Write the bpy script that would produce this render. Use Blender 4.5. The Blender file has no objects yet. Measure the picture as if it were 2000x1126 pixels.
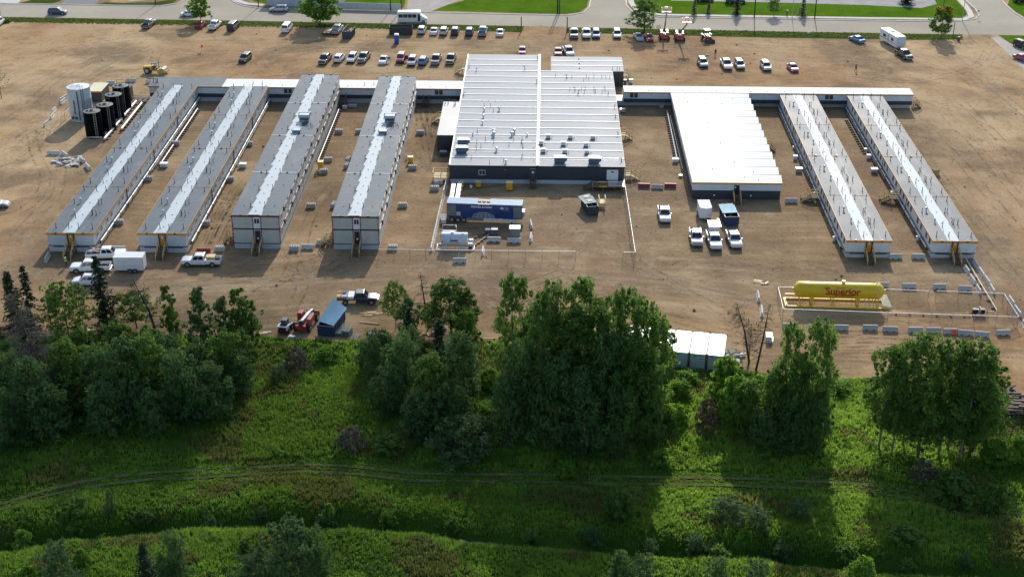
import bpy, math, random
import numpy as np
from mathutils import Vector, Matrix
random.seed(7); RNG=np.random.default_rng(11)
S=bpy.context.scene; COL=S.collection; D=bpy.data
R=math.radians
# ------------------------------------------------------------------ camera
CAMH=98.5; PITCH=R(26.56018); YAW=R(-1.261065); ROLL=R(.140716); FPX=2731.525
fw=Vector((math.sin(YAW)*math.cos(PITCH),math.cos(YAW)*math.cos(PITCH),-math.sin(PITCH)))
_r=Vector((math.cos(YAW),-math.sin(YAW),0)); _u=_r.cross(fw)
rt=_r*math.cos(ROLL)+_u*math.sin(ROLL); up=-_r*math.sin(ROLL)+_u*math.cos(ROLL)
cd=D.cameras.new('camera'); cam=D.objects.new('camera',cd); COL.objects.link(cam)
cam.matrix_world=Matrix(((rt.x,up.x,-fw.x,0),(rt.y,up.y,-fw.y,0),(rt.z,up.z,-fw.z,CAMH),(0,0,0,1)))
cd.sensor_width=36; cd.lens=36*FPX/2000; cd.clip_end=3000; cd.clip_start=1
S.camera=cam
# ------------------------------------------------------------------ sky + sun
SUN_EL=R(29.6); SUN_AZ=R(7.0)      # azimuth from +y towards +x
w=D.worlds.new('World'); S.world=w; w.use_nodes=True
wn=w.node_tree.nodes; wl=w.node_tree.links
bg=wn['Background']; sky=wn.new('ShaderNodeTexSky'); sky.sky_type='NISHITA'; sky.sun_disc=False
sky.sun_elevation=SUN_EL; sky.sun_rotation=SUN_AZ; sky.air_density=1.0; sky.dust_density=1.2; sky.ozone_density=1.0
wl.new(sky.outputs[0],bg.inputs[0]); bg.inputs[1].default_value=.15
sd=D.lights.new('sun','SUN'); sd.energy=3.25; sd.angle=R(.5); sd.color=(1,.95,.87)
so=D.objects.new('sun',sd); COL.objects.link(so)
sdir=Vector((math.sin(SUN_AZ)*math.cos(SUN_EL),math.cos(SUN_AZ)*math.cos(SUN_EL),math.sin(SUN_EL)))
so.rotation_euler=sdir.to_track_quat('Z','Y').to_euler(); so.location=(0,400,200)
S.render.engine='CYCLES'
S.view_settings.view_transform='Standard'; S.view_settings.look='None'; S.view_settings.exposure=.38; S.view_settings.gamma=1
S.cycles.max_bounces=6; S.cycles.diffuse_bounces=3; S.cycles.glossy_bounces=3; S.cycles.transparent_max_bounces=24
S.cycles.sample_clamp_indirect=4
# ------------------------------------------------------------------ survey helpers: photo point -> place on the ground (or at height z)
def G(px,py,z=0.0):
    d=fw*FPX+rt*(px-1000)-up*(py-563); t=(z-CAMH)/d.z
    p=Vector((0,0,CAMH))+d*t; return Vector((p.x,p.y,z))
def height_to(px,py,ty):
    """height of a thing standing at (px,py) whose top shows on row ty"""
    b=G(px,py); lo,hi=0,60
    for _ in range(40):
        m=(lo+hi)/2; d=Vector((b.x,b.y,m-CAMH)); y=563-FPX*d.dot(up)/d.dot(fw)
        if y>ty: lo=m
        else: hi=m
    return lo
# ------------------------------------------------------------------ tagging
def tag(o,label=None,cat=None,group=None,kind=None):
    if label: o['label']=label
    if cat: o['category']=cat
    if group: o['group']=group
    if kind: o['kind']=kind
    return o
def thing(name,label,cat,loc=(0,0,0),rz=0,group=None):
    o=D.objects.new(name,None); COL.objects.link(o); o.location=loc; o.rotation_euler=(0,0,rz); o.empty_display_size=.3
    return tag(o,label,cat,group)
def kids(o): return [c for c in list(KID.get(o.name,[]))]
KID={}
def copy_tree(o,parent=None):
    c=o.copy(); COL.objects.link(c)
    if parent is not None:
        c.parent=parent; KID.setdefault(parent.name,[]).append(c)
    for ch in kids(o): copy_tree(ch,c)
    return c
def dup(o,loc,rz,label,group=None,scale=None):
    c=copy_tree(o); c.location=loc; c.rotation_euler=(0,0,rz); c['label']=label
    if group: c['group']=group
    if scale is not None: c.scale=scale if hasattr(scale,'__len__') else (scale,)*3
    return c
# ------------------------------------------------------------------ mesh builder
class MB:
    def __init__(s): s.v=[];s.f=[];s.m=[]; s.M=None
    def add(s,vs,fs,m=0):
        b=len(s.v)
        if s.M is not None: vs=[tuple(s.M@Vector(v)) for v in vs]
        s.v+= [tuple(v) for v in vs]; s.f+=[tuple(i+b for i in f) for f in fs]; s.m+=[m]*len(fs); return s
    def box(s,x0,x1,y0,y1,z0,z1,m=0):
        return s.hexa([(x0,y0,z0),(x1,y0,z0),(x1,y1,z0),(x0,y1,z0),(x0,y0,z1),(x1,y0,z1),(x1,y1,z1),(x0,y1,z1)],m)
    def hexa(s,v,m=0):
        return s.add(v,[(3,2,1,0),(4,5,6,7),(0,1,5,4),(1,2,6,5),(2,3,7,6),(3,0,4,7)],m)
    def bar(s,a,b,w=.1,h=None,m=0,upv=(0,0,1)):
        a=Vector(a);b=Vector(b);d=(b-a); 
        if d.length<1e-6: return s
        d.normalize(); u=Vector(upv)
        if abs(d.dot(u))>.95: u=Vector((0,1,0))
        sx=d.cross(u).normalized(); sz=sx.cross(d).normalized(); h=h or w
        o=[(-w/2,-h/2),(w/2,-h/2),(w/2,h/2),(-w/2,h/2)]
        v=[a+sx*p+sz*q for p,q in o]+[b+sx*p+sz*q for p,q in o]
        return s.add(v,[(0,1,2,3),(7,6,5,4),(0,4,5,1),(1,5,6,2),(2,6,7,3),(3,7,4,0)],m)
    def cyl(s,a,b,r0,r1=None,n=10,m=0,cap=True):
        r1=r0 if r1 is None else r1
        a=Vector(a);b=Vector(b);d=(b-a).normalized(); u=Vector((0,0,1)) if abs(d.z)<.9 else Vector((1,0,0))
        sx=d.cross(u).normalized(); sy=sx.cross(d)
        v=[];
        for c,r in((a,r0),(b,r1)):
            for i in range(n):
                t=2*math.pi*i/n; v.append(c+sx*(r*math.cos(t))+sy*(r*math.sin(t)))
        f=[(i,i+n,(i+1)%n+n,(i+1)%n) for i in range(n)]
        if cap: f+=[tuple(range(n)),tuple(range(2*n-1,n-1,-1))]
        return s.add(v,f,m)
    def tube(s,pts,r,n=8,m=0):
        for a,b in zip(pts[:-1],pts[1:]): s.cyl(a,b,r,r,n,m)
        return s
    def prism(s,poly,z0,z1,m=0,mtop=None):
        n=len(poly); v=[(x,y,z0) for x,y in poly]+[(x,y,z1) for x,y in poly]
        s.add(v,[(i,(i+1)%n,(i+1)%n+n,i+n) for i in range(n)],m)
        s.add(v,[tuple(range(n-1,-1,-1))],m); s.add(v,[tuple(range(n,2*n))],m if mtop is None else mtop); return s
    def yprism(s,poly,y0,y1,m=0):
        """profile in x-z swept along y"""
        n=len(poly); v=[(x,y0,z) for x,z in poly]+[(x,y1,z) for x,z in poly]
        return s.add(v,[((i+1)%n,i,i+n,(i+1)%n+n) for i in range(n)]+[tuple(range(n)),tuple(range(2*n-1,n-1,-1))],m)
    def xprism(s,poly,x0,x1,m=0):
        n=len(poly); v=[(x0,y,z) for y,z in poly]+[(x1,y,z) for y,z in poly]
        return s.add(v,[(i,(i+1)%n,(i+1)%n+n,i+n) for i in range(n)]+[tuple(range(n-1,-1,-1)),tuple(range(n,2*n))],m)
    def lathe(s,prof,n=24,m=0,c=(0,0,0)):
        v=[];
        for r,z in prof:
            for i in range(n):
                t=2*math.pi*i/n; v.append((c[0]+r*math.cos(t),c[1]+r*math.sin(t),c[2]+z))
        f=[]
        for k in range(len(prof)-1):
            for i in range(n): f.append((k*n+i,k*n+(i+1)%n,(k+1)*n+(i+1)%n,(k+1)*n+i))
        s.add(v,f,m); return s
    def loft(s,secs,m=0,cap=True):
        n=len(secs[0]); v=[p for q in secs for p in q]; f=[]
        for k in range(len(secs)-1):
            for i in range(n): f.append((k*n+i,(k+1)*n+i,(k+1)*n+(i+1)%n,k*n+(i+1)%n))
        if cap: f+=[tuple(range(n)),tuple((len(secs)-1)*n+i for i in range(n-1,-1,-1))]
        return s.add(v,f,m)
    def quad(s,a,b,c,d,m=0): return s.add([a,b,c,d],[(0,1,2,3)],m)
    def build(s,name,mats,parent=None,smooth=False,bevel=0):
        me=D.meshes.new(name); me.from_pydata([tuple(v) for v in s.v],[],s.f)
        if not isinstance(mats,(list,tuple)): mats=[mats]
        for mm in mats: me.materials.append(mm)
        if len(mats)>1: me.polygons.foreach_set('material_index',s.m)
        if smooth: me.polygons.foreach_set('use_smooth',[True]*len(s.f))
        me.update(); 
        o=D.objects.new(name,me); COL.objects.link(o)
        if parent is not None: o.parent=parent; KID.setdefault(parent.name,[]).append(o)
        if smooth or bevel:
            pass
        if bevel:
            b=o.modifiers.new('bevel','BEVEL'); b.width=bevel; b.segments=2; b.limit_method='ANGLE'; b.angle_limit=R(35)
        if smooth and smooth!='all':
            try:
                me.set_sharp_from_angle(angle=R(40))
            except Exception: pass
        return o
def npmesh(name,V,F,mats,parent=None,attr=None,smooth=False,midx=None):
    """fast mesh from numpy arrays; F (n,3) or (n,4)"""
    me=D.meshes.new(name); k=F.shape[1]
    me.vertices.add(len(V)); me.vertices.foreach_set('co',np.ascontiguousarray(V,dtype=np.float32).ravel())
    me.loops.add(F.size); me.loops.foreach_set('vertex_index',np.ascontiguousarray(F,dtype=np.int32).ravel())
    me.polygons.add(len(F)); me.polygons.foreach_set('loop_start',np.arange(0,F.size,k,dtype=np.int32))
    try: me.polygons.foreach_set('loop_total',np.full(len(F),k,dtype=np.int32))
    except Exception: pass
    if smooth: me.polygons.foreach_set('use_smooth',np.ones(len(F),dtype=bool))
    for mm in (mats if isinstance(mats,(list,tuple)) else [mats]): me.materials.append(mm)
    if midx is not None: me.polygons.foreach_set('material_index',midx.astype(np.int32))
    if attr is not None:
        for an,av in attr.items():
            a=me.attributes.new(an,'FLOAT','POINT'); a.data.foreach_set('value',np.ascontiguousarray(av,dtype=np.float32))
    me.update(calc_edges=True); me.validate()
    o=D.objects.new(name,me); COL.objects.link(o)
    if parent is not None: o.parent=parent; KID.setdefault(parent.name,[]).append(o)
    return o
# ------------------------------------------------------------------ materials
class NT:
    def __init__(s,name):
        s.m=D.materials.new(name); s.m.use_nodes=True; s.n=s.m.node_tree.nodes; s.l=s.m.node_tree.links
        s.b=s.n['Principled BSDF']; s.out=s.n['Material Output']
    def node(s,t,**k):
        n=s.n.new(t)
        for a,v in k.items(): setattr(n,a,v)
        return n
    def link(s,a,b): s.l.new(a,b)
    def val(s,x):
        return x
    def setin(s,sock,x):
        if hasattr(x,'is_output') or isinstance(x,bpy.types.NodeSocket): s.link(x,sock)
        else: sock.default_value=x
    def math(s,op,a,b=0,c=0,clamp=False):
        n=s.node('ShaderNodeMath',operation=op); n.use_clamp=clamp
        for i,x in enumerate((a,b,c)): s.setin(n.inputs[i],x)
        return n.outputs[0]
    def mix(s,f,a,b,mode='MIX'):
        n=s.node('ShaderNodeMix',data_type='RGBA',blend_type=mode); s.setin(n.inputs[0],f)
        for i,x in((6,a),(7,b)):
            if isinstance(x,(tuple,list)): x=tuple(x)+((1,) if len(x)==3 else ())
            s.setin(n.inputs[i],x)
        return n.outputs[2]
    def noise(s,vec,scale,detail=4,rough=.55,dist=0):
        n=s.node('ShaderNodeTexNoise'); s.link(vec,n.inputs['Vector']); n.inputs['Scale'].default_value=scale
        n.inputs['Detail'].default_value=detail; n.inputs['Roughness'].default_value=rough; n.inputs['Distortion'].default_value=dist
        return n.outputs['Fac']
    def ramp(s,f,stops):
        n=s.node('ShaderNodeValToRGB'); s.link(f,n.inputs[0]); e=n.color_ramp.elements
        for i,(p,c) in enumerate(stops):
            if i<2: x=e[i]; x.position=p
            else: x=e.new(p)
            c=c if hasattr(c,'__len__') else (c,c,c); x.color=tuple(c)+(1,)
        return n.outputs[0]
    def step(s,f,a,b):
        n=s.node('ShaderNodeMapRange'); s.link(f,n.inputs[0]); n.inputs[1].default_value=a; n.inputs[2].default_value=b; n.inputs[3].default_value=0; n.inputs[4].default_value=1
        return n.outputs[0]
    def mapv(s,vec,scale=(1,1,1),rot=(0,0,0),loc=(0,0,0)):
        n=s.node('ShaderNodeMapping'); s.link(vec,n.inputs[0]); n.inputs['Scale'].default_value=scale; n.inputs['Rotation'].default_value=rot; n.inputs['Location'].default_value=loc
        return n.outputs[0]
    def pos(s): return s.node('ShaderNodeNewGeometry').outputs['Position']
    def obj(s): return s.node('ShaderNodeTexCoord').outputs['Object']
    def base(s,c):
        if isinstance(c,(tuple,list)): s.b.inputs['Base Color'].default_value=tuple(c)+(1,)
        else: s.link(c,s.b.inputs['Base Color'])
    def pr(s,rough=.6,metal=0,spec=.5):
        s.b.inputs['Roughness'].default_value=rough; s.b.inputs['Metallic'].default_value=metal; s.b.inputs['Specular IOR Level'].default_value=spec
    def bump(s,h,strength=.5,dist=.05):
        n=s.node('ShaderNodeBump'); s.link(h,n.inputs['Height']); n.inputs['Strength'].default_value=strength; n.inputs['Distance'].default_value=dist
        s.link(n.outputs[0],s.b.inputs['Normal'])
def sc(c,k): return tuple(min(1,x*k) for x in c)
MC={}
def pm(name,col,rough=.6,metal=0,spec=.5,var=.12,scale=1.5,dirt=0,fine=6,coat=0):
    """plain procedural material: base colour with mottling at two scales and optional dirt"""
    if name in MC: return MC[name]
    t=NT(name); v=t.obj(); a=t.noise(v,scale,4); b=t.noise(v,scale*fine,3)
    c=t.mix(t.step(a,.3,.7),sc(col,1-var),sc(col,1+var)); c=t.mix(t.step(b,.35,.75),c,t.mix(.35,c,sc(col,1-2*var)))
    if dirt:
        c=t.mix(t.math('MULTIPLY',t.step(t.noise(v,scale*.6,5,.65),.5,.75),dirt),c,(.16,.12,.085))
    t.base(c); t.pr(rough,metal,spec)
    if coat: t.b.inputs['Coat Weight'].default_value=coat; t.b.inputs['Coat Roughness'].default_value=.08
    MC[name]=t.m; return t.m
def ribbed(name,col,pitch=.3,axis='xy',rough=.5,var=.08,spec=.5,metal=0,dirt=.15,depth=.02):
    """sheet metal siding with vertical ribs (ribs follow x+y so they show on every wall)"""
    t=NT(name); v=t.obj(); sp=t.node('ShaderNodeSeparateXYZ'); t.link(v,sp.inputs[0])
    s=t.math('ADD',sp.outputs[0],sp.outputs[1]); 
    if axis=='z': s=sp.outputs[2]
    if axis=='x': s=sp.outputs[0]
    if axis=='y': s=sp.outputs[1]
    f=t.math('FRACT',t.math('DIVIDE',s,pitch)); rib=t.math('LESS_THAN',f,.28)
    n=t.noise(v,.7,5); c=t.mix(t.step(n,.3,.7),sc(col,1-var),sc(col,1+var))
    c=t.mix(t.math('MULTIPLY',t.step(t.noise(t.mapv(v,(1,1,.2)),1.5,5,.7),.5,.8),dirt),c,(.2,.17,.13))
    t.base(c); t.pr(rough,metal,spec); t.bump(rib,.8,depth); MC[name]=t.m; return t.m
def glassm(name,col=(.02,.025,.03),rough=.05):
    t=NT(name); t.base(col); t.pr(rough,0,.9); return t.m
def fabric(name,col,den=.22):
    """chain link fabric: diagonal wires with open holes"""
    t=NT(name); v=t.obj(); sp=t.node('ShaderNodeSeparateXYZ'); t.link(v,sp.inputs[0])
    h=t.math('ADD',sp.outputs[0],sp.outputs[1]); a=t.math('ADD',h,sp.outputs[2]); b=t.math('SUBTRACT',h,sp.outputs[2])
    w=.11
    fa=t.math('LESS_THAN',t.math('FRACT',t.math('DIVIDE',a,w)),den/2); fb=t.math('LESS_THAN',t.math('FRACT',t.math('DIVIDE',b,w)),den/2)
    m=t.math('MAXIMUM',fa,fb); t.base(col); t.pr(.5,.6); t.link(m,t.b.inputs['Alpha']); return t.m
# dirt lot
def dirt_mat():
    t=NT('dirt'); P=t.pos()
    big=t.noise(P,.018,4,.55); mid=t.noise(P,.09,5,.6)
    # vehicle tracks: stretched, warped noise running across the lot
    wp=t.node('ShaderNodeVectorMath',operation='MULTIPLY_ADD'); wn_=t.node('ShaderNodeTexNoise'); t.link(P,wn_.inputs['Vector']); wn_.inputs['Scale'].default_value=.013; wn_.inputs['Detail'].default_value=2
    cs=t.node('ShaderNodeVectorMath',operation='SUBTRACT'); t.link(wn_.outputs['Color'],cs.inputs[0]); cs.inputs[1].default_value=(.5,.5,.5)
    t.link(cs.outputs[0],wp.inputs[0]); wp.inputs[1].default_value=(34,34,0); t.link(P,wp.inputs[2]); W=wp.outputs[0]
    trk=t.noise(t.mapv(W,(.03,.62,1)),1,5,.6)
    sp=t.node('ShaderNodeSeparateXYZ'); t.link(P,sp.inputs[0]); X,Y=sp.outputs[0],sp.outputs[1]
    # right side: tracks sweep down towards the viewer round the camp
    dx=t.math('SUBTRACT',X,38); dy=t.math('SUBTRACT',Y,255); rr=t.math('SQRT',t.math('ADD',t.math('MULTIPLY',dx,dx),t.math('MULTIPLY',t.math('MULTIPLY',dy,dy),.36)))
    cmb=t.node('ShaderNodeCombineXYZ'); wb=t.math('MULTIPLY',t.math('SUBTRACT',t.noise(P,.02,2),.5),14)
    t.link(t.math('MULTIPLY',t.math('ADD',rr,wb),.8),cmb.inputs[0]); t.link(t.math('MULTIPLY',Y,.03),cmb.inputs[1])
    trr=t.noise(cmb.outputs[0],1,5,.62); side=t.step(X,70,84)
    dxl=t.math('SUBTRACT',X,-40); rl=t.math('SQRT',t.math('ADD',t.math('MULTIPLY',dxl,dxl),t.math('MULTIPLY',t.math('MULTIPLY',dy,dy),.5)))
    cl=t.node('ShaderNodeCombineXYZ'); t.link(t.math('MULTIPLY',t.math('ADD',rl,wb),.7),cl.inputs[0]); t.link(t.math('MULTIPLY',Y,.03),cl.inputs[1])
    trl=t.noise(cl.outputs[0],1,5,.62); sidel=t.step(X,-84,-94)
    def lerp(f,a,b): return t.math('ADD',t.math('MULTIPLY',a,t.math('SUBTRACT',1,f)),t.math('MULTIPLY',b,f))
    tr=lerp(sidel,lerp(side,trk,trr),trl)
    c=t.ramp(mid,[(.25,(.255,.158,.074)),(.48,(.360,.238,.118)),(.75,(.480,.340,.182))])
    c=t.mix(t.step(tr,.30,.60),t.mix(.50,c,(.150,.094,.052)),c)
    c=t.mix(t.step(tr,.55,.70),c,t.mix(.6,c,(.52,.41,.27)))
    md0=t.noise(W,.11,5,.65)
    out=t.math('MAXIMUM',t.math('MAXIMUM',side,sidel),t.math('MULTIPLY',t.step(Y,292,312),.55)); c=t.mix(t.math('MULTIPLY',out,.58),c,t.mix(t.step(md0,.35,.65),(.46,.32,.175),(.74,.545,.325)))
    # pale, clayey dust stains
    st=t.math('MULTIPLY',t.step(t.noise(t.mapv(P,(.05,.22,1)),1,5,.65),.66,.74),.4)
    c=t.mix(st,c,(.45,.40,.35))
    # reddish clay
    c=t.mix(t.math('MULTIPLY',t.step(big,.46,.60),.6),c,(.38,.20,.095))
    # grey-brown gravel pad round the buildings
    pad=t.math('MULTIPLY',t.math('MULTIPLY',t.step(X,-92,-84),t.step(X,86,76)),t.math('MULTIPLY',t.step(Y,186,200),t.step(Y,292,280)))
    pad=t.math('MULTIPLY',pad,t.step(t.math('ADD',t.noise(P,.035,4,.6),0),.2,.62))
    c=t.mix(t.math('MULTIPLY',pad,.75),c,t.mix(t.noise(P,3.0,3,.7),(.155,.112,.072),(.300,.225,.150)))
    dp=t.noise(W,.045,5,.62); c=t.mix(t.math('MULTIPLY',t.step(dp,.48,.38),.68),c,(.165,.115,.075)); c=t.mix(t.math('MULTIPLY',t.step(dp,.53,.62),.55),c,(.50,.37,.22))
    md=t.noise(W,.17,6,.68); c=t.mix(t.step(md,.34,.50),t.mix(.50,c,(.150,.098,.055)),c); c=t.mix(t.math('MULTIPLY',t.step(md,.54,.68),.5),c,(.50,.375,.225))
    # grain, ruts and clods
    g=t.noise(P,1.7,6,.75); c=t.mix(t.step(g,.32,.66),t.mix(.28,c,(.08,.052,.030)),t.mix(.12,c,(.58,.46,.30)))
    rut=t.noise(t.mapv(W,(.10,1.9,1),(0,0,.15)),1,3,.6); c=t.mix(t.math('MULTIPLY',t.step(rut,.62,.70),.25),c,(.11,.072,.045))
    t.base(c); t.pr(.95,0,.02)
    h=t.math('ADD',t.math('MULTIPLY',g,.6),t.math('ADD',t.math('MULTIPLY',tr,1.0),t.math('MULTIPLY',rut,.5)))
    t.bump(h,.4,.14); return t.m
def grass_mat(name,a,b,c3,sc_=.08,bump=.4,dry=(.20,.17,.07),dryf=.5):
    t=NT(name); P=t.pos(); n=t.noise(P,sc_,5,.6); c=t.ramp(n,[(.28,a),(.5,b),(.74,c3)])
    c=t.mix(t.math('MULTIPLY',t.step(t.noise(P,sc_*2.7,5,.65),.52,.68),dryf),c,dry)
    g=t.noise(P,2.4,5,.75); c=t.mix(t.step(g,.3,.7),t.mix(.5,c,(.008,.014,.004)),c)
    t.base(c); t.pr(.9,0,.0); t.bump(g,bump,.3); return t.m
def foliage_mat(name,a,b,dead=None,trans=.35,bark=False):
    """leaf: diffuse + translucent, colour shifts per clump (attribute tone) and per tree (object random)"""
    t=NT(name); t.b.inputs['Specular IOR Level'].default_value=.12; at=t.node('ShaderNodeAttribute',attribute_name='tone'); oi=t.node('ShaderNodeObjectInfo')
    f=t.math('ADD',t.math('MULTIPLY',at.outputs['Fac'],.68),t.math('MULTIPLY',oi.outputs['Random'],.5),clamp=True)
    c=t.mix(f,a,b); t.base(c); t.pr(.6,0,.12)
    tr=t.node('ShaderNodeBsdfTranslucent'); t.link(t.mix(.5,c,sc(b,1.6)),tr.inputs[0])
    ms=t.node('ShaderNodeMixShader'); ms.inputs[0].default_value=trans
    t.link(t.b.outputs[0],ms.inputs[1]); t.link(tr.outputs[0],ms.inputs[2]); t.link(ms.outputs[0],t.out.inputs[0]); return t.m
def roof_mat(name,col,spec=.5,rough=.45,streak=.25,seam=0,axis='y',var=.1):
    t=NT(name); v=t.pos(); n=t.noise(v,.12,5,.6); c=t.mix(t.step(n,.3,.7),sc(col,1-var),sc(col,1+var))
    s=t.noise(t.mapv(v,(.5,2.2,1)),1,5,.7); c=t.mix(t.math('MULTIPLY',t.step(s,.46,.66),streak),c,sc(col,.62)); pt=t.noise(t.mapv(v,(1,.5,1)),.35,6,.72); c=t.mix(t.math('MULTIPLY',t.step(pt,.52,.62),streak*.8),c,t.mix(.5,sc(col,1.3),(.34,.30,.25)))
    w=t.noise(v,.9,4,.7); c=t.mix(t.math('MULTIPLY',t.step(w,.56,.70),.3),c,sc(col,1.35))
    if seam:
        sp=t.node('ShaderNodeSeparateXYZ'); t.link(v,sp.inputs[0]); f=t.math('FRACT',t.math('DIVIDE',sp.outputs[1 if axis=='y' else 0],seam))
        k=t.math('LESS_THAN',f,.05); c=t.mix(t.math('MULTIPLY',k,.5),c,sc(col,1.3))
    t.base(c); t.b.inputs['Specular IOR Level'].default_value=spec
    rr=t.node('ShaderNodeMapRange'); t.link(n,rr.inputs[0]); rr.inputs[3].default_value=rough-.08; rr.inputs[4].default_value=rough+.1; t.link(rr.outputs[0],t.b.inputs['Roughness'])
    t.bump(w,.15,.03); return t.m

M={}
M['dirt']=dirt_mat()
M['road']=pm('road_concrete',(.405,.36,.285),.9,var=.09,scale=.06,fine=12,spec=.05,dirt=.25)
M['kerb']=pm('kerb_concrete',(.50,.48,.44),.85,var=.08,scale=.4)
M['drive']=pm('driveway_asphalt',(.17,.17,.175),.9,var=.1,scale=.1)
M['conc']=pm('concrete',(.50,.49,.46),.85,var=.1,scale=1.2,dirt=.35)
M['concw']=pm('pale_concrete',(.62,.60,.56),.85,var=.1,scale=1.2,dirt=.3)
M['redc']=pm('red_plastic',(.30,.03,.045),.5,var=.1,dirt=.2)
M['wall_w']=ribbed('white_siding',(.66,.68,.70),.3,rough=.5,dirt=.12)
M['wall_b']=ribbed('beige_siding',(.52,.52,.46),.3,rough=.55,dirt=.15)
M['wall_d']=ribbed('charcoal_siding',(.045,.052,.066),.3,rough=.45,dirt=.05)
M['skirt']=ribbed('skirting_panel',(.50,.54,.57),.6,rough=.6,dirt=.2)
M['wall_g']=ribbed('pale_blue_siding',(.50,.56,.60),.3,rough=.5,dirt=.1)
M['orange']=pm('orange_trim',(.62,.27,.012),.5,var=.1)
M['orange_d']=pm('orange_seam',(.36,.15,.06),.6,var=.15)
M['maroon']=pm('maroon_trim',(.085,.012,.022),.5,var=.1)
M['black']=pm('black_trim',(.012,.012,.014),.5,var=.1)
M['roof_g']=roof_mat('grey_membrane_roof',(.108,.138,.160),rough=.6,spec=.16,streak=.42,seam=3.8)
M['roof_l']=roof_mat('light_grey_membrane_roof',(.118,.140,.155),rough=.55,spec=.14,streak=.38,seam=3.8)
M['memb']=roof_mat('pale_membrane_strip',(.48,.54,.56),rough=.55,spec=.15,streak=.08,var=.06)
M['roof_w']=roof_mat('white_metal_roof',(.375,.39,.395),rough=.6,spec=.08,streak=.22,var=.07)
M['roof_ww']=roof_mat('bright_white_roof',(.78,.79,.79),rough=.6,spec=.08,streak=.22,var=.05)
M['batten']=pm('white_batten',(.86,.86,.85),.45,var=.03)
M['white']=pm('white_paint',(.80,.80,.79),.35,var=.04,dirt=.12)
M['whitepipe']=pm('white_pipe',(.66,.66,.64),.45,var=.04,dirt=.1)
M['steel']=pm('galvanised_steel',(.42,.44,.46),.4,metal=.7,var=.1)
M['darksteel']=pm('dark_steel',(.06,.065,.07),.5,metal=.3,var=.15)
M['vent']=pm('vent_pipe_black',(.035,.04,.045),.5,var=.1)
M['hvac']=pm('hvac_sheet_metal',(.50,.55,.58),.4,metal=.3,var=.08)
M['hvacd']=pm('hvac_dark_coil',(.07,.09,.11),.6,var=.15)
M['wood']=pm('raw_timber',(.66,.44,.17),.75,var=.18,scale=1.5)
M['woodl']=pm('fresh_timber',(.72,.55,.30),.75,var=.14,scale=1.5)
M['woodd']=pm('weathered_timber',(.17,.115,.075),.85,var=.25,scale=2)
M['glass']=glassm('window_glass')
M['pane']=glassm('building_pane',(.03,.035,.045),.15)
M['tyre']=pm('tyre_rubber',(.018,.018,.02),.85,var=.15)
M['rim']=pm('alloy_rim',(.45,.45,.46),.35,metal=.7,var=.1)
M['lamp']=pm('headlight_lens',(.75,.76,.78),.12,var=.03)
M['tail']=pm('tail_light',(.35,.01,.01),.2,var=.05)
M['plastic']=pm('black_plastic',(.025,.025,.028),.6,var=.1)
M['yellow']=pm('yellow_tank_paint',(.80,.52,.010),.42,var=.08,scale=.6,coat=.15,dirt=.12)
M['yellowm']=pm('machine_yellow',(.60,.36,.03),.5,var=.12,dirt=.3)
M['yelbox']=pm('yellow_cabinet',(.78,.43,.02),.45,var=.08)
M['cream']=pm('cream_panel',(.72,.66,.45),.6,var=.06)
M['tankw']=pm('white_tank_steel',(.50,.55,.60),.4,var=.12,scale=.5,dirt=.25)
M['tankb']=pm('black_poly_tank',(.005,.006,.007),.6,spec=.04,var=.15,scale=.5)
M['tankt']=pm('black_tank_top',(.10,.12,.115),.6,var=.3,scale=.8)
M['bluec']=pm('blue_trailer_paint',(.016,.045,.165),.35,var=.06,coat=.3)
M['blueb']=pm('blue_bin_paint',(.018,.05,.12),.5,var=.15,dirt=.15)
M['tealb']=pm('dark_teal_bin_paint',(.035,.06,.075),.55,var=.2,dirt=.2)
M['darkbin']=pm('rusty_brown_bin_paint',(.05,.045,.045),.7,var=.25,dirt=.4)
M['tarp']=pm('blue_tarp',(.11,.28,.40),.6,spec=.15,var=.1)
M['tarpl']=pm('pale_blue_tarp',(.22,.43,.53),.6,spec=.12,var=.1)
M['tarpg']=pm('grey_green_tarp',(.27,.40,.38),.7,spec=.1,var=.1)
M['tarpr']=pm('faded_pink_patch',(.36,.16,.12),.6,var=.1)
M['toilet']=pm('blue_plastic',(.02,.10,.38),.4,var=.06)
M['redm']=pm('machine_red',(.45,.03,.03),.4,var=.1,dirt=.15)
M['redl']=pm('faded_machine_red',(.55,.12,.09),.45,var=.1,dirt=.2)
M['cont']=ribbed('container_steel',(.44,.53,.56),.28,rough=.5,dirt=.15)
M['contw']=roof_mat('container_roof',(.86,.86,.85),rough=.4,spec=.5,streak=.05,var=.03)
M['bark']=pm('bark',(.10,.08,.06),.9,var=.3,scale=3)
M['barkp']=pm('pale_poplar_bark',(.17,.16,.13),.85,var=.3,scale=3)
M['barkd']=pm('dead_grey_wood',(.12,.105,.10),.9,var=.25,scale=3)
M['barkk']=pm('charred_dark_wood',(.035,.028,.028),.9,var=.25,scale=3)
M['fab']=fabric('chain_link',(.30,.31,.31),.20)
M['redtext']=pm('red_lettering',(.50,.02,.015),.5,var=.03)
M['wtext']=pm('white_lettering',(.80,.82,.85),.5,var=.03)
M['bktext']=pm('black_lettering',(.02,.02,.02),.5,var=.03)
M['orangef']=pm('orange_sheet',(.95,.09,.02),.6,var=.04)
M['skin']=pm('skin',(.42,.25,.17),.6,var=.05)
M['cloth_d']=pm('dark_clothing',(.02,.022,.03),.85,var=.15)
M['cloth_v']=pm('hi_vis_vest',(.55,.62,.10),.8,var=.1)
M['cloth_b']=pm('brown_clothing',(.09,.045,.03),.85,var=.15)
M['hair']=pm('dark_hair',(.02,.015,.012),.8,var=.1)
M['hat']=pm('white_hard_hat',(.8,.8,.78),.4,var=.03)
M['water']=glassm('creek_water',(.03,.04,.035),.06)
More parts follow.
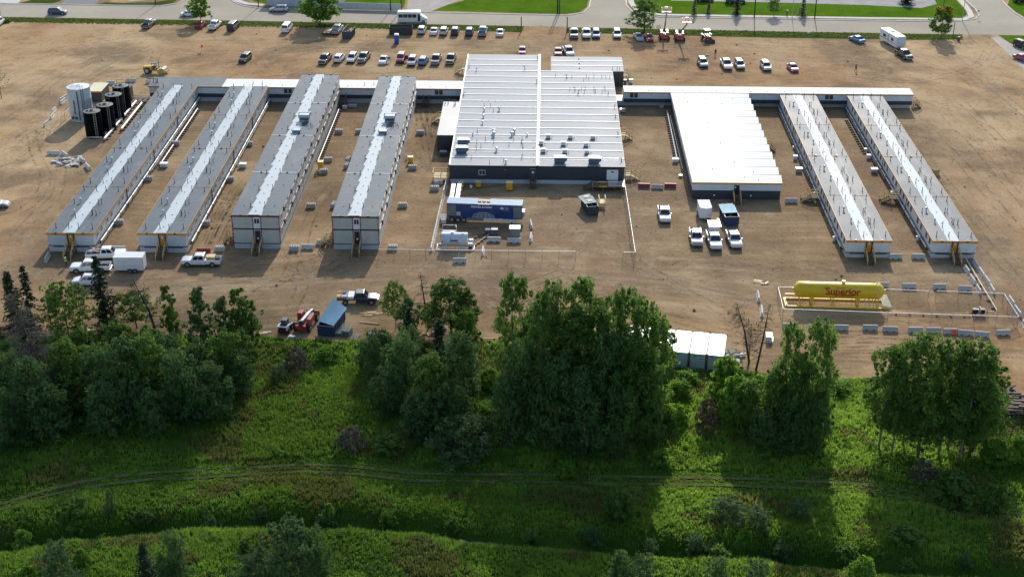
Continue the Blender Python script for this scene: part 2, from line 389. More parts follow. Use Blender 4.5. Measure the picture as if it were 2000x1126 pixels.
M['lf_a']=foliage_mat('poplar_leaves',(.052,.112,.022),(.165,.265,.055),trans=.5)
M['lf_b']=foliage_mat('dark_deciduous_leaves',(.045,.100,.032),(.130,.215,.068),trans=.48)
M['lf_c']=foliage_mat('bright_shrub_leaves',(.08,.18,.02),(.20,.34,.05),trans=.5)
M['lf_w']=foliage_mat('grey_green_willow_leaves',(.052,.100,.036),(.125,.195,.072),trans=.4)
M['lf_s']=foliage_mat('spruce_needles',(.014,.032,.015),(.038,.068,.030),trans=.2)
M['lf_y']=foliage_mat('yellowing_leaves',(.16,.17,.02),(.40,.32,.03),trans=.4)
M['lf_d']=foliage_mat('dead_twigs',(.075,.065,.045),(.16,.14,.095),trans=.1)
M['lf_r']=foliage_mat('dead_brown_brush',(.10,.070,.038),(.20,.15,.09),trans=.1)
M['gr_a']=foliage_mat('meadow_blades',(.055,.125,.018),(.30,.45,.065),trans=.5)
M['verge']=grass_mat('verge_grass',(.055,.080,.018),(.085,.125,.030),(.13,.16,.05),.12)
M['lawn']=grass_mat('bright_lawn',(.070,.155,.008),(.105,.21,.014),(.15,.25,.024),.16,dry=(.17,.19,.06),dryf=.5)
M['meadow']=grass_mat('meadow_soil_grass',(.035,.080,.010),(.060,.13,.014),(.11,.19,.026),.07,dry=(.11,.11,.035),dryf=.4)
CARC={'white':(.80,.80,.79),'cream':(.62,.56,.48),'silver':(.42,.44,.47),'bluesilver':(.25,.31,.40),'grey':(.11,.125,.14),'dark':(.022,.027,.033),'black':(.012,.012,.014),
 'teal':(.045,.085,.095),'blue':(.03,.12,.34),'skyblue':(.10,.26,.50),'navy':(.018,.03,.075),'red':(.34,.012,.022),'pinkred':(.42,.05,.11),'green':(.025,.05,.038),'purple':(.045,.045,.11)}
def paint(c):
    return pm('car_paint_'+c,CARC[c],.3,metal=.25 if c in('silver','bluesilver','grey','teal') else 0,var=.06,coat=.5,dirt=.22)
# ================================================================== THE GROUND
def vnoise(x,y,seed=0):
    x=np.asarray(x,dtype=float);y=np.asarray(y,dtype=float)
    xi=np.floor(x).astype(np.int64);yi=np.floor(y).astype(np.int64);fx=x-xi;fy=y-yi
    fx=fx*fx*(3-2*fx);fy=fy*fy*(3-2*fy)
    def h(a,b):
        n=(a*374761393+b*668265263+seed*974711)&0x7fffffff; n=((n^(n>>13))*1274126177)&0x7fffffff; n=n^(n>>16); return (n&0xffff)/65535.0
    return (h(xi,yi)*(1-fx)+h(xi+1,yi)*fx)*(1-fy)+(h(xi,yi+1)*(1-fx)+h(xi+1,yi+1)*fx)*fy
def fbm(x,y,s,seed=0,o=4):
    r=0;a=1;t=0
    for k in range(o): r=r+a*vnoise(np.asarray(x)*s*2**k,np.asarray(y)*s*2**k,seed+k); t+=a; a*=.5
    return r/t
EDGE=[(-400,668),(0,662),(150,655),(500,655),(560,662),(700,664),(900,668),(1000,670),(1100,676),(1200,690),(1300,716),(1400,712),(1500,728),(1620,742),(1700,735),(1800,748),(1900,756),(1960,775),(2000,800),(2400,800)]
_e=[G(x,y) for x,y in EDGE]; EX=np.array([p.x for p in _e]); EY=np.array([p.y for p in _e])
def edge_y(x): return np.interp(x,EX,EY)+1.6*(fbm(x,np.asarray(x)*0+3.3,.35,5)-.5)
CREEK=[(-400,1130),(0,1068),(150,1048),(300,1033),(500,1024),(700,1030),(880,1046),(1100,1062),(1300,1075),(1500,1088),(1700,1106),(2000,1124),(2400,1150)]
_c=[G(x,y,-.8) for x,y in CREEK]; CX=np.array([p.x for p in _c]); CY=np.array([p.y for p in _c])
TRAIL=[(-400,1085),(0,992),(100,962),(200,942),(300,930),(450,922),(600,914),(700,920),(800,930),(950,934),(1100,936),(1300,938),(1500,943),(1700,955),(1800,972),(1860,985),(2000,998),(2400,1020)]
_t=[G(x,y) for x,y in TRAIL]; TX=np.array([p.x for p in _t]); TY=np.array([p.y for p in _t])
def trail_y(x): return np.interp(x,TX,TY)
def creek_y(x): return np.interp(x,CX,CY)+1.0*(fbm(x,np.asarray(x)*0+8,.15,9)-.5)
def meadow_z(x,y):
    x=np.asarray(x,dtype=float);y=np.asarray(y,dtype=float)
    s=edge_y(x)-y; r=np.clip((s-1.8)/9,0,1)
    z=.03+r*((fbm(x,y,.07,1)-.45)*1.5+(fbm(x,y,.35,2,3)-.5)*.55)
    td=np.abs(y-trail_y(x)); z=z*(1-.8*np.exp(-(td/2.2)**2))
    cdist=y-creek_y(x); z=z-1.9*np.exp(-(np.abs(cdist)/1.5)**2)+.35*np.exp(-((cdist-4)/2.5)**2)
    return np.where(s<=0.01,.03,z)
# dirt lot: a sheet that runs to the horizon, shallow relief well inside the pad is left to the bump
gx=[-1500,-300,300,1500]; gy=[171.5,200,420,2500]
g=MB(); gx=np.concatenate([[-1500,-600,-300],np.arange(-130,131,1.0),[300,600,1500]]); n_=len(gx)
V=[(x,float(edge_y(x))-1.5,0) for x in gx]+[(x,y,0) for y in (205,420,2500) for x in gx]
g.add(V,[(j*n_+i,j*n_+i+1,(j+1)*n_+i+1,(j+1)*n_+i) for j in range(3) for i in range(n_-1)])
go=g.build('ground',M['dirt']); tag(go,'bare brown dirt lot rutted by vehicles around the work camp','ground',kind='structure')
# meadow
xs=np.concatenate([[-600,-300,-180],np.arange(-120,120.1,1.0),[180,300,600]]); ss=np.concatenate([[0,.3,.6],np.arange(1,70,.8),[75,90,130,300]])
Xg=np.repeat(xs[None,:],len(ss),0); Yg=edge_y(Xg)-ss[:,None]; Zg=meadow_z(Xg,Yg)
nj,ni=Xg.shape; idx=np.arange(nj*ni).reshape(nj,ni)
F=np.stack([idx[1:,:-1],idx[1:,1:],idx[:-1,1:],idx[:-1,:-1]],-1).reshape(-1,4)
mo=npmesh('meadow',np.stack([Xg,Yg,Zg],-1).reshape(-1,3),F,M['meadow'],smooth=True)
tag(mo,'uneven green meadow between the dirt lot and the viewer','meadow',kind='structure')
# creek water in the channel
xs=np.concatenate([np.arange(-9.5,-5.4,.5)]); wv=[];
for x in xs: wv+= [(x,float(creek_y(x))-.4,-1.35),(x,float(creek_y(x))+.4,-1.35)]
m=MB(); m.add(wv,[(2*i,2*i+2,2*i+3,2*i+1) for i in range(len(xs)-1)]); tag(m.build('creek_water',M['water']),'narrow dark creek running through the tall grass','creek',kind='structure')
# trail: two wheel ruts
tm0=grass_mat('rut_grass',(.10,.12,.04),(.15,.17,.06),(.21,.22,.09),.3,dry=(.20,.17,.10),dryf=.5)
tm=tm0; _n=tm.node_tree; _b=_n.nodes['Principled BSDF']; _p=_n.nodes.new('ShaderNodeNewGeometry'); _z=_n.nodes.new('ShaderNodeTexNoise'); _z.inputs['Scale'].default_value=.45; _z.inputs['Detail'].default_value=5; _q=_n.nodes.new('ShaderNodeMapRange'); _q.inputs[1].default_value=.28; _q.inputs[2].default_value=.46; _n.links.new(_p.outputs['Position'],_z.inputs['Vector']); _n.links.new(_z.outputs['Fac'],_q.inputs[0]); _n.links.new(_q.outputs[0],_b.inputs['Alpha'])
m=MB()
for off in(-.78,.78):
    xs=np.arange(-105,100,.8); ys=trail_y(xs)+off
    ax=np.gradient(ys,xs); vv=[]
    for x,y,a_ in zip(xs,ys,ax):
        n=Vector((-a_,1,0)).normalized(); wd=.21+.14*float(vnoise(x*.7,off,3))
        for s_ in(-1,1): px,py=x+n.x*wd*s_,y+n.y*wd*s_; vv.append((px,py,float(meadow_z(px,py))+.10))
    m.add(vv,[(2*i,2*i+2,2*i+3,2*i+1) for i in range(len(xs)-1)])
tag(m.build('trail',tm),'faint two-rut track crossing the meadow','trail',kind='structure')
# ---- roads, kerbs, lawns beyond the lot
def flat(name,px,z,mat_,label,cat,kind='structure',sub=True):
    m=MB(); pts=[G(x,y) for x,y in px]; m.add([(p.x,p.y,z) for p in pts],[tuple(range(len(pts)))])
    o=m.build(name,mat_); me=o.data
    if me.polygons[0].normal.z<0: me.flip_normals()
    return tag(o,label,cat,kind=kind)
def strip(name,px,w,z0,z1,mat_,label,cat,kind='structure'):
    """raised strip (kerb, pavement) following points"""
    pts=[G(x,y) for x,y in px]; L=[];Rr=[]
    for i,p in enumerate(pts):
        d=(pts[min(i+1,len(pts)-1)]-pts[max(i-1,0)]).normalized(); n=Vector((-d.y,d.x,0)); L.append(p+n*w/2); Rr.append(p-n*w/2)
    m=MB(); secs=[[(a.x,a.y,z0),(a.x,a.y,z1),(b.x,b.y,z1),(b.x,b.y,z0)] for a,b in zip(L,Rr)]
    m.loft(secs); return tag(m.build(name,mat_),label,cat,kind=kind)
flat('road',[(-600,22),(-150,30.5),(0,33),(500,41),(1000,50.5),(1500,61),(1900,67.5),(2150,71),(2600,79),(2600,50),(2150,43),(2000,37),(1981,25),(1965,11),(1930,-30),(1835,-60),(1885,0),(1905,18),(1912,30),(1905,38),(1860,43),(1600,39.5),(1500,37.5),(1290,34),(1238,26),(1224,12),(1222,0),(1212,-60),(1148,-60),(1154,0),(1151,14),(1140,25),(1110,30.5),(1000,28.5),(820,24.5),(660,20.5),(510,17.5),(475,12),(458,5),(452,0),(499,-60),(415,-60),(362,0),(345,8),(310,12.5),(100,9),(0,7.5),(-150,5),(-600,-4)],.008,M['road'],'pale grey street along the back of the lot with three side streets','road')
KB='pale concrete kerb along the street'
for i,(kp) in enumerate([[(-150,5),(0,7.5),(100,9),(310,12.5),(345,8),(362,0),(415,-60)],[(499,-60),(452,0),(458,5),(475,12),(510,17.5),(660,20.5),(820,24.5),(1000,28.5),(1110,30.5),(1140,25),(1151,14),(1154,0),(1148,-60)],[(1212,-60),(1222,0),(1224,12),(1238,26),(1290,34),(1500,37.5),(1600,39.5),(1860,43),(1905,38),(1912,30),(1905,18),(1885,0),(1835,-60)],[(1930,-30),(1965,11),(1981,25),(2000,37),(2150,43)]]):
    strip('kerb',kp,.4,0,.13,M['kerb'],['kerb in front of the driveways at the left','kerb beside the fenced lawn between the first two side streets','kerb beside the big lawn with street trees','kerb round the right-hand street corner'][i],'kerb')
strip('sidewalk',[(455,-4),(466,3),(482,8),(515,11)],1.8,0,.11,M['kerb'],'short pale sidewalk curving round the left corner','sidewalk')
strip('sidewalk',[(1228,-30),(1233,6),(1244,22),(1290,29.5),(1400,31.5),(1600,35),(1800,37.5),(1882,38.5),(1897,33),(1893,22),(1868,-8)],1.5,0,.11,M['kerb'],'long pale sidewalk beside the big lawn','sidewalk')
flat('lawn',[(843,21),(1000,25.5),(1105,28),(1132,24),(1146,14),(1149,0),(1144,-60),(960,-60),(930,-20),(905,2),(860,14)],.012,M['lawn'],'bright green lawn left of the middle side street','lawn')
flat('lawn',[(1243,21),(1290,27),(1500,30.5),(1700,34),(1878,35.5),(1888,29),(1885,20),(1862,-6),(1820,-60),(1226,-60),(1237,6)],.012,M['lawn'],'bright green lawn with street trees right of the middle side street','lawn')
flat('lawn',[(473,-8),(497,3),(520,8),(660,16),(783,19.5),(790,12),(800,-40),(473,-40)],.012,M['lawn'],'narrow lawn in front of the white fence','lawn')
flat('lawn',[(36,7),(102,8),(118,2),(150,-20),(70,-20),(62,0)],.012,M['verge'],'small scruffy lawn between the two left driveways','lawn')
flat('lawn',[(188,9),(310,11),(338,6),(350,-2),(330,0),(300,5),(240,6),(205,5)],.012,M['verge'],'thin grass strip beside the left side street','lawn')
flat('lawn',[(1968,10),(1984,23),(2000,33),(2150,38),(2300,-20),(1975,-10)],.012,M['lawn'],'lawn on the far right street corner','lawn')
flat('driveway',[(118,9),(185,9.8),(215,-20),(150,-25)],.016,M['drive'],'dark asphalt driveway at the far left','driveway')
flat('driveway',[(-60,6),(34,7.6),(60,-20),(-40,-20)],.016,M['kerb'],'pale driveway in the top left corner','driveway')
flat('driveway',[(795,23),(838,24),(905,-2),(950,-60),(800,-60)],.016,pm('gravel_drive',(.36,.32,.28),.95,var=.15,scale=.3),'pale gravel driveway beside the white fence','driveway')
flat('driveway',[(250,3.5),(330,-2),(340,-22),(260,-22)],.016,pm('gravel_drive',(.36,.32,.28)),'brown gravel yard above the left side street','driveway')
flat('parking_lot',[(1310,1.5),(1500,5),(1680,10),(1800,16),(1830,8),(1790,-60),(1290,-60)],.018,pm('parking_gravel',(.30,.29,.28),.95,var=.2,scale=.25),'grey gravel parking lot behind the big lawn','parking lot')
flat('verge',[(-300,28),(0,33.6),(500,41.6),(1000,51.1),(1024,51.6),(1018,64),(1000,63),(900,60),(760,56),(500,50.5),(250,46),(0,42.5),(-300,38)],.012,M['verge'],'grass verge between the street and the lot, left of the dirt entrance','verge')
flat('verge',[(1110,54),(1300,57.6),(1500,61.8),(1880,67.8),(1872,76.5),(1800,78.5),(1500,74),(1300,69),(1105,64)],.012,M['verge'],'grass verge between the street and the lot, right of the dirt entrance','verge')
flat('verge',[(1950,69),(2150,72.5),(2600,82),(2600,190),(2150,150),(2000,98),(1972,84)],.012,M['lawn'],'green grass corner at the right edge of the lot','verge')
flat('path',[(1936,74),(1952,72),(1978,88),(2010,106),(2200,190),(2200,240),(2010,146),(1968,104)],.006,pm('pale_gravel_path',(.40,.36,.31),.95,var=.12,scale=.3),'pale gravel track along the right edge of the lot','path')
# tall verge grass fringes and tree litter are real blades
def blades(name,P,h,w,tone,mat_,n=5,lean=.55,label='',cat='grass'):
    """P (k,3) tuft feet; n triangular blades each"""
    k=len(P); ang=RNG.uniform(0,2*np.pi,(k,n)); ln=RNG.uniform(.5,1.1,(k,n))*h[:,None]; le=RNG.uniform(.1,1,(k,n))*lean*ln
    base=P[:,None,:]+np.stack([RNG.normal(0,.12,(k,n)),RNG.normal(0,.12,(k,n)),np.zeros((k,n))],-1)
    pa=ang+np.pi/2+RNG.normal(0,.5,(k,n)); ww=w[:,None]*RNG.uniform(.6,1.3,(k,n))
    side=np.stack([np.cos(pa),np.sin(pa),np.zeros((k,n))],-1)*ww[...,None]/2
    tip=base+np.stack([np.cos(ang)*le,np.sin(ang)*le,ln],-1); mid=base+np.stack([np.cos(ang)*le*.35,np.sin(ang)*le*.35,ln*.6],-1)
    V=np.stack([base-side,base+side,mid+side*.9,tip,mid-side*.9],2).reshape(-1,3)
    q=np.arange(k*n)*5; F=np.concatenate([np.stack([q,q+1,q+2],-1),np.stack([q,q+2,q+4],-1),np.stack([q+4,q+2,q+3],-1)])
    T=np.repeat((tone[:,None]+RNG.normal(0,.12,(k,n))).clip(0,1)[...,None],5,-1).reshape(-1)
    o=npmesh(name,V,F,mat_,attr={'tone':T}); return tag(o,label,cat,kind='stuff')
N=175000
px_=RNG.uniform(-78,82,N); py_=118+ (RNG.uniform(0,1,N))*72
py_=np.where(RNG.uniform(0,1,N)<.5,py_,118+(py_-118)*.75)
k=(py_<edge_y(px_)-.1)&(np.abs(py_-creek_y(px_))>1.1)&(np.abs(px_)<py_*.47+8)
td=py_-trail_y(px_); k&=~((np.abs(np.abs(td)-.78)<.36)&(RNG.uniform(0,1,N)<.80))
dens=fbm(px_,py_,.22,21); k&=RNG.uniform(0,1,N)<(.35+1.3*(dens-.25)).clip(.25,1)
px_,py_,td,dens=px_[k],py_[k],td[k],dens[k]
hgt=.32+.75*fbm(px_,py_,.10,31)**1.6+.35*(dens-.5); hgt=np.where(np.abs(td)<2.4,hgt*.42,hgt).clip(.15,1.3)
big=fbm(px_,py_,.045,41)
tone=(.42+2.6*(fbm(px_,py_,.13,51)-.5)+1.6*(big-.5)+1.2*(fbm(px_,py_*2.5,.5,57,2)-.5)+np.where(np.abs(td)<3,.10,0)+np.where(py_<creek_y(px_),.12,0)-.38*np.exp(-((py_-creek_y(px_)-4.5)/2.4)**2)-.45*np.exp(-((fbm(px_,py_,.09,91)-.34)/.07)**2)).clip(0,1)
P_=np.stack([px_,py_,meadow_z(px_,py_)-.02],-1)
yel=(fbm(px_,py_,.2,61)>.60)
M['gr_y']=foliage_mat('dry_meadow_blades',(.10,.125,.024),(.27,.29,.08),trans=.4)
blades('meadow_grass',P_[~yel],hgt[~yel],np.full((~yel).sum(),.105),tone[~yel],M['gr_a'],6,.85,'tall tangled green grass over the meadow')
blades('dry_grass',P_[yel],hgt[yel]*1.05,np.full(yel.sum(),.13),tone[yel],M['gr_y'],4,.6,'straw-coloured patches of grass in the meadow')
# verge fringe at the street
fx=[];
for i in range(5200):
    a=random.random(); x=random.uniform(-30,1880)
    if 1020<x<1108: continue
    y=33.6+(x/1900)*34+random.uniform(.5,10) if x<1020 else 54+(x-1110)*.0185+random.uniform(.5,10)
    fx.append(G(x,y))
fx=np.array([tuple(p) for p in fx]); blades('verge_grass',fx,RNG.uniform(.08,.32,len(fx)),np.full(len(fx),.3),RNG.uniform(.2,.9,len(fx)),foliage_mat('verge_blades',(.05,.08,.018),(.13,.18,.045),trans=.4),4,.6,'rough unmown grass on the street verge')
# ---- curved tyre tracks pressed into the dirt
def track_mat(name,col,amt):
    t=NT(name); P=t.pos(); g=t.noise(P,.5,4,.7); g2=t.noise(P,3,3,.7)
    a=t.math('MULTIPLY',t.math('MULTIPLY',t.step(g,.42,.66),t.step(g2,.3,.6)),amt)
    t.base(col); t.pr(.95,0,.1); t.link(a,t.b.inputs['Alpha']); return t.m
tkd=track_mat('tyre_track_dirt',(.10,.068,.042),.5); tkl=track_mat('pale_track_dirt',(.50,.40,.28),.5)
def arc_track(m,pts,w=.35,z=.010,gap=1.7,mat_i=0):
    P=[G(x,y) for x,y in pts]
    # catmull-rom
    Q=[]
    for i in range(len(P)-1):
        p0,p1,p2,p3=P[max(i-1,0)],P[i],P[i+1],P[min(i+2,len(P)-1)]
        for k_ in range(8):
            t_=k_/8; Q.append(.5*((2*p1)+(p2-p0)*t_+(2*p0-5*p1+4*p2-p3)*t_*t_+(3*p1-p0-3*p2+p3)*t_**3))
    Q.append(P[-1])
    for s_ in((-gap/2,gap/2) if gap else (0,)):
        vv=[]
        for i,p in enumerate(Q):
            d=(Q[min(i+1,len(Q)-1)]-Q[max(i-1,0)]).normalized(); n=Vector((-d.y,d.x,0)); a=p+n*(s_-w/2); b=p+n*(s_+w/2); vv+=[(a.x,a.y,z),(b.x,b.y,z)]
        m.add(vv,[(2*i,2*i+2,2*i+3,2*i+1) for i in range(len(Q)-1)],mat_i)
m=MB(); zz=.006
TR=[[(1100,462),(1120,452),(1150,449),(1185,452),(1212,466),(1222,486)],[(1260,400),(1285,392),(1320,393),(1345,405)],[(1320,520),(1350,510),(1400,508),(1450,518),(1500,540)],
[(1360,545),(1420,530),(1500,520),(1580,515),(1650,530)],[(1240,510),(1290,540),(1340,570),(1400,600),(1440,625)],[(1100,520),(1150,560),(1250,600),(1380,640),(1500,665)],
[(1620,655),(1680,652),(1740,655),(1820,664)],[(1600,668),(1680,664),(1760,668)],[(1600,690),(1680,684),(1760,690)],[(1610,712),(1690,712),(1760,720)],
[(1720,124),(1732,135),(1728,144),(1700,150),(1660,148)],[(1560,80),(1680,92),(1740,104),(1760,118)],[(1620,140),(1760,160),(1840,150),(1905,130),(1930,100)],[(1780,110),(1840,130),(1880,150),(1905,170)],
[(300,120),(310,105),(335,98),(365,100),(390,110)],[(600,130),(560,145),(520,140),(505,120)],[(110,92),(180,82),(250,72),(330,70)],[(90,100),(150,110),(230,118),(300,112)],
[(20,270),(40,255),(70,250),(90,262)],[(15,420),(60,400),(90,350),(70,300),(60,250)],[(30,460),(70,420),(110,380),(120,330)],[(420,640),(470,600),(520,560),(560,540),(580,490)],[(560,480),(580,520),(590,560),(570,600)],
[(480,440),(520,400),(560,360),(600,330)],[(420,480),(440,440),(460,400),(470,380)],[(590,480),(600,440),(620,400),(650,360)],[(690,480),(650,520),(560,545),(450,548)],[(900,560),(960,590),(1000,620),(1010,650)],
[(940,540),(1000,560),(1060,545),(1100,530)],[(840,270),(820,250),(826,230),(818,215)],[(800,300),(830,330),(828,290)],[(900,300),(940,290)],[(1250,520),(1350,560),(1450,580),(1490,570)],
[(1800,300),(1850,360),(1900,420),(1950,480)],[(1820,260),(1880,320),(1930,380),(1990,450)],[(1850,230),(1910,290),(1960,350),(2020,420)],[(1810,330),(1860,400),(1920,470),(1980,540)],[(1880,200),(1950,270),(2020,340)],[(1900,140),(1950,180),(2010,230)],
[(1750,620),(1850,640),(1950,660),(2010,640)],[(120,520),(200,570),(330,560),(480,545),(700,540)],[(0,330),(60,300),(100,240),(180,150),(300,90)],[(0,240),(50,210),(120,150),(260,80)]]
for i,tp in enumerate(TR):
    arc_track(m,tp,.42,.006+.0007*(i%6)*6,1.8,0)
tag(m.build('tyre_tracks',tkd),'curving dark tyre tracks pressed into the dirt','tyre tracks',kind='stuff')
m=MB()
for i,tp in enumerate(TR[::2]): arc_track(m,[(x+9,y+4) for x,y in tp],.7,.034+.004*(i%5),2.4,0)
for tp in [[(340,88),(400,82),(520,84),(640,88)],[(1040,50),(1070,54),(1110,53)],[(1130,84),(1180,88),(1260,92)],[(1250,92),(1340,96),(1480,104)],[(1060,57),(1090,60),(1095,66)],[(900,96),(1000,92),(1100,100)]]: arc_track(m,tp,1.2,.055,1.9,0)
for q_,tp in enumerate([[(1830,190),(1900,250),(1960,330),(2030,420)],[(1790,290),(1860,380),(1930,460),(2010,560)],[(1880,110),(1930,160),(1990,240)],[(30,520),(50,430),(100,340),(150,270)],[(-10,300),(60,250),(130,170),(240,110),(330,95)],[(20,200),(90,150),(200,110),(320,100)],[(1700,665),(1850,670),(2000,690)],[(900,540),(1050,530),(1300,550),(1500,600)],[(1240,95),(1450,110),(1650,120),(1850,140)],[(420,100),(560,105),(640,95),(760,98)],[(80,560),(300,560),(560,550),(760,540)]]): arc_track(m,tp,1.1+.25*(q_%3),.062+.004*(q_%4),2.3,0)
tag(m.build('dry_tracks',tkl),'pale dry wheel marks on the dirt','tyre tracks',kind='stuff')
m=MB()
for tp in [[(408,476),(424,436),(448,392),(486,344)],[(418,478),(436,440),(462,396),(498,350)],[(398,482),(412,450),(430,410),(462,366)],[(816,212),(820,240),(826,262),(834,296)],[(824,218),(832,250),(836,270)],[(838,212),(842,232),(836,252),(840,280)],[(568,512),(596,506),(620,498)],[(534,548),(566,544),(592,552)],[(560,520),(575,530),(560,546)],[(60,264),(72,256),(92,256),(84,270),(62,274)],[(30,280),(48,262),(70,258)],[(1640,660),(1700,657),(1750,659)],[(1622,676),(1690,672),(1758,676)],[(1628,696),(1680,692),(1760,698)],[(1420,600),(1440,620),(1432,632)],[(1445,592),(1430,615),(1450,628)]]: arc_track(m,tp,.34,.03,1.2,0)
tag(m.build('muddy_ruts',track_mat('damp_rut_soil',(.085,.055,.034),.85)),'short dark muddy ruts between the wings and by the trees','ruts',kind='stuff')
# small stones and clods strewn over the lot
k=9000; sx=RNG.uniform(-125,120,k); sy=RNG.uniform(176,342,k); r_=RNG.uniform(.03,.11,k)*(1+2*(RNG.uniform(0,1,k)>.985))
ok=(sy>edge_y(sx)); sx,sy,r_=sx[ok],sy[ok],r_[ok]; k=len(sx)
oc=np.array([(1,0,0),(0,1,0),(-1,0,0),(0,-1,0),(0,0,1),(0,0,-.3)],float); of=np.array([(0,1,4),(1,2,4),(2,3,4),(3,0,4),(1,0,5),(2,1,5),(3,2,5),(0,3,5)])
V=np.stack([sx,sy,r_*.2],-1)[:,None,:]+oc[None]*r_[:,None,None]*RNG.uniform(.6,1.3,(k,6,1)); F=(of[None]+np.arange(k)[:,None,None]*6).reshape(-1,3)
tag(npmesh('stones',V.reshape(-1,3),F,pm('dirt_clod',(.25,.18,.12),.95,var=.3)),'small stones and clods strewn over the dirt','stones',kind='stuff')
# one thin unseen cloud, added high towards the sun to dim the lower left
def cloud():
    t=NT('cloud_vapour'); v=t.obj(); g=t.node('ShaderNodeVectorMath',operation='LENGTH'); t.link(t.mapv(v,(1/62,1/62,0)),g.inputs[0])
    e=t.math('ADD',g.outputs['Value'],t.math('MULTIPLY',t.math('SUBTRACT',t.noise(v,.03,4,.6),.5),.45)); a=t.math('MULTIPLY',t.step(e,1.0,.62),.42)
    t.base((.9,.9,.9)); t.pr(1,0,0); t.link(a,t.b.inputs['Alpha'])
    m=MB(); P=[];n=40
    for j in range(13):
        ph=math.pi*j/12
        for i in range(n): th=2*math.pi*i/n; P.append((62*math.sin(ph)*math.cos(th),62*math.sin(ph)*math.sin(th),9*math.cos(ph)))
    m.add(P,[(j*n+i,j*n+(i+1)%n,(j+1)*n+(i+1)%n,(j+1)*n+i) for j in range(12) for i in range(n)])
    o=m.build('cloud',t.m,smooth='all'); o.location=Vector((-46,138,0))+sdir*(500/sdir.z); tag(o,'thin pale cloud added out of view to dim the lower left','cloud',kind='structure')
cloud()
# ================================================================== BUILDINGS
def lettering(txt,size,mat_,parent,loc,rot,name='lettering',bold=.01,ext=.006,sx=1,align='CENTER',shear=0):
    cu=D.curves.new(name,'FONT'); cu.body=txt; cu.size=size; cu.offset=bold; cu.extrude=ext; cu.align_x=align; cu.align_y='CENTER'; cu.shear=shear
    to=D.objects.new('tmp_text',cu); COL.objects.link(to); dg=bpy.context.evaluated_depsgraph_get(); dg.update()
    me=D.meshes.new_from_object(to.evaluated_get(dg)); D.objects.remove(to); D.curves.remove(cu); me.name=name; me.materials.clear(); me.materials.append(mat_)
    o=D.objects.new(name,me); COL.objects.link(o); o.parent=parent; o.location=loc; o.rotation_euler=rot; o.scale=(sx,1,1); KID.setdefault(parent.name,[]).append(o); return o
def place(o,par,loc,rz=0,scale=None):
    """copy of a part (and its sub-parts) under a thing"""
    c=copy_tree(o,par); c.location=loc; c.rotation_euler=(0,0,rz)
    if scale: c.scale=scale
    return c
STORE={}
def proto(key,fn):
    if key not in STORE: STORE[key]=fn()
    return STORE[key]
class PartProto:
    """first use builds the part under its thing, later uses copy it"""
    def __init__(s,fn): s.fn=fn; s.o=None
    def put(s,par,loc,rz=0,scale=None):
        if s.o is None:
            s.o=s.fn(par); s.o.location=loc; s.o.rotation_euler=(0,0,rz)
            if scale: s.o.scale=scale
            return s.o
        return place(s.o,par,loc,rz,scale)
def win_fn(w,h,frame,two=True):
    def f(par):
        m=MB(); t=.07; d=.06   # window faces -y, centred at origin, outer face at y=-d
        m.box(-w/2,w/2,-d,0,h/2-t,h/2); m.box(-w/2,w/2,-d,0,-h/2,-h/2+t); m.box(-w/2,-w/2+t,-d,0,-h/2+t,h/2-t); m.box(w/2-t,w/2,-d,0,-h/2+t,h/2-t)
        if two: m.box(-t/2,t/2,-d+.01,0,-h/2+t,h/2-t)
        o=m.build('window',frame,par); p=MB(); p.box(-w/2+t,w/2-t,-.02,0,-h/2+t,h/2-t); p.build('pane',M['pane'],o); return o
    return f
WIN=PartProto(win_fn(1.15,1.05,M['white'])); WINS=PartProto(win_fn(.8,.75,M['white'],False)); WIND=PartProto(win_fn(.75,.95,M['darksteel'],False))
def pipe_fn(par):
    m=MB(); m.cyl((0,0,0),(0,0,.95),.055,.055,8); m.cyl((0,0,0),(0,0,.12),.13,.08,8); m.cyl((0,0,.93),(0,0,1.0),.075,.075,8); return m.build('vent_pipe',M['vent'],par)
PIPE=PartProto(pipe_fn)
def mush_fn(par):
    m=MB(); m.cyl((0,0,0),(0,0,.5),.13,.13,10); m.lathe([(.0,.86),(.2,.82),(.30,.66),(.30,.52),(.22,.46),(.12,.46)],12); return m.build('exhaust_hood',M['hvac'],par,smooth=True)
MUSH=PartProto(mush_fn)
def cap_fn(par):
    m=MB(); m.cyl((0,0,0),(0,0,.10),.16,.12,8); m.cyl((0,0,.1),(0,0,.16),.09,.09,8); return m.build('roof_cap',M['vent'],par)
CAP=PartProto(cap_fn)
def goose_fn(par):
    m=MB(); m.tube([(0,0,0),(0,0,.6),(.08,0,.74),(.22,0,.76),(.32,0,.66)],.05,8); m.cyl((0,0,0),(0,0,.1),.12,.08,8); return m.build('gooseneck_vent',M['vent'],par)
GOOSE=PartProto(goose_fn)
def scup_fn(par):
    m=MB(); m.box(-.12,.12,-.16,.02,-.22,.06); m.box(-.16,.16,-.2,.3,.06,.10); return m.build('scupper',M['black'],par)
SCUP=PartProto(scup_fn)
def hv_fn(par):
    m=MB(); m.box(-.95,.95,-.55,.75,.25,1.35,0); m.box(-.95,-.8,-.5,.7,0,.25,0); m.box(.8,.95,-.5,.7,0,.25,0)
    m.hexa([(-1.1,-.95,1.0),(1.1,-.95,1.0),(1.05,-.56,1.0),(-1.05,-.56,1.0),(-1.1,-.95,1.08),(1.1,-.95,1.08),(1.05,-.56,1.45),(-1.05,-.56,1.45)],0)
    m.hexa([(-1.2,.77,.95),(1.2,.77,.95),(1.25,1.15,1.15),(-1.25,1.15,1.15),(-1.2,.77,1.42),(1.2,.77,1.42),(1.25,1.15,1.5),(-1.25,1.15,1.5)],0)
    m.box(-.85,.85,-.56,-.55,.35,.95,1); m.box(.955,.965,-.4,.6,.4,1.2,1); return m.build('air_handler',[M['hvac'],M['hvacd']],par)
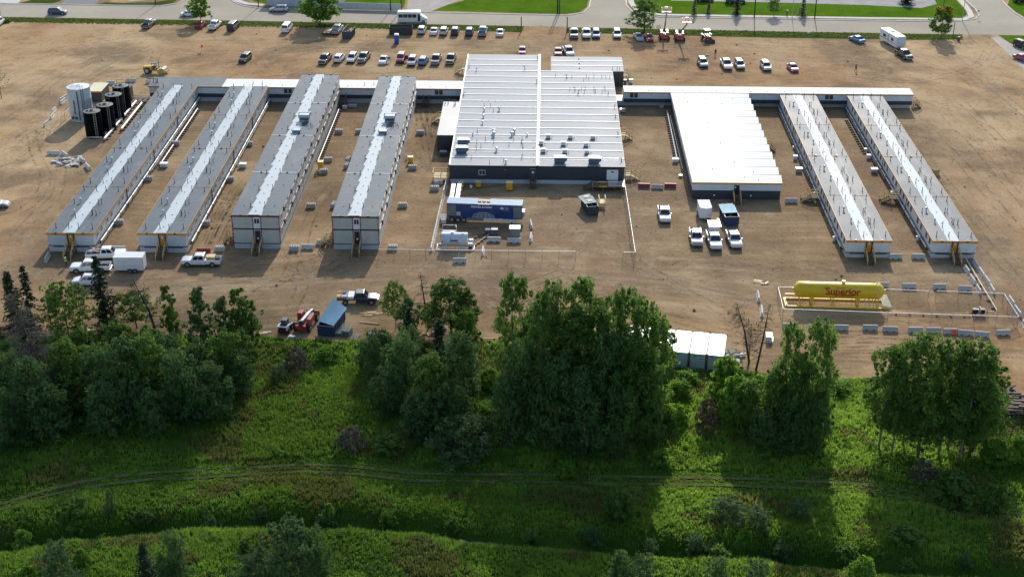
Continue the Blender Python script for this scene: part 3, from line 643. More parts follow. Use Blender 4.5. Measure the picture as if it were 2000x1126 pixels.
HV=PartProto(hv_fn)
def hv2_fn(par):
    m=MB(); m.box(-1.1,1.1,-.5,.8,.1,1.35,1); m.box(-1.25,1.25,-.65,.95,1.35,1.43,0); m.hexa([(-1.1,-.9,.55),(1.1,-.9,.55),(1.1,-.5,.2),(-1.1,-.5,.2),(-1.25,-.95,1.0),(1.25,-.95,1.0),(1.1,-.5,1.3),(-1.1,-.5,1.3)],1)
    m.hexa([(1.1,-.4,.4),(1.55,-.4,.7),(1.55,.6,.7),(1.1,.6,.4),(1.1,-.4,1.3),(1.6,-.4,1.3),(1.6,.6,1.3),(1.1,.6,1.3)],1)
    m.box(-1.0,1.0,-.3,.6,1.431,1.46,0); return m.build('air_handler',[M['hvac'],pm('blue_grey_sheet',(.12,.17,.21),.4,.2)],par)
HV2=PartProto(hv2_fn)
def hood_fn(par):
    m=MB(); m.box(-.42,.42,-.4,.4,0,.55,1); m.box(-.48,.48,-.05,.5,.55,.66,0); m.box(-.46,.46,-.52,-.35,.30,.42,0); m.tube([(.62,-.2,0),(.62,-.2,.3),(.78,-.2,.36),(.86,-.2,.2)],.04,6,1); m.box(-.5,.5,.1,.48,.66,.72,0)
    return m.build('roof_fan_unit',[M['batten'],M['hvacd']],par)
HOOD=PartProto(hood_fn)
def part(par,name,fn,mats,**k):
    m=MB(); fn(m); return m.build(name,mats,par,**k)
def stairs_geo(m,r,w=1.2,rise=1.2,land=1.1,run=1.9,m_s=0,m_r=0):
    """descends along -y from a landing at the wall (y=0)"""
    m.box(-w/2,w/2,-land,0,rise-.09,rise,m_s)
    for sx in(-w/2+.08,w/2-.08):
        m.box(sx-.06,sx+.06,-land+.02,-land+.14,0,rise-.09,m_s); m.box(sx-.06,sx+.06,-.2,-.08,0,rise-.09,m_s)
        m.bar((sx,-land,rise-.15),(sx,-land-run,.05),.06,.28,m_s)
    n=max(3,int(rise/.19))
    for i in range(n):
        y=-land-run*(i+.5)/n; z=rise-rise*(i+1)/(n+.3); m.box(-w/2+.03,w/2-.03,y-.14,y+.14,z-.04,z,m_s)
    for sx in(-w/2,w/2):
        r.bar((sx,-.05,rise+.95),(sx,-land,rise+.95),.09,.09); r.bar((sx,-land,rise+.95),(sx,-land-run,.95),.09,.12); r.bar((sx,-land,rise+.45),(sx,-land-run,.45),.05,.12)
        r.bar((sx,-.05,rise+.45),(sx,-land,rise+.45),.05,.12)
        for y,z in((-.08,rise),(-land,rise),(-land-run/2,rise/2),(-land-run,0)): r.bar((sx,y,max(0,z-.1)),(sx,y,z+.97),.09,.09)
def stairs(loc,rz,label,w=1.2,rise=1.2,land=1.1,run=1.9,mt='wood',group='timber stairs at the building doors'):
    t=thing('timber_stairs',label,'stairs',loc,rz,group); a=MB();r=MB(); stairs_geo(a,r,w,rise,land,run); a.build('steps',M['woodd'] if mt=='wood' else M[mt],t); r.build('handrail',M[mt],t); return t
def jag_strip(x0,x1,y0,y1,z,step=1.9,amp=.35,seed=0,xd=0):
    """membrane strip with wandering edges"""
    rg=random.Random(seed); m=MB(); L=[];Rr=[]; y=y0; k=0
    while y<y1-.3:
        e=min(y+3.8*(1+rg.uniform(-.05,.05)),y1); q=rg.uniform(.6,1.1)*amp; p=rg.uniform(-.08,.08)
        L+=[(x0+p-q*.5,y),(x0+p+q*.1,(y+e)/2),(x0+p+q*.5,e-.06)]; Rr+=[(x1+p+q*.45,y),(x1+p+q*.1,(y+e)/2),(x1+p-q*.35,e-.06)]; y=e
    n=len(L)-1
    v=[(x,y,z) for x,y in L]+[(x,y,z) for x,y in Rr]; k=n+1
    v+=[(x,y,z-.025) for x,y in L]+[(x,y,z-.025) for x,y in Rr]
    m.add(v,[(i,i+k,i+k+1,i+1) for i in range(n)]+[(i+2*k,i,i+1,i+1+2*k) for i in range(n)]+[(i+k,i+3*k,i+k+1+2*k,i+k+1) for i in range(n)]+[(0,2*k,3*k,k)]); return m
def one_storey(nm,label,x0,x1,y0,y1,h,side,zb,roof,seams,seed):
    """long single-storey dormitory; side=+1 east wall seen, -1 west wall seen"""
    W=x1-x0; L=y1-y0; t=thing('dormitory_building',label,'building',(x0,y0,0),0,'dormitory wings')
    part(t,'skirting',lambda m:m.box(.12,W-.12,.12,L-.05,0,zb-.10),M['skirt'])
    part(t,'base_band',lambda m:m.box(.03,W-.03,.03,L,zb-.10,zb+.04),M['black'])
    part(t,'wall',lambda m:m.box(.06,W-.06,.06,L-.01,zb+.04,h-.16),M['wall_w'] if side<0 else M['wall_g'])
    part(t,'roof',lambda m:m.box(-.03,W+.03,-.03,L,h-.16,h),roof)
    def fas(m):
        m.box(-.06,W+.06,-.07,-.03,h-.36,h+.03); m.box(-.07,-.03,-.03,L,h-.30,h+.03); m.box(W+.03,W+.07,-.03,L,h-.30,h+.03)
    part(t,'fascia',fas,M['orange'])
    for s in seams: part(t,'roof_seam',lambda m:(m.box(-.03,W*.36,s-y0-.07,s-y0+.07,h,h+.05),m.box(W*.36,W*.62,s-y0-.05,s-y0+.05,h-.02,h+.02),m.box(W*.62,W+.03,s-y0-.07,s-y0+.07,h,h+.05)),M['orange_d'])
    jag_strip(W*.345,W*.60,.0,L,h+.03,1.9,.13,seed).build('roof_membrane',M['memb'],t)
    part(t,'roof_joint',lambda m:m.box(W*.77,W*.77+.05,0,L,h,h+.018),M['darksteel'])
    # door with orange leaf in a dark portal
    def portal(m):
        m.box(W*.43,W*.43+.12,-.22,.06,.0,h+.06); m.box(W*.58-.12,W*.58,-.22,.06,.0,h+.06); m.box(W*.43+.12,W*.58-.12,-.22,.06,h-.12,h+.06)
    part(t,'door_frame',portal,M['darksteel'])
    d=part(t,'door',lambda m:m.box(W*.455,W*.56,-.03,.05,zb+.1,h-.16),M['orange'])
    part(d,'handle',lambda m:m.box(W*.545,W*.552,-.08,-.03,zb+.95,zb+1.1),M['steel']); part(d,'notice',lambda m:m.box(W*.49,W*.52,-.036,-.031,zb+1.45,zb+1.8),M['white'])
    for f_ in(.10,.60): part(t,'access_panel',lambda m:m.box(W*f_,W*(f_+.32),.09,.12,zb-.32,zb-.18),M['black'])
    for fx in(.20,.78): SCUP.put(t,(W*fx,-.07,h+.05))
    for s in seams[1:-1] if len(seams)>2 else seams:
        for fx in(.20,.72): SCUP.put(t,(W*fx,s-y0,h+.08))
    # windows along the seen side wall
    y=2.0;i=0; sp=[2.3,3.6,2.5,4.9,2.2,3.5]
    xs_=W-.06 if side>0 else .06
    while y<L-2:
        (WIN if side>0 else WIND).put(t,(xs_,y,zb+1.25),R(90) if side>0 else R(-90)); y+=sp[i%6]; i+=1
    # utility line hung on the seen side
    ux=W+.38 if side>0 else -.38
    def ut(m):
        m.cyl((ux,1.8,zb+.02),(ux,L-1,zb+.02),.11,.11,8)
        m.cyl((ux+.20*side,L*.45,zb-.3),(ux+.20*side,L-1,zb-.3),.05,.05,8,1)
        yy=1.8
        while yy<L-1: m.cyl((ux,yy,zb+.02),(ux,yy+.18,zb+.02),.19,.19,8,1); m.box(min(ux,ux-.4*side),max(ux,ux-.4*side),yy,yy+.08,zb-.42,zb-.14,1); m.box(ux-.05,ux+.05,yy,yy+.08,0,zb-.4,1); yy+=3.9
    part(t,'utility_pipe',ut,[M['whitepipe'] if side>0 else pm('pale_teal_pipe',(.42,.50,.50),.4),M['darksteel']])
    for s in seams: part(t,'downpipe',lambda m:m.box(xs_+.02*side-.06,xs_+.02*side+.06+.06*side,s-y0-.06,s-y0+.06,.1,h-.3),M['darksteel'])
    # vent pipes in rows
    rg=random.Random(seed+5); ss_=[y0]+list(seams[:-1]) if abs(seams[-1]-y1)<3 else [y0]+list(seams)
    ends=ss_[1:]+[y1]
    for a,b in zip(ss_,ends):
        sl=b-a; a_=a-y0
        for k,(fy,xs2) in enumerate(((.09,(.13,.42,.62,.91)),(.30,(.40,)),(.36,(.70,.80)),(.62,(.13,)),(.60,(.66,)),(.90,(.12,.40,.63,.90)))):
            for fx in xs2: PIPE.put(t,(W*(fx+rg.uniform(-.01,.01)),a_+sl*fy+rg.uniform(-.15,.15),h),rg.random()*6,(1,1,rg.uniform(.88,1.12)))
        MUSH.put(t,(W*.24,a_+sl*.64,h),0,(.75,.75,1.0)); MUSH.put(t,(W*.29,a_+sl*.40,h),0,(.6,.6,.9)); GOOSE.put(t,(W*.72,a_+sl*.62,h),1.2); GOOSE.put(t,(W*.69,a_+sl*.40,h),2.2)
        for q in range(4): CAP.put(t,(W*(.46+rg.uniform(-.03,.06)),a_+sl*(q+.5)/4,h+.03),0,(.7,.7,.6))
        CAP.put(t,(W*.83,a_+sl*.42,h))
    return t
E1=[228.47,247.6,266.4]; 
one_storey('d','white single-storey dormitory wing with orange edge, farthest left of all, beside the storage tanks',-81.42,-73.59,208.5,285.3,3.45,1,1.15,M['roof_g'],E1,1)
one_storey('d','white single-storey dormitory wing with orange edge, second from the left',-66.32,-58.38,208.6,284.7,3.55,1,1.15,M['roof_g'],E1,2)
E2=[228.9,248.0,265.3]
one_storey('d','white single-storey dormitory wing just right of the white-roofed dining hall',50.27,57.65,209.83,283.5,3.16,-1,.98,M['roof_l'],E2,3)
one_storey('d','white single-storey dormitory wing farthest right of all, beside the open dirt',64.39,71.63,210.04,283.4,3.14,-1,.98,M['roof_l'],E2,4)
def duct_fn(par):
    m=MB(); m.box(0,.13,0,2.5,.0,.09); return m.build('wall_duct',M['batten'],par)
DUCT=PartProto(duct_fn)
def two_storey(label,x0,x1,y0,y1,h,seed,hv):
    W=x1-x0; L=y1-y0; t=thing('dormitory_building',label,'building',(x0,y0,0),0,'dormitory wings')
    zb=1.0; zm=3.6
    part(t,'skirting',lambda m:m.box(.12,W-.12,.12,L-.02,0,zb-.08),M['skirt'])
    part(t,'base_band',lambda m:m.box(.03,W-.03,.03,L-.02,zb-.08,zb+.05),M['black'])
    part(t,'lower_wall',lambda m:m.box(.06,W-.06,.06,L-.02,zb+.05,zm-.1),M['wall_b'])
    part(t,'floor_band',lambda m:m.box(.0,W,.0,L-.02,zm-.1,zm+.12),M['maroon'])
    part(t,'upper_wall',lambda m:m.box(.06,W-.06,.06,L-.02,zm+.12,h-.16),M['wall_b'])
    part(t,'roof',lambda m:m.box(-.03,W+.03,-.03,L,h-.16,h),M['roof_g'])
    part(t,'fascia',lambda m:(m.box(-.06,W+.06,-.08,-.03,h-.26,h+.03),m.box(W*.36,W*.60,-.10,-.08,h-.1,h+.16),m.box(-.06,W+.06,L,L+.05,h-.22,h+.05)),M['maroon'])
    def tr(m):
        for z0,z1 in((zb+.05,zm-.1),(zm+.12,h-.22)):
            for f in(0,.435,.60): m.box(W*f,W*f+.10,-.02,.06,z0,z1)
            m.box(W-.1,W,-.02,.06,z0,z1)
    part(t,'corner_trim',tr,M['maroon'])
    part(t,'white_panel',lambda m:m.box(W*.435+.1,W*.60,.03,.06,zm+.12,h-.22),M['white'])
    def fw_(par):
        return win_fn(.75,.85,M['white'])(par)
    WIN.put(t,(W*.525,.03,zm+1.45),0,(.8,1,.95))
    d=part(t,'door',lambda m:m.box(W*.47,W*.58,-.01,.05,zb+.05,zm-.3),pm('maroon_door',(.06,.02,.035),.5)); part(d,'window',lambda m:m.box(W*.51,W*.54,-.02,-.011,zb+1.3,zb+1.9),M['pane']); part(d,'notice',lambda m:m.box(W*.51,W*.545,-.02,-.011,zb+.8,zb+1.1),M['white'])
    for s in(229.5,248.2,266.9): part(t,'roof_seam',lambda m:(m.box(-.03,W*.36,s-y0-.13,s-y0+.13,h,h+.05),m.box(W*.36,W*.62,s-y0-.1,s-y0+.1,h-.02,h+.03),m.box(W*.62,W+.03,s-y0-.13,s-y0+.13,h,h+.05)),M['memb'])
    jag_strip(W*.355,W*.61,.0,L,h+.04,1.85,.40,seed).build('roof_membrane',M['memb'],t)
    for s in(y0-.02,229.5,248.2,266.9,y1-.1):
        for fx in(.2,.78): SCUP.put(t,(W*fx,s-y0,h+.08))
    rg=random.Random(seed)
    for k in range(10):
        yy=3.5+k*7.45; PIPE.put(t,(W*.33,yy,h),0,(1,1,.8)); PIPE.put(t,(W*.62,yy+.5,h),0,(1,1,.8))
    for k in range(19): CAP.put(t,(W*.48,1.6+k*3.8,h+.03),0,(.7,.7,.7))
    for k in range(8): CAP.put(t,(W*.18,4+k*9.3,h)); CAP.put(t,(W*.82,4+k*9.3,h))
    for x,y,s_ in hv: HV.put(t,(x-x0,y-y0,h),0,s_)
    for k in range(7): (PIPE if k%2 else GOOSE).put(t,(W*(.66+.04*k),hv[0][1]-y0-2.3+rg.uniform(-1.3,1.3),h),rg.random()*6,(.8,.8,.7))
    # both floors of the east wall: sunshade boxes, windows and pipe runs
    for z in(h-.28,zm-.25):
        yy=1.0
        while yy<L-3: DUCT.put(t,(W-.06,yy,z)); yy+=3.8
    def sh2(m):
        for z in(h-.62,zm-.6): m.box(W-.06,W+.10,.4,L-.6,z-.03,z+.06)
        yy=3.9
        while yy<L-3:
            m.box(W-.06,W+.28,yy,yy+.35,zm-.7,zm+.05); m.box(W-.06,W+.28,yy,yy+.35,h-.8,h-.1); yy+=7.6
    part(t,'wall_conduit',sh2,pm('brown_grey_conduit',(.12,.10,.09),.6))
    yy=2.6
    while yy<L-2:
        WINS.put(t,(W-.06,yy,zb+1.35),R(90)); WINS.put(t,(W-.06,yy,zm+1.2),R(90)); yy+=3.8
    return t
two_storey('two-storey dormitory wing with maroon bands, left of the pair',-51.02,-43.1,210.57,285.36,6.07,11,[(-43.1-2.9,265.4-9.0,(1,1,1)),(-43.1-3.4,250.2-.5,(.8,.6,.5))])
two_storey('two-storey dormitory wing with maroon bands, right of the pair, nearer the main hall',-34.41,-26.68,210.68,284.75,6.06,12,[(-26.68-2.7,256.4,(1,1,1)),(-26.68-3.4,249.7,(.8,.6,.5))])
# ---- main hall
t=thing('main_hall','large charcoal central hall with ribbed pale metal roof and many roof vents','building',(-16.88,240.31,0)); H=3.56
XL,XR,YB1,YB2=0,32.25,68.6,57.0
part(t,'skirting',lambda m:m.box(.15,XR-.15,.15,50,0,.8),M['skirt'])
part(t,'wall',lambda m:(m.box(.06,XR-.06,.06,YB2-.06,.8,H-.16),m.box(.06,16.2,YB2-.06,YB1-.06,0,H-.16),m.box(.10,XR-.10,50,YB2-.10,0,.8)),M['wall_d'])
part(t,'left_roof',lambda m:m.box(-.05,16.25,-.05,YB1,H-.16,H),M['roof_w'])
part(t,'right_roof',lambda m:m.box(16.25,XR+.05,-.05,YB2,H-.16,H),M['roof_w'])
part(t,'roof_edge_trim',lambda m:(m.box(-.12,XR+.12,-.12,-.05,H-.18,H+.05),m.box(XR+.05,XR+.12,-.05,YB2,H-.18,H+.06)),M['black'])
def bt(m):
    for k in range(1,17): m.box(0,16.0,k*4.03-.13,k*4.03+.13,H,H+.10)
part(t,'roof_batten',bt,M['batten'],bevel=.03)
def bt2(m):
    for k in range(1,15):
        if k*4.03<YB2: m.box(16.5,XR+.05,k*4.03-.13,k*4.03+.13,H,H+.10)
part(t,'roof_batten',bt2,M['batten'],bevel=.03)
part(t,'ridge_cap',lambda m:(m.box(16.0,16.5,0,YB1,H,H+.16),m.box(-.12,.12,0,YB1,H,H+.12)),M['batten'])
def lm(px,py,z=3.56): p=G(px,py,z); return (p.x+16.88,p.y-240.31,z)
def Z2(x,y): return lm(870+x/5.555,180+y/5.555)
for x,y in((1115,500),(1355,505),(1600,510),(1035,570),(1280,580),(1525,590),(1062,655),(1295,662),(1535,670)): HOOD.put(t,Z2(x,y))
for x,y in((190,575),(175,660),(1240,770),(1610,775)): HV2.put(t,Z2(x,y),0,(.85,.85,.9))
for x,y,s_ in((525,450,1.3),(525,478,1.3),(748,445,1.2),(720,475,1.2),(553,640,1.1),(583,200,1.1),(420,205,.9),(412,275,.9),(402,345,.9),(655,770,.9),(887,475,.8)): MUSH.put(t,Z2(x,y),0,(s_,s_,s_*.9))
for x,y in((830,715),(840,605),(1910,755),(1872,475),(1835,175),(1845,280),(198,42),(295,480),(825,560),(1440,20)): GOOSE.put(t,Z2(x,y),random.random()*6,(1.2,1.2,1))
for x,y in((345,440),(435,520),(340,560),(385,600),(480,780),(630,760),(740,520),(690,590),(525,560),(280,730),(335,630),(830,520),(520,215),(490,165),(420,160),(1700,15),(1765,15),(1625,12)): PIPE.put(t,Z2(x,y),0,(.7,.7,.9))
for x in range(330,960,70): CAP.put(t,Z2(x,97),0,(.7,.7,.7)); 
for y in range(100,760,72): CAP.put(t,Z2(955,y),0,(.7,.7,.7))
for x,y in((1107,152),(1085,150),(1117,152),(1145,152),(1150,155),(1160,152),(1175,153),(1183,153),(1191,153),(1140,159),(1136,175),(1143,175),(1160,176),(1162,181),(1180,175),(1182,178),(1113,176),(1188,187),(1141,183)): PIPE.put(t,lm(px=x,py=y),0,(.7,.7,.8))
for x,y in((1050,116),(1025,137),(1048,163),(1123,178),(1129,184),(1107,153),(916,133),(930,140)): GOOSE.put(t,lm(px=x,py=y),random.random()*6,(1.2,1.2,1.1))
def flatline(m):
    for a,b in((345,610),(330,850),(140,330)):
        pass
    p=Z2(345,415); q=Z2(560,418); m.box(p[0],q[0],p[1],p[1]+.08,H,H+.07); p=Z2(300,488); q=Z2(850,488); m.box(p[0],q[0],p[1],p[1]+.06,H,H+.06); p=Z2(250,650); q=Z2(600,650); m.box(p[0],q[0],p[1],p[1]+.06,H,H+.06); p=Z2(1000,735); q=Z2(1880,735); m.box(p[0],q[0],p[1],p[1]+.06,H,H+.06)
part(t,'roof_pipe',flatline,M['hvac'])
WIN.put(t,(6.0,.06,2.15),0,(1.05,1,.95))
d=part(t,'door',lambda m:m.box(14.95,15.85,-.02,.05,.95,3.0),M['hvacd']); part(d,'window',lambda m:m.box(15.2,15.6,-.03,-.021,2.1,2.5),M['white']); part(t,'door_canopy',lambda m:m.box(14.8,15.9,-.5,.05,3.12,3.2),M['steel'])
g_=part(t,'loading_door',lambda m:m.box(29.0,31.1,-.03,.05,.95,2.95),M['white']); part(g_,'window',lambda m:m.box(29.8,30.3,-.04,-.031,2.4,2.65),M['pane'])
part(t,'wall_lamp',lambda m:m.lathe([(.0,0),(.16,.02),(.16,.2),(0,.22)],10,0,(10.3,-.1,2.7)),M['steel'])
tag_l='%s'
t=thing('annex','low white-roofed annex behind the right half of the main hall','building',(1.94,297.4,0)); W=16.05
part(t,'wall',lambda m:m.box(.05,W-.05,.0,10.3,0,3.4),M['wall_d']); part(t,'roof',lambda m:m.box(0,W,-.1,10.4,3.4,3.56),M['roof_w'])
part(t,'roof_batten',lambda m:[m.box(0,W,k*3.5-.12,k*3.5+.12,3.56,3.66) for k in(1,2)],M['batten'])
for k in range(3): CAP.put(t,(6.3,1.6+k*3.4,3.56),0,(1.2,1.2,1.2))
for x in(13.6,14.6,15.1): PIPE.put(t,(x,1.0,3.56),0,(.7,.7,.9))
t=thing('annex','small grey-roofed annex on the left flank of the main hall','building',(-20.35,256.5,0))
part(t,'wall',lambda m:m.box(.05,3.3,.05,19.7,0,3.24),M['wall_d']); part(t,'roof',lambda m:m.box(0,3.34,0,19.8,3.24,3.4),roof_mat('pale_grey_roof',(.20,.225,.24),rough=.5,streak=.12))
for x,y in((.4,18.5),(1.0,18.8),(2.3,17.6),(2.6,18.2)): GOOSE.put(t,(x,y,3.4),1,(1.2,1.2,1.2))
# ---- dining hall with the bright white module roof
t=thing('dining_hall','dining hall with bright white saw-edged roof and an orange front edge','building',(27.29,234.01,0)); W=15.95; L=49.5; H=3.23
part(t,'lower_wall',lambda m:m.box(.08,W-.08,.08,L,0,1.72),M['wall_d'])
part(t,'upper_wall',lambda m:m.box(.05,W-.05,.05,L,1.72,H-.14),M['wall_w'])
def pan(m):
    k=0
    for i in range(13):
        y=i*3.9; y1_=min(y+3.9,L+.2); m.hexa([(-.05,y,H-.12),(W+.10+.0,y,H-.12),(W+.42,y1_-.22,H-.12),(-.05,y1_-.03,H-.12),(-.05,y,H+.0),(W+.10,y,H+.0),(W+.42,y1_-.22,H+.10),(-.05,y1_-.03,H+.10)])
part(t,'roof',pan,M['roof_ww'])
part(t,'fascia',lambda m:m.box(-.06,W+.08,-.06,-.0,H-.28,H+.04),M['orange'])
for i in range(1,13): part(t,'roof_joint',lambda m:m.hexa([(0,i*3.9-.09,H-.02),(W+.1,i*3.9-.12,H+.0),(W+.1,i*3.9+.02,H+.0),(0,i*3.9+.0,H-.02),(0,i*3.9-.09,H+.02),(W+.1,i*3.9-.12,H+.12),(W+.1,i*3.9+.02,H+.12),(0,i*3.9,H+.02)]),pm('roof_joint_grey',(.30,.31,.32),.7,spec=.1))
part(t,'side_fascia',lambda m:m.box(-.09,-.055,0,L,H-.3,H-.02),M['darksteel'])
d=part(t,'door',lambda m:m.box(7.5,8.45,0.0,.07,.95,2.75),M['black']); part(d,'notice',lambda m:m.box(7.6,7.85,-.01,-.001,2.2,2.45),M['white'])
def lampf(par): 
    m=MB(); m.box(-.14,.14,-.12,0,-.12,.12); return m.build('wall_lamp',M['white'],par)
LAMP=PartProto(lampf)
for x in(4.0,10.6): LAMP.put(t,(x,.08,.75))
for x,y in((4.2,6.3),(8.6,9.9),(12,1.3),(9.6,2.5),(11.5,5),(7.2,20),(6,31),(3,44),(10,43),(7,46),(12.5,46)): CAP.put(t,(x,y,H+.06),0,(.6,.6,.8))
part(t,'cable_line',lambda m:(m.cyl((-.45,14,.25),(-.45,44,.25),.09,.09,8),),M['whitepipe'])
# ---- long corridor that links every wing
t=thing('link_corridor','long low corridor running behind all wings, white roof turning grey at the left end','building',(-84.0,284.6,0))
part(t,'skirting',lambda m:(m.box(.1,162.2,.35,4.3,0,1.0)),M['skirt'])
part(t,'lower_wall',lambda m:(m.box(.05,67,.10,5.2,1.0,1.85),m.box(101.4,162.3,-.6,3.2,1.0,1.85)),M['wall_d'])
part(t,'upper_wall',lambda m:(m.box(.03,67.06,.07,5.25,1.85,3.25),m.box(101.4,162.35,-.63,3.25,1.85,3.2)),M['wall_w'])
part(t,'grey_roof',lambda m:m.box(-.2,15.7,0,6.2,3.25,3.4),M['roof_g'])
part(t,'white_roof',lambda m:m.box(15.7,67.05,0,5.35,3.25,3.42),M['roof_ww'])
part(t,'white_roof',lambda m:m.box(101.35,162.45,-.75,3.4,3.2,3.36),M['roof_ww'])
part(t,'fascia',lambda m:(m.box(-.2,67.0,-.05,0,3.12,3.42),m.box(101.35,162.45,-.80,-.75,3.08,3.36)),pm('ochre_fascia',(.36,.22,.05),.6))
def cw(px,py):
    p=G(px,py,2.6); return p.x+84.0
for px,py,yy in((559,176,.07),(853,180,.07),(1234,187,-.63),(1617,193,-.63)): WIND.put(t,(cw(px,py),yy,2.55)); WIND.put(t,(cw(px,py)+.9,yy,2.55))
for k in range(14): CAP.put(t,(18+k*3.5,1.2,3.42),0,(.6,.6,.8))
for k in range(16): CAP.put(t,(103+k*3.6,.2,3.36),0,(.6,.6,.8))
for x in(22,24,48,50,82-36): GOOSE.put(t,(x,2.2,3.42),1.5,(1,1,.8))
for x in(.4,1.0,1.3): GOOSE.put(t,(x,2.5,3.4),x*4,(1.5,1.5,1.2))
LAMP.put(t,(9.9,-.0+.3,.6)); 
for x,y in((23.5,.35),(104,-.6),(110,-.6),(143,-.6)): LAMP.put(t,(x,y if y>0 else .33,.65))
# ---- stairs and decks
stairs((-81.42+7.83*.507,208.5-.1,0),0,'timber stairs at the orange door of the farthest-left dormitory wing')
stairs((-66.32+7.94*.507,208.6-.1,0),0,'timber stairs at the orange door of the second dormitory wing from the left')
stairs((-51.02+7.92*.525,210.5,0),0,'timber stairs below the dark door of the left two-storey wing',rise=1.1)
stairs((-34.41+7.73*.525,210.6,0),0,'timber stairs below the dark door of the right two-storey wing',rise=1.1)
stairs((50.27+7.4*.507,209.75,0),0,'timber stairs at the orange door of the dormitory wing right of the dining hall',rise=1.0,run=1.7)
stairs((64.39+7.3*.507,209.95,0),0,'timber stairs at the orange door of the farthest-right dormitory wing',rise=1.0,run=1.7)
stairs((27.29+7.97,234.0,0),0,'dark timber stairs at the black door of the dining hall',rise=.95,run=1.6,mt='wood')
stairs((-16.88+15.4,240.25,0),0,'dark timber stairs in the middle of the main hall front',rise=.95,land=.9,run=1.7,mt='woodd')
def side_deck(px,py,rz,label,w=1.5,rise=1.0,land=1.3,run=1.5,mt='woodl'): 
    p=G(px,py); return stairs((p.x,p.y,0),rz,label,w,rise,land,run,mt)
stairs((-51.3,212.6,0),R(-90)+R(0),'yellow timber stairs tucked against the left wall of the left two-storey wing',w=1.3,rise=1.1,land=.9,run=.9)
stairs((-34.7,211.9,0),R(-90),'yellow timber stairs tucked against the left wall of the right two-storey wing',w=1.3,rise=1.1,land=1.0,run=1.0)
stairs((15.6,243.2,0),R(90),'fresh timber stairs at the front right corner of the main hall',w=1.7,rise=1.0,land=1.2,run=1.6,mt='woodl')
stairs((15.6,264.5,0),R(90),'fresh timber stairs half way along the right side of the main hall',w=1.8,rise=1.0,land=1.3,run=1.3,mt='woodl')
stairs((50.0,233.5,0),R(-90),'yellow timber stairs half way along the left side of the inner right wing',w=1.7,rise=1.0,land=1.4,run=1.7)
stairs((64.1,233.5,0),R(-90),'yellow timber stairs half way along the left side of the farthest-right wing',w=1.7,rise=1.0,land=1.4,run=1.7)
stairs((43.6,258.5,0),R(90),'weathered timber stairs at the right side of the dining hall',w=1.6,rise=1.0,land=1.0,run=1.2,mt='wood')
stairs((-17.2,306.0,0),R(-90),'fresh timber stairs at the back left corner of the main hall',w=1.6,rise=1.2,land=1.0,run=1.6,mt='woodl')
stairs((18.1,303.0,0),R(90),'fresh timber stairs right of the rear annex',w=1.6,rise=1.0,land=.9,run=1.0,mt='woodl')
stairs((78.6,285.4,0),R(90),'yellow timber stairs at the right end of the long corridor',w=1.6,rise=1.0,land=.7,run=1.2)
stairs((-42.5,284.4,0),R(0),'dark timber stairs in the corner of the left two-storey wing and the corridor',w=1.6,rise=1.4,land=1.0,run=2.6,mt='woodd')
stairs((-24.6,284.4,0),R(0),'dark timber stairs in the corner of the right two-storey wing and the corridor',w=1.2,rise=1.2,land=1.0,run=1.4,mt='woodd')
stairs((-20.5,273.3,0),R(-90),'fresh timber stairs beside the small left annex',w=1.6,rise=1.0,land=.8,run=1.3,mt='woodl')
stairs((-66.6,243.5,0),R(-90),'thin timber stairs at the left side of the second dormitory wing',w=1.4,rise=1.0,land=.5,run=1.1,mt='wood')
t=thing('timber_deck','fresh timber deck with handrail at the left front corner of the main hall','deck',(-20.0,240.6,0))
part(t,'deck',lambda m:[m.box(0,2.9,i*.3,i*.3+.26,.85,.93) for i in range(9)],M['woodl'])
part(t,'post',lambda m:[m.box(x,x+.12,y,y+.12,0,1.9) for x in(0,1.4,2.7) for y in(0,2.5)],M['woodl'])
part(t,'handrail',lambda m:(m.bar((0,.06,1.9),(0,2.6,1.9),.09),m.bar((0,2.56,1.9),(2.8,2.56,1.9),.09),m.bar((0,2.56,1.4),(2.8,2.56,1.4),.07),m.bar((0,.06,1.4),(0,2.6,1.4),.07)),M['woodl'])
t=thing('loading_deck','weathered timber loading deck with steel plate below the white loading door','deck',(9.4,236.9,0))
part(t,'deck',lambda m:[m.box(0,4.1,i*.31,i*.31+.28,.86,.94) for i in range(10)],M['woodd']); part(t,'plate',lambda m:m.box(3.0,5.9,0.2,3.1,.945,1.0),M['steel'])
part(t,'deck_extension',lambda m:[m.box(4.1,6.0,i*.31,i*.31+.28,.86,.94) for i in range(10)],M['woodd'])
part(t,'post',lambda m:[m.box(x,x+.14,y,y+.14,0,.86) for x in(0,2,4,5.86) for y in(0,2.9)],M['woodd'])
part(t,'handrail',lambda m:(m.bar((0,.05,1.9),(5.9,.05,1.9),.06),[m.bar((x,.05,.94),(x,.05,1.9),.07) for x in(0,2.9,5.9)]),M['wood'])
part(t,'bumper',lambda m:m.box(1.2,2.7,-.05,.02,.9,1.15),M['yelbox'])
part(t,'steps',lambda m:[m.box(-.3-.32*i,-.02-.32*i,.2,2.6,.70-.17*i,.76-.17*i) for i in range(5)]+[m.bar((-.1,.2,1.9),(-1.6,.2,1.0),.06,.1),m.bar((-.1,.2,1.4),(-1.6,.2,.5),.06,.1)],M['woodd'])
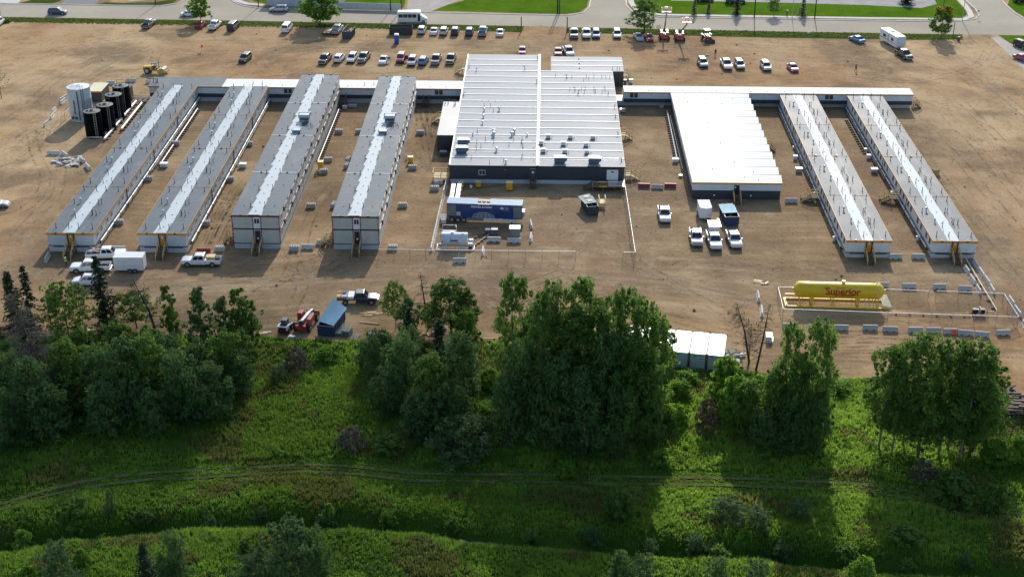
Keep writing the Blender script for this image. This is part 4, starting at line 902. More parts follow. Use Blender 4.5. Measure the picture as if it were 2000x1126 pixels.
# ================================================================== VEHICLES (forward = +x)
SPEC=dict(
 pickup=dict(L=5.9,W=2.0,wb=(1.85,-1.85),wr=.42,cl=.42,belt=1.18,hood=1.12,nose=1.02,cab=(1.45,-1.05),roof=(.75,-.85),rz=1.90,bed=True),
 longpickup=dict(L=6.4,W=2.02,wb=(2.1,-1.95),wr=.43,cl=.45,belt=1.22,hood=1.18,nose=1.10,cab=(1.55,-.75),roof=(.85,-.58),rz=1.96,bed=True),
 suv=dict(L=4.75,W=1.88,wb=(1.45,-1.42),wr=.36,cl=.32,belt=1.08,hood=1.02,nose=.85,cab=(1.20,-2.28),roof=(.45,-1.95),rz=1.72,bed=False),
 sedan=dict(L=4.65,W=1.80,wb=(1.40,-1.36),wr=.33,cl=.26,belt=.93,hood=.88,nose=.72,cab=(1.15,-1.72),roof=(.30,-.98),rz=1.44,bed=False),
 van=dict(L=5.3,W=1.98,wb=(1.65,-1.60),wr=.37,cl=.34,belt=1.20,hood=1.12,nose=.95,cab=(1.95,-2.60),roof=(1.05,-2.50),rz=2.02,bed=False),
 jeep=dict(L=4.4,W=1.87,wb=(1.35,-1.30),wr=.42,cl=.42,belt=1.12,hood=1.08,nose=1.05,cab=(.85,-2.10),roof=(.50,-2.02),rz=1.86,bed=False))
def wheel_fn(r,wd=.24):
    def f(par):
        m=MB(); m.cyl((0,-wd/2,0),(0,wd/2,0),r,r,16); o=m.build('wheel',M['tyre'],par,smooth=True)
        q=MB()
        for s_ in(-1,1):
            q.cyl((0,s_*(wd/2+.001),0),(0,s_*(wd/2+.014),0),r*.62,r*.58,12)
        rm=q.build('rim',M['rim'],o); h=MB()
        for s_ in(-1,1): h.cyl((0,s_*(wd/2+.015),0),(0,s_*(wd/2+.03),0),r*.2,r*.18,8)
        return o
    return f
WH={}
def wheels(par,pts,r,wd=.24):
    k=(round(r,3),wd)
    if k not in WH: WH[k]=PartProto(wheel_fn(r,wd))
    for p in pts: WH[k].put(par,(p[0],p[1],r))
def inset(a,b,c,d,u0,u1,v0,v1,off):
    """panel inside quad a,b (bottom) c,d (top: c above b, d above a), pushed out by off; returns hexa verts"""
    a,b,c,d=map(Vector,(a,b,c,d))
    def P(u,v): return (a*(1-u)+b*u)*(1-v)+(d*(1-u)+c*u)*v
    n=(b-a).cross(d-a).normalized(); q=[P(u0,v0),P(u1,v0),P(u1,v1),P(u0,v1)]
    return [p-n*.02 for p in q]+[p+n*off for p in q]
def car(kind,color,label,x,y,rz,group='parked vehicles',z=0,door_open=False):
    key=(kind,color)
    if key in STORE and not door_open:
        return dup(STORE[key],(x,y,z),R(rz),label,group)
    s=SPEC[kind]; P=paint(color); t=thing({'longpickup':'pickup_truck','pickup':'pickup_truck','suv':'suv','sedan':'sedan_car','van':'passenger_van','jeep':'off_road_car'}[kind],label,
        {'longpickup':'pickup truck','pickup':'pickup truck','suv':'suv','sedan':'car','van':'van','jeep':'off-road car'}[kind],(x,y,z),R(rz),group)
    L=s['L'];W=s['W'];h=W/2;cl=s['cl'];b=s['belt'];ho=s['hood'];no=s['nose']; xr=-L/2
    def sec(xx,hw,z0,z1,sh=.08): return [(xx,-hw+.05,z0),(xx,-hw,z0+.12),(xx,-hw,z1-sh*1.6),(xx,-hw+sh,z1),(xx,hw-sh,z1),(xx,hw,z1-sh*1.6),(xx,hw,z0+.12),(xx,hw-.05,z0)]
    c0,c1=s['cab']
    m=MB()
    rear=c1-.05 if s['bed'] else xr
    S_=[]
    if not s['bed']:
        tz=b if kind!='sedan' else b-.0
        S_+=[sec(xr,h-.14,cl+.1,tz-.12),sec(xr+.12,h-.04,cl+.02,tz-.02),sec(xr+.6,h,cl,tz)]
    else: S_+=[sec(rear,h,cl,b)]
    S_+=[sec(0,h,cl,b),sec(c0,h,cl,b-.01),sec(c0+.35,h,cl,ho+.03),sec(L/2-.45,h-.02,cl,no+.10),sec(L/2-.12,h-.10,cl+.03,no+.02,.10),sec(L/2,h-.22,cl+.12,no-.12,.10)]
    m.loft(S_)
    if s['bed']:
        m.box(xr,rear,-h+.1,h-.1,cl+.05,.72); m.box(xr+.05,rear,-h,-h+.13,cl+.12,b+.02); m.box(xr+.05,rear,h-.13,h,cl+.12,b+.02); m.box(xr,xr+.07,-h+.05,h-.05,cl+.12,b-.01); m.box(rear-.09,rear-.001,-h+.13,h-.13,.72,b+.01)
    body=m.build('body',P,t,smooth=True,bevel=.035)
    # cabin
    r0,r1=s['roof']; tz=s['rz']; hb=h-.06; ht=h-.26
    A=[(c1,-hb,b-.03),(c0,-hb,b-.03),(c0,hb,b-.03),(c1,hb,b-.03)]; B=[(r1,-ht,tz),(r0,-ht,tz),(r0,ht,tz),(r1,ht,tz)]
    m=MB(); m.hexa(A+B); m.hexa([(r1+.04,-ht+.05,tz-.01),(r0-.04,-ht+.05,tz-.01),(r0-.04,ht-.05,tz-.01),(r1+.04,ht-.05,tz-.01),(r1+.12,-ht+.12,tz+.05),(r0-.14,-ht+.12,tz+.05),(r0-.14,ht-.12,tz+.05),(r1+.12,ht-.12,tz+.05)])
    m.build('cabin',P,t,bevel=.04)
    g=MB(); g.hexa(inset(A[1],A[2],B[2],B[1],.05,.95,.10,.93,.016)); g.build('windscreen',M['glass'],t)
    g=MB(); g.hexa(inset(A[3],A[0],B[0],B[3],.08,.92,.22,.88,.016)); g.build('rear_window',M['glass'],t)
    nw=2 if kind in('pickup','sedan','jeep','longpickup') else 3
    for (p,q,r_,s_) in((A[0],A[1],B[1],B[0]),(A[2],A[3],B[3],B[2])):
        g=MB()
        for i in range(nw):
            u0=.06+.86*i/nw+.02; u1=.06+.86*(i+1)/nw-.02; 
            if kind=='sedan': u0+=.05;u1+=.0
            g.hexa(inset(p,q,r_,s_,u0,u1,.16,.86,.014))
        g.build('side_window',M['glass'],t)
    for sy in(-1,1):
        m=MB(); m.hexa([(L/2-.30,sy*(h-.13)-.16,no-.25),(L/2-.05,sy*(h-.24)-.16,no-.25),(L/2-.05,sy*(h-.24)+.16,no-.25),(L/2-.30,sy*(h-.13)+.14,no-.25),(L/2-.30,sy*(h-.13)-.16,no-.02),(L/2-.03,sy*(h-.26)-.16,no-.08),(L/2-.03,sy*(h-.26)+.16,no-.08),(L/2-.30,sy*(h-.13)+.14,no-.02)]); m.build('headlight',M['lamp'],t)
        m=MB(); zb=(b+cl)/2+.15; m.box(xr-.015,xr+.06,sy*(h-.17)-.09,sy*(h-.17)+.09,zb-.12,zb+.16); m.build('tail_light',M['tail'],t)
        m=MB(); m.hexa([(c0-.42,sy*(h+.02)-.03,b-.02),(c0-.30,sy*(h+.02)-.03,b-.02),(c0-.30,sy*(h+.20),b-.02),(c0-.42,sy*(h+.20),b-.02),(c0-.42,sy*(h+.02)-.03,b+.16),(c0-.30,sy*(h+.02)-.03,b+.16),(c0-.30,sy*(h+.20),b+.16),(c0-.42,sy*(h+.20),b+.16)]); m.build('mirror',M['plastic'] if color in('dark','black','grey') else P,t)
    m=MB(); m.box(L/2-.10,L/2-.005,-h+.5,h-.5,cl+.30,no-.14); m.build('grille',M['plastic'],t)
    m=MB(); m.box(L/2-.16,L/2+.05,-h+.12,h-.12,cl-.02,cl+.20); m.box(xr-.06,xr+.1,-h+.10,h-.10,cl-.02,cl+.17); m.build('bumper',M['plastic'] if kind in('suv','jeep') else (M['rim'] if 'pickup' in kind else P),t,bevel=.03)
    m=MB()
    for wx in s['wb']:
        for sy in(-1,1): m.cyl((wx,sy*(h-.10),s['wr']+.02),(wx,sy*(h+.004),s['wr']+.02),s['wr']*1.18,s['wr']*1.18,18)
    m.build('wheel_arch',M['plastic'],t)
    wheels(t,[(wx,sy*(h-.11)) for wx in s['wb'] for sy in(-1,1)],s['wr'])
    m=MB(); m.box(xr+.3,L/2-.3,-h+.2,h-.2,.2,cl+.1); m.build('underbody',M['plastic'],t)
    if s['bed']:
        m=MB(); m.box(xr+.08,rear-.1,-h+.14,h-.14,.721,.74); m.build('bed_liner',M['plastic'],t)
    if kind=='suv':
        m=MB(); [m.bar((r1+.2,sy*(ht-.08),tz+.09),(r0-.25,sy*(ht-.08),tz+.09),.04) for sy in(-1,1)]; m.build('roof_rail',M['plastic'],t)
    if kind=='jeep':
        m=MB(); m.cyl((xr-.22,0,1.05),(xr-.02,0,1.05),.38,.38,16); m.build('spare_wheel',M['tyre'],t)
    if door_open:
        m=MB(); px,py=.75,h; m.hexa([(px,py,cl+.1),(px-.85,py+.75,cl+.1),(px-.80,py+.80,cl+.1),(px+.05,py+.05,cl+.1),(px,py,b),(px-.85,py+.75,b),(px-.80,py+.80,b),(px+.05,py+.05,b)])
        d=m.build('open_door',P,t); g=MB(); g.hexa([(px-.05,py+.02,b),(px-.82,py+.73,b),(px-.80,py+.77,b),(px,py+.06,b),(px-.25,py+.05,b+.42),(px-.78,py+.66,b+.42),(px-.76,py+.70,b+.42),(px-.22,py+.09,b+.42)]); g.build('window',M['glass'],d)
    elif True: STORE[key]=t
    return t
def C(kind,color,px,py,rz,label,group='vehicles parked on the dirt lot',**k):
    p=G(px,py); return car(kind,color,label,p.x,p.y,rz,group,**k)
# along the street verge (rear to the viewer)
C('pickup','grey',291,52,84,'grey pickup truck with dark bed parked alone at the far left of the verge')
C('sedan','red',392,53,84,'dark red car under the first street tree')
C('pickup','white',420,55,84,'white pickup truck between the dark red car and the dark blue van')
C('van','navy',456,57,84,'dark blue van right of the white pickup on the verge')
C('van','white',561,60,86,'white passenger van by itself left of the tree shadow')
C('pickup','silver',659,63,84,'silver pickup truck beside the open grey dumpster')
C('suv','cream',824,64,88,'beige suv first in the row right of the brown dumpster')
C('sedan','white',848,65,88,'white car between the two beige suvs on the verge')
C('suv','cream',867,66,88,'beige suv third in the row, right of the white car')
C('suv','navy',889,66,88,'navy suv between the beige and the grey suv on the verge')
C('suv','grey',917,67,88,'grey suv between the navy suv and the silver-grey pickup on the verge')
C('pickup','bluesilver',943,67,88,'silver-blue pickup truck parked on the verge, second from the row end')
C('sedan','white',977,68,88,'white car alone at the right end of the verge row, left of the bollard')
# facing the viewer, right of the entrance
C('pickup','teal',1121,71,-90,'dark teal pickup truck just right of the entrance bollard')
C('pickup','white',1145,71,-90,'white pickup truck between the teal pickup and the blue suv')
C('suv','skyblue',1164,72,-90,'bright blue suv right of the white pickup by the entrance')
C('suv','white',1205,72,-90,'white suv standing alone left of the roadside tree')
C('sedan','silver',1247,77,-80,'silver car in front of the roadside tree')
C('sedan','red',1267,78,-82,'dark red car in the shade right of the silver car')
C('sedan','skyblue',1673,81,118,'blue car parked askew left of the travel trailer')
C('pickup','dark',1765,112,-74,'dark pickup truck in front of the travel trailer')
# second row
C('suv','green',479,119,-100,'dark green suv parked alone left of the second row')
C('pickup','dark',635,121,-98,'dark pickup truck first on the left of the second row')
C('suv','white',663,119,82,'white suv parked nose in, second of the second row')
C('suv','white',688,119,-95,'white suv facing the camp, third of the second row')
C('pickup','grey',711,118,-98,'dark grey pickup truck fourth of the second row')
C('sedan','white',749,122,-92,'white car with its left door open',door_open=True)
C('jeep','pinkred',783,120,-92,'raspberry red off-road car with its door open',door_open=True)
C('suv','silver',805,125,-92,'silver suv between the red off-road car and the blue suv')
C('suv','skyblue',827,124,84,'light blue suv parked nose in beside the silver suv')
C('pickup','grey',852,122,-94,'dark grey pickup truck with pale hood between blue suv and dark green pickup')
C('pickup','green',881,121,-94,'dark green pickup truck last of the second row, next to the main hall')
C('sedan','pinkred',1020,104,-90,'red car half hidden behind the left part of the main hall')
C('sedan','pinkred',1090,106,-90,'red car half hidden behind the rear annex')
C('pickup','white',1110,106,-80,'white pickup truck half hidden behind the rear annex')
C('suv','bluesilver',1372,128,-84,'blue-silver suv left of the right-hand lot row, nearest the walking man')
C('pickup','white',1418,131,-86,'white pickup truck second in the right-hand lot row')
C('suv','bluesilver',1444,132,-86,'blue-silver suv just right of the white pickup in the right-hand row')
C('suv','silver',1495,135,-84,'silver suv alone between the pair and the red car')
C('sedan','pinkred',1548,137,-82,'red car last in the right-hand lot row')
# edge and street
C('suv','black',1995,93,-65,'black suv cut by the right edge beside the gravel track')
C('sedan','pinkred',1996,118,-60,'red car cut by the right edge beside the gravel track')
C('van','white',-4,50,88,'white vehicle cut by the left edge on the verge')
C('sedan','silver',-8,404,10,'silver car cut by the left edge of the picture')
C('suv','purple',113,28,2,'dark violet suv driving on the street at the far left','vehicles on the street')
C('sedan','white',371,32,2,'white hatchback driving on the street behind the first tree','vehicles on the street')
C('suv','silver',545,23,182,'silver suv driving towards the left on the street','vehicles on the street')
C('suv','black',1995,4,15,'black suv parked on the far right street corner','vehicles on the street')
C('suv','teal',1376,3,0,'dark teal car at the top edge behind the street trees','vehicles on the street'); C('van','teal',1436,6,0,'dark teal van at the top edge behind the street trees','vehicles on the street')
# work yard
C('longpickup','white',208,504,8,'white pickup truck loaded with scrap timber, nose to the right','vehicles in the work yard')
C('longpickup','white',178,529,184,'white crew pickup truck in the middle of the left group, nose to the left','vehicles in the work yard')
C('suv','white',172,555,183,'white suv nearest the viewer of the left group, behind the tall spruce','vehicles in the work yard')
C('longpickup','white',394,517,181,'white pickup truck carrying a timber crate beside the red barrier','vehicles in the work yard')
C('pickup','white',1297,425,-90,'white pickup truck standing alone right of the chain link fence','vehicles in the work yard')
C('pickup','silver',1359,470,-91,'silver pickup truck left of the three trucks nearest the viewer','vehicles in the work yard')
C('longpickup','white',1394,476,-88,'white pickup truck with ladder rack and canopy between two others','vehicles in the work yard')
C('pickup','white',1433,474,-87,'white pickup truck in front of the blue dumpster','vehicles in the work yard')
p=G(1394,465); t=thing('truck_canopy','white canopy with ladder rack on the bed of the middle pickup truck','canopy',(p.x+.1,p.y+.9,1.2),R(-88))
part(t,'shell',lambda m:m.hexa([(-2.1,-.9,0),(.0,-.9,0),(0,.9,0),(-2.1,.9,0),(-2.0,-.8,.72),(0,-.8,.72),(0,.8,.72),(-2.0,.8,.72)]),M['white'],bevel=.04)
part(t,'ladder_rack',lambda m:([m.bar((-2,sy*.95,.85),(.9,sy*.95,.85),.05) for sy in(-1,1)],[m.bar((x,-.95,.85),(x,.95,.85),.05) for x in(-1.9,-.6,.8)],m.bar((-2.4,.9,.95),(1.0,.9,.95),.3,.08)),M['steel'])
# dark flatbed truck
p=G(700,590); t=thing('flatbed_truck','black flatbed truck loaded with white crates at the edge of the grass','flatbed truck',(p.x,p.y,0),R(2))
P=paint('navy')
m=MB(); 
def sec2(xx,hw,z0,z1): return [(xx,-hw+.05,z0),(xx,-hw,z0+.1),(xx,-hw,z1-.12),(xx,-hw+.09,z1),(xx,hw-.09,z1),(xx,hw,z1-.12),(xx,hw,z0+.1),(xx,hw-.05,z0)]
m.loft([sec2(-.3,1.0,.45,1.25),sec2(1.5,1.0,.45,1.22),sec2(2.7,.98,.45,1.15),sec2(3.05,.85,.5,1.0)]); m.build('body',P,t,smooth=True,bevel=.03)
A=[(-.3,-.94,1.2),(1.6,-.94,1.2),(1.6,.94,1.2),(-.3,.94,1.2)];B=[(-.25,-.76,1.95),(.95,-.76,1.95),(.95,.76,1.95),(-.25,.76,1.95)]
m=MB(); m.hexa(A+B); m.build('cabin',P,t,bevel=.04); g=MB(); g.hexa(inset(A[1],A[2],B[2],B[1],.05,.95,.1,.93,.016)); g.build('windscreen',M['glass'],t)
for a_,b_,c_,d_ in((A[0],A[1],B[1],B[0]),(A[2],A[3],B[3],B[2])): g=MB(); g.hexa(inset(a_,b_,c_,d_,.08,.46,.15,.88,.014)); g.hexa(inset(a_,b_,c_,d_,.5,.9,.15,.88,.014)); g.build('side_window',M['glass'],t)
part(t,'flatbed',lambda m:(m.box(-3.3,-.4,-1.1,1.1,.85,1.0),m.box(-.5,-.4,-1.05,1.05,1.0,1.7),m.box(-3.2,-.4,-.5,.5,.6,.85)),M['darksteel'])
part(t,'toolbox',lambda m:(m.box(-1.5,-.55,-1.0,1.0,1.0,1.45),),M['white'])
part(t,'bumper',lambda m:(m.box(3.0,3.25,-.95,.95,.45,.95),m.box(-3.4,-3.3,-1,1,.5,.75)),M['rim'],bevel=.04)
part(t,'headlight',lambda m:m.box(2.95,3.06,-.95,-.6,.75,1.0),M['lamp']); part(t,'headlight',lambda m:m.box(2.95,3.06,.6,.95,.75,1.0),M['lamp'])
wheels(t,[(2.1,-.92),(2.1,.92),(-1.9,-.95),(-1.9,.95)],.43,.3)
q=thing('supply_crates','white and brown crates on the black flatbed truck','crates',(p.x-2.4,p.y-.0,1.0),R(2))
part(q,'crate',lambda m:m.box(-.1,.75,-.8,.75,0,.35),M['concw']); part(q,'crate',lambda m:m.box(-.8,-.2,-.9,.2,0,.4),M['wood']); part(q,'crate',lambda m:m.box(-.75,-.3,.3,.9,0,.5),M['redm']); part(q,'bundle',lambda m:m.cyl((-.1,.3,.5),(.6,.5,.5),.16,.16,8),M['hvac'])
# shuttle bus
p=G(805,44); t=thing('shuttle_bus','white shuttle bus with dark side windows driving on the street','bus',(p.x,p.y,0),R(2))
W2=1.15
part(t,'body',lambda m:m.loft([[(x,-W2,.4),(x,-W2,2.8-d),(x,-W2+.15,2.95-d),(x,W2-.15,2.95-d),(x,W2,2.8-d),(x,W2,.4)] for x,d in((-3.6,.1),(-3.3,0),(2.0,0),(2.2,.1))]),M['white'],smooth=True)
part(t,'cab',lambda m:m.hexa([(2.2,-1.1,.45),(3.95,-.9,.5),(3.95,.9,.5),(2.2,1.1,.45),(2.2,-1.0,2.1),(3.8,-.8,1.15),(3.8,.8,1.15),(2.2,1.0,2.1)]),M['white'],bevel=.08)
part(t,'windscreen',lambda m:m.hexa([(2.9,-.85,1.52),(3.0,-.85,1.50),(3.0,.85,1.50),(2.9,.85,1.52),(2.25,-.9,2.05),(2.35,-.9,2.09),(2.35,.9,2.09),(2.25,.9,2.05)]),M['glass'])
for sy in(-1,1): part(t,'side_window',lambda m:[m.box(-3.3+i*1.15,-3.3+i*1.15+1.05,min(sy*W2,sy*(W2+.012)),max(sy*W2,sy*(W2+.012)),1.5,2.4) for i in range(4)],M['glass']); part(t,'headlight',lambda m:m.box(3.85,3.98,sy*.7-.15,sy*.7+.15,.85,1.05),M['lamp'])
part(t,'door',lambda m:m.box(1.5,2.15,-W2-.015,-W2,.6,2.4),M['glass'])
wheels(t,[(2.9,-.98),(2.9,.98),(-2.0,-.98),(-2.0,.98)],.40,.28)
# travel trailer
p=G(1744,90); t=thing('travel_trailer','white travel trailer with roof vent parked behind the dark pickup truck','travel trailer',(p.x,p.y+1.0,0),R(-74))
part(t,'body',lambda m:m.xprism([(-1.25,.5),(1.25,.5),(1.25,3.0),(1.1,3.12),(-1.1,3.12),(-1.25,3.0)],-4.2,4.0),M['white'],bevel=.08)
part(t,'nose_cap',lambda m:m.hexa([(4.0,-1.2,.6),(4.5,-1.05,.9),(4.5,1.05,.9),(4.0,1.2,.6),(4.0,-1.2,3.0),(4.3,-1.05,2.6),(4.3,1.05,2.6),(4.0,1.2,3.0)]),pm('trailer_nose_grey',(.55,.57,.6),.4),bevel=.08)
part(t,'roof_vent',lambda m:m.box(-.6,.0,-.35,.35,3.12,3.3),M['darksteel']); part(t,'roof_vent',lambda m:m.box(2.0,2.4,-.2,.2,3.12,3.25),M['hvac'])
part(t,'stripe',lambda m:(m.box(-4,3.8,-1.262,-1.25,1.2,1.32),m.box(-4,3.8,1.25,1.262,1.2,1.32)),M['darksteel'])
part(t,'window',lambda m:m.box(1.3,2.5,-1.265,-1.25,1.6,2.3),M['pane']); part(t,'window',lambda m:m.box(-2.5,-1.2,-1.265,-1.25,1.6,2.3),M['pane']); part(t,'door',lambda m:m.box(-.4,.3,-1.268,-1.25,.7,2.6),M['hvac'])
part(t,'hitch',lambda m:(m.bar((4.3,-.5,.55),(5.6,0,.5),.1),m.bar((4.3,.5,.55),(5.6,0,.5),.1)),M['darksteel']); wheels(t,[(-.4,-1.1),(-1.3,-1.1),(-.4,1.1),(-1.3,1.1)],.35,.22)
# enclosed cargo trailers
def cargo(label,px,py,rz,L,W=2.15,H=2.2,axle=1):
    p=G(px,py); t=thing('cargo_trailer',label,'cargo trailer',(p.x,p.y,0),R(rz),'enclosed cargo trailers')
    part(t,'body',lambda m:m.prism([(-L/2,-W/2),(L/2-.45,-W/2),(L/2,-.25),(L/2,.25),(L/2-.45,W/2),(-L/2,W/2)] if axle==1 else [(-L/2,-W/2),(L/2,-W/2),(L/2,W/2),(-L/2,W/2)],.45,.45+H),M['white'])
    part(t,'roof',lambda m:m.prism([(-L/2-.02,-W/2-.02),(L/2-.45,-W/2-.02),(L/2+.03,-.25),(L/2+.03,.25),(L/2-.45,W/2+.02),(-L/2-.02,W/2+.02)] if axle==1 else [(-L/2-.02,-W/2-.02),(L/2+.02,-W/2-.02),(L/2+.02,W/2+.02),(-L/2-.02,W/2+.02)],.45+H,.5+H),M['roof_ww'])
    part(t,'corner_trim',lambda m:[m.box(x-.03,x+.03,y-.03,y+.03,.45,.45+H) for x in(-L/2,) for y in(-W/2,W/2)],M['steel'])
    part(t,'hitch',lambda m:(m.bar((L/2-.3,-.5,.5),(L/2+1.2,0,.5),.09),m.bar((L/2-.3,.5,.5),(L/2+1.2,0,.5),.09),m.box(L/2+.4,L/2+.5,-.05,.05,.1,.9)),M['darksteel'])
    part(t,'door',lambda m:m.box(-L/2-.02,-L/2,-W/2+.1,W/2-.1,.55,.35+H),M['white'])
    ax=[(-.15,),(-.95,)] if L>4 else [(-.3,)]
    wheels(t,[(a[0],sy*(W/2+.02)) for a in ax for sy in(-1,1)],.33,.2); part(t,'fender',lambda m:[m.box(-1.4,.3,sy*(W/2+.1)-.12,sy*(W/2+.1)+.12,.68,.72) for sy in(-1,1)],M['plastic']); return t
cargo('white enclosed cargo trailer with two axles behind the tall spruce',256,527,181,4.7,2.2,2.25,2)
cargo('white enclosed cargo trailer parked in front of the dining hall',1375,423,-88,3.9,2.1,1.9,1)
# flat deck trailer
p=G(640,66); t=thing('flat_trailer','small flat trailer with pale boards left of the silver pickup','trailer',(p.x,p.y,0),R(84))
part(t,'deck',lambda m:(m.box(-2,2,-1,1,.5,.6),),M['woodl']); part(t,'side_rail',lambda m:(m.box(-2,2,-1.05,-1,.5,.95),m.box(-2,2,1,1.05,.5,.95),m.box(-2.05,-2,-1,1,.5,.8)),M['darksteel']); wheels(t,[(-.3,-1.15),(-.3,1.15)],.33,.2)
# ---- construction machines
def boom(px,py,label,tiltx,topdy,hgt,rz=-90):
    p=G(px,py); t=thing('boom_lift',label,'boom lift',(p.x,p.y,0),R(rz),'boom lifts beside the street tree')
    part(t,'chassis',lambda m:(m.box(-1.5,1.5,-.8,.8,.45,.9),m.box(-.5,.5,-1.1,1.1,.4,.7)),M['redl'],bevel=.05)
    part(t,'turntable',lambda m:(m.hexa([(-1.6,-1.1,.95),(1.2,-1.1,.95),(1.2,-.35,.95),(-1.6,-.35,.95),(-1.7,-1.0,1.9),(.7,-1.0,1.7),(.7,-.4,1.7),(-1.7,-.4,1.9)]),m.hexa([(-1.6,.35,.95),(1.2,.35,.95),(1.2,1.1,.95),(-1.6,1.1,.95),(-1.7,.4,1.9),(.7,.4,1.7),(.7,1.0,1.7),(-1.7,1.0,1.9)]),m.box(-1.3,.9,-.35,.35,.95,1.3)),M['redl'],bevel=.05)
    part(t,'hood',lambda m:(m.box(-1.75,-.3,-.98,-.42,1.85,1.93),m.box(-1.75,-.3,.42,.98,1.85,1.93)),M['white'])
    # boom rises almost vertical with slight lean, basket on top
    a=Vector((-.6,0,1.5)); b=Vector((-.6+topdy,tiltx,hgt))
    part(t,'boom',lambda m:(m.bar(a,a+(b-a)*.6,.30,.34),m.bar(a+(b-a)*.55,b,.22,.25)),pm('ochre_boom',(.30,.22,.10),.6))
    part(t,'boom_knuckle',lambda m:(m.bar(a+(b-a)*.02,a+(b-a)*.22,.42,.46),m.bar(b,b+Vector((-.3,0,.5)),.18)),M['darksteel'])
    bb=b+Vector((-.3,0,.3))
    bs=part(t,'basket',lambda m:(m.box(bb.x-.5,bb.x+.5,bb.y-1.2,bb.y+1.2,bb.z,bb.z+.12),[m.bar((bb.x+sx*.5,bb.y-1.2,bb.z+h_),(bb.x+sx*.5,bb.y+1.2,bb.z+h_),.06) for sx in(-1,1) for h_ in(.55,1.1)],[m.bar((bb.x-.5,bb.y+sy*1.2,bb.z+h_),(bb.x+.5,bb.y+sy*1.2,bb.z+h_),.06) for sy in(-1,1) for h_ in(.55,1.1)],[m.bar((bb.x+sx*.5,bb.y+sy,bb.z),(bb.x+sx*.5,bb.y+sy,bb.z+1.1),.05) for sx in(-1,1) for sy in(-1.2,-.4,.4,1.2)]),M['redl'])
    part(bs,'control_panel',lambda m:m.box(bb.x-.7,bb.x-.45,bb.y-.4,bb.y+.4,bb.z+.7,bb.z+1.2),M['white'])
    wheels(t,[(1.35,-1.05),(1.35,1.05),(-1.35,-1.05),(-1.35,1.05)],.5,.38); return t
boom(1297,76,'red boom lift with its basket raised highest, left of the pair',.35,-.2,6.0)
boom(1327,78,'red boom lift with its boom reaching forward and a lower basket, right of the pair',1.0,6.4,5.5)
p=G(1381,79); t=thing('backhoe','red and white backhoe standing alone right of the boom lifts','backhoe',(p.x,p.y,0),R(-78))
part(t,'body',lambda m:(m.box(-1.2,1.6,-.5,.5,.7,1.35),m.box(-1.4,.2,-.8,.8,.6,1.1)),M['redm'],bevel=.05); part(t,'cab_roof',lambda m:m.box(-1.2,.3,-.75,.75,2.5,2.62),M['white']); part(t,'cab_post',lambda m:[m.box(x,x+.08,y,y+.08,1.1,2.5) for x in(-1.15,.2) for y in(-.72,.64)],M['plastic'])
part(t,'fender',lambda m:(m.box(-1.5,-.2,-1.2,-.8,1.25,1.4),m.box(-1.5,-.2,.8,1.2,1.25,1.4)),M['white']); part(t,'loader_bucket',lambda m:(m.hexa([(2.4,-1.1,.1),(3.0,-1.1,.05),(3.0,1.1,.05),(2.4,1.1,.1),(2.4,-1.1,.8),(2.5,-1.1,.85),(2.5,1.1,.85),(2.4,1.1,.8)]),m.bar((.6,-.7,1.2),(2.5,-.7,.4),.15),m.bar((.6,.7,1.2),(2.5,.7,.4),.15)),M['darksteel'])
wheels(t,[(-.9,-1.0),(-.9,1.0)],.68,.4); wheels(t,[(1.3,-.85),(1.3,.85)],.42,.3)
p=G(304,143); t=thing('road_roller','yellow road roller with sand-coloured hood and smooth steel drum','road roller',(p.x,p.y,0),R(-8))
part(t,'drum',lambda m:m.cyl((1.9,-1.05,.75),(1.9,1.05,.75),.75,.75,24),pm('dusty_drum_steel',(.40,.33,.24),.6,.3),smooth=True)
part(t,'drum_frame',lambda m:(m.box(1.0,3.0,-1.25,-1.08,.5,1.0),m.box(1.0,3.0,1.08,1.25,.5,1.0),m.box(2.85,3.05,-1.08,1.08,.55,.95),m.box(.8,1.05,-1.08,1.08,.5,1.1)),M['yellowm'],bevel=.04)
part(t,'rear_body',lambda m:(m.hexa([(-2.7,-.75,.8),(-.4,-.75,.8),(-.4,.75,.8),(-2.7,.75,.8),(-2.6,-.65,1.6),(-.5,-.65,1.75),(-.5,.65,1.75),(-2.6,.65,1.6)]),m.box(-.6,.9,-.4,.4,.6,1.0)),M['yellowm'],bevel=.05)
part(t,'platform',lambda m:(m.box(-.5,.7,-.85,.85,1.1,1.25),m.box(-.3,.1,-.3,.3,1.25,1.75)),M['darksteel']); part(t,'roll_bar',lambda m:(m.box(-.45,.7,-.8,.8,2.45,2.55),[m.box(x,x+.08,y,y+.08,1.25,2.45) for x in(-.42,.6) for y in(-.76,.68)]),M['darksteel'])
wheels(t,[(-1.6,-.85),(-1.6,.85)],.72,.5)
# telehandler
p=G(597,640); t=thing('telehandler','red telehandler with grey boom parked between skid steer and blue dumpster','telehandler',(p.x,p.y+.8,0),R(80))
part(t,'chassis',lambda m:(m.box(-2.4,2.2,-.55,.55,.6,1.15),m.box(-2.7,-2.3,-.8,.8,.7,1.3)),M['redm'],bevel=.05)
part(t,'engine_hood',lambda m:m.hexa([(-1.2,-1.15,.8),(.8,-1.15,.8),(.8,-.45,.8),(-1.2,-.45,.8),(-1.1,-1.05,1.65),(.7,-1.05,1.75),(.7,-.45,1.75),(-1.1,-.45,1.65)]),M['redl'],bevel=.06)
c_=part(t,'cab',lambda m:m.hexa([(-.6,.42,.8),(1.0,.42,.8),(1.0,1.2,.8),(-.6,1.2,.8),(-.5,.46,2.25),(.7,.46,2.25),(.7,1.12,2.25),(-.5,1.12,2.25)]),M['redm'],bevel=.04); part(c_,'window',lambda m:(m.box(-.4,.75,1.19,1.21,1.4,2.1),m.box(.86,.92,.5,1.1,1.4,2.1)),M['glass'])
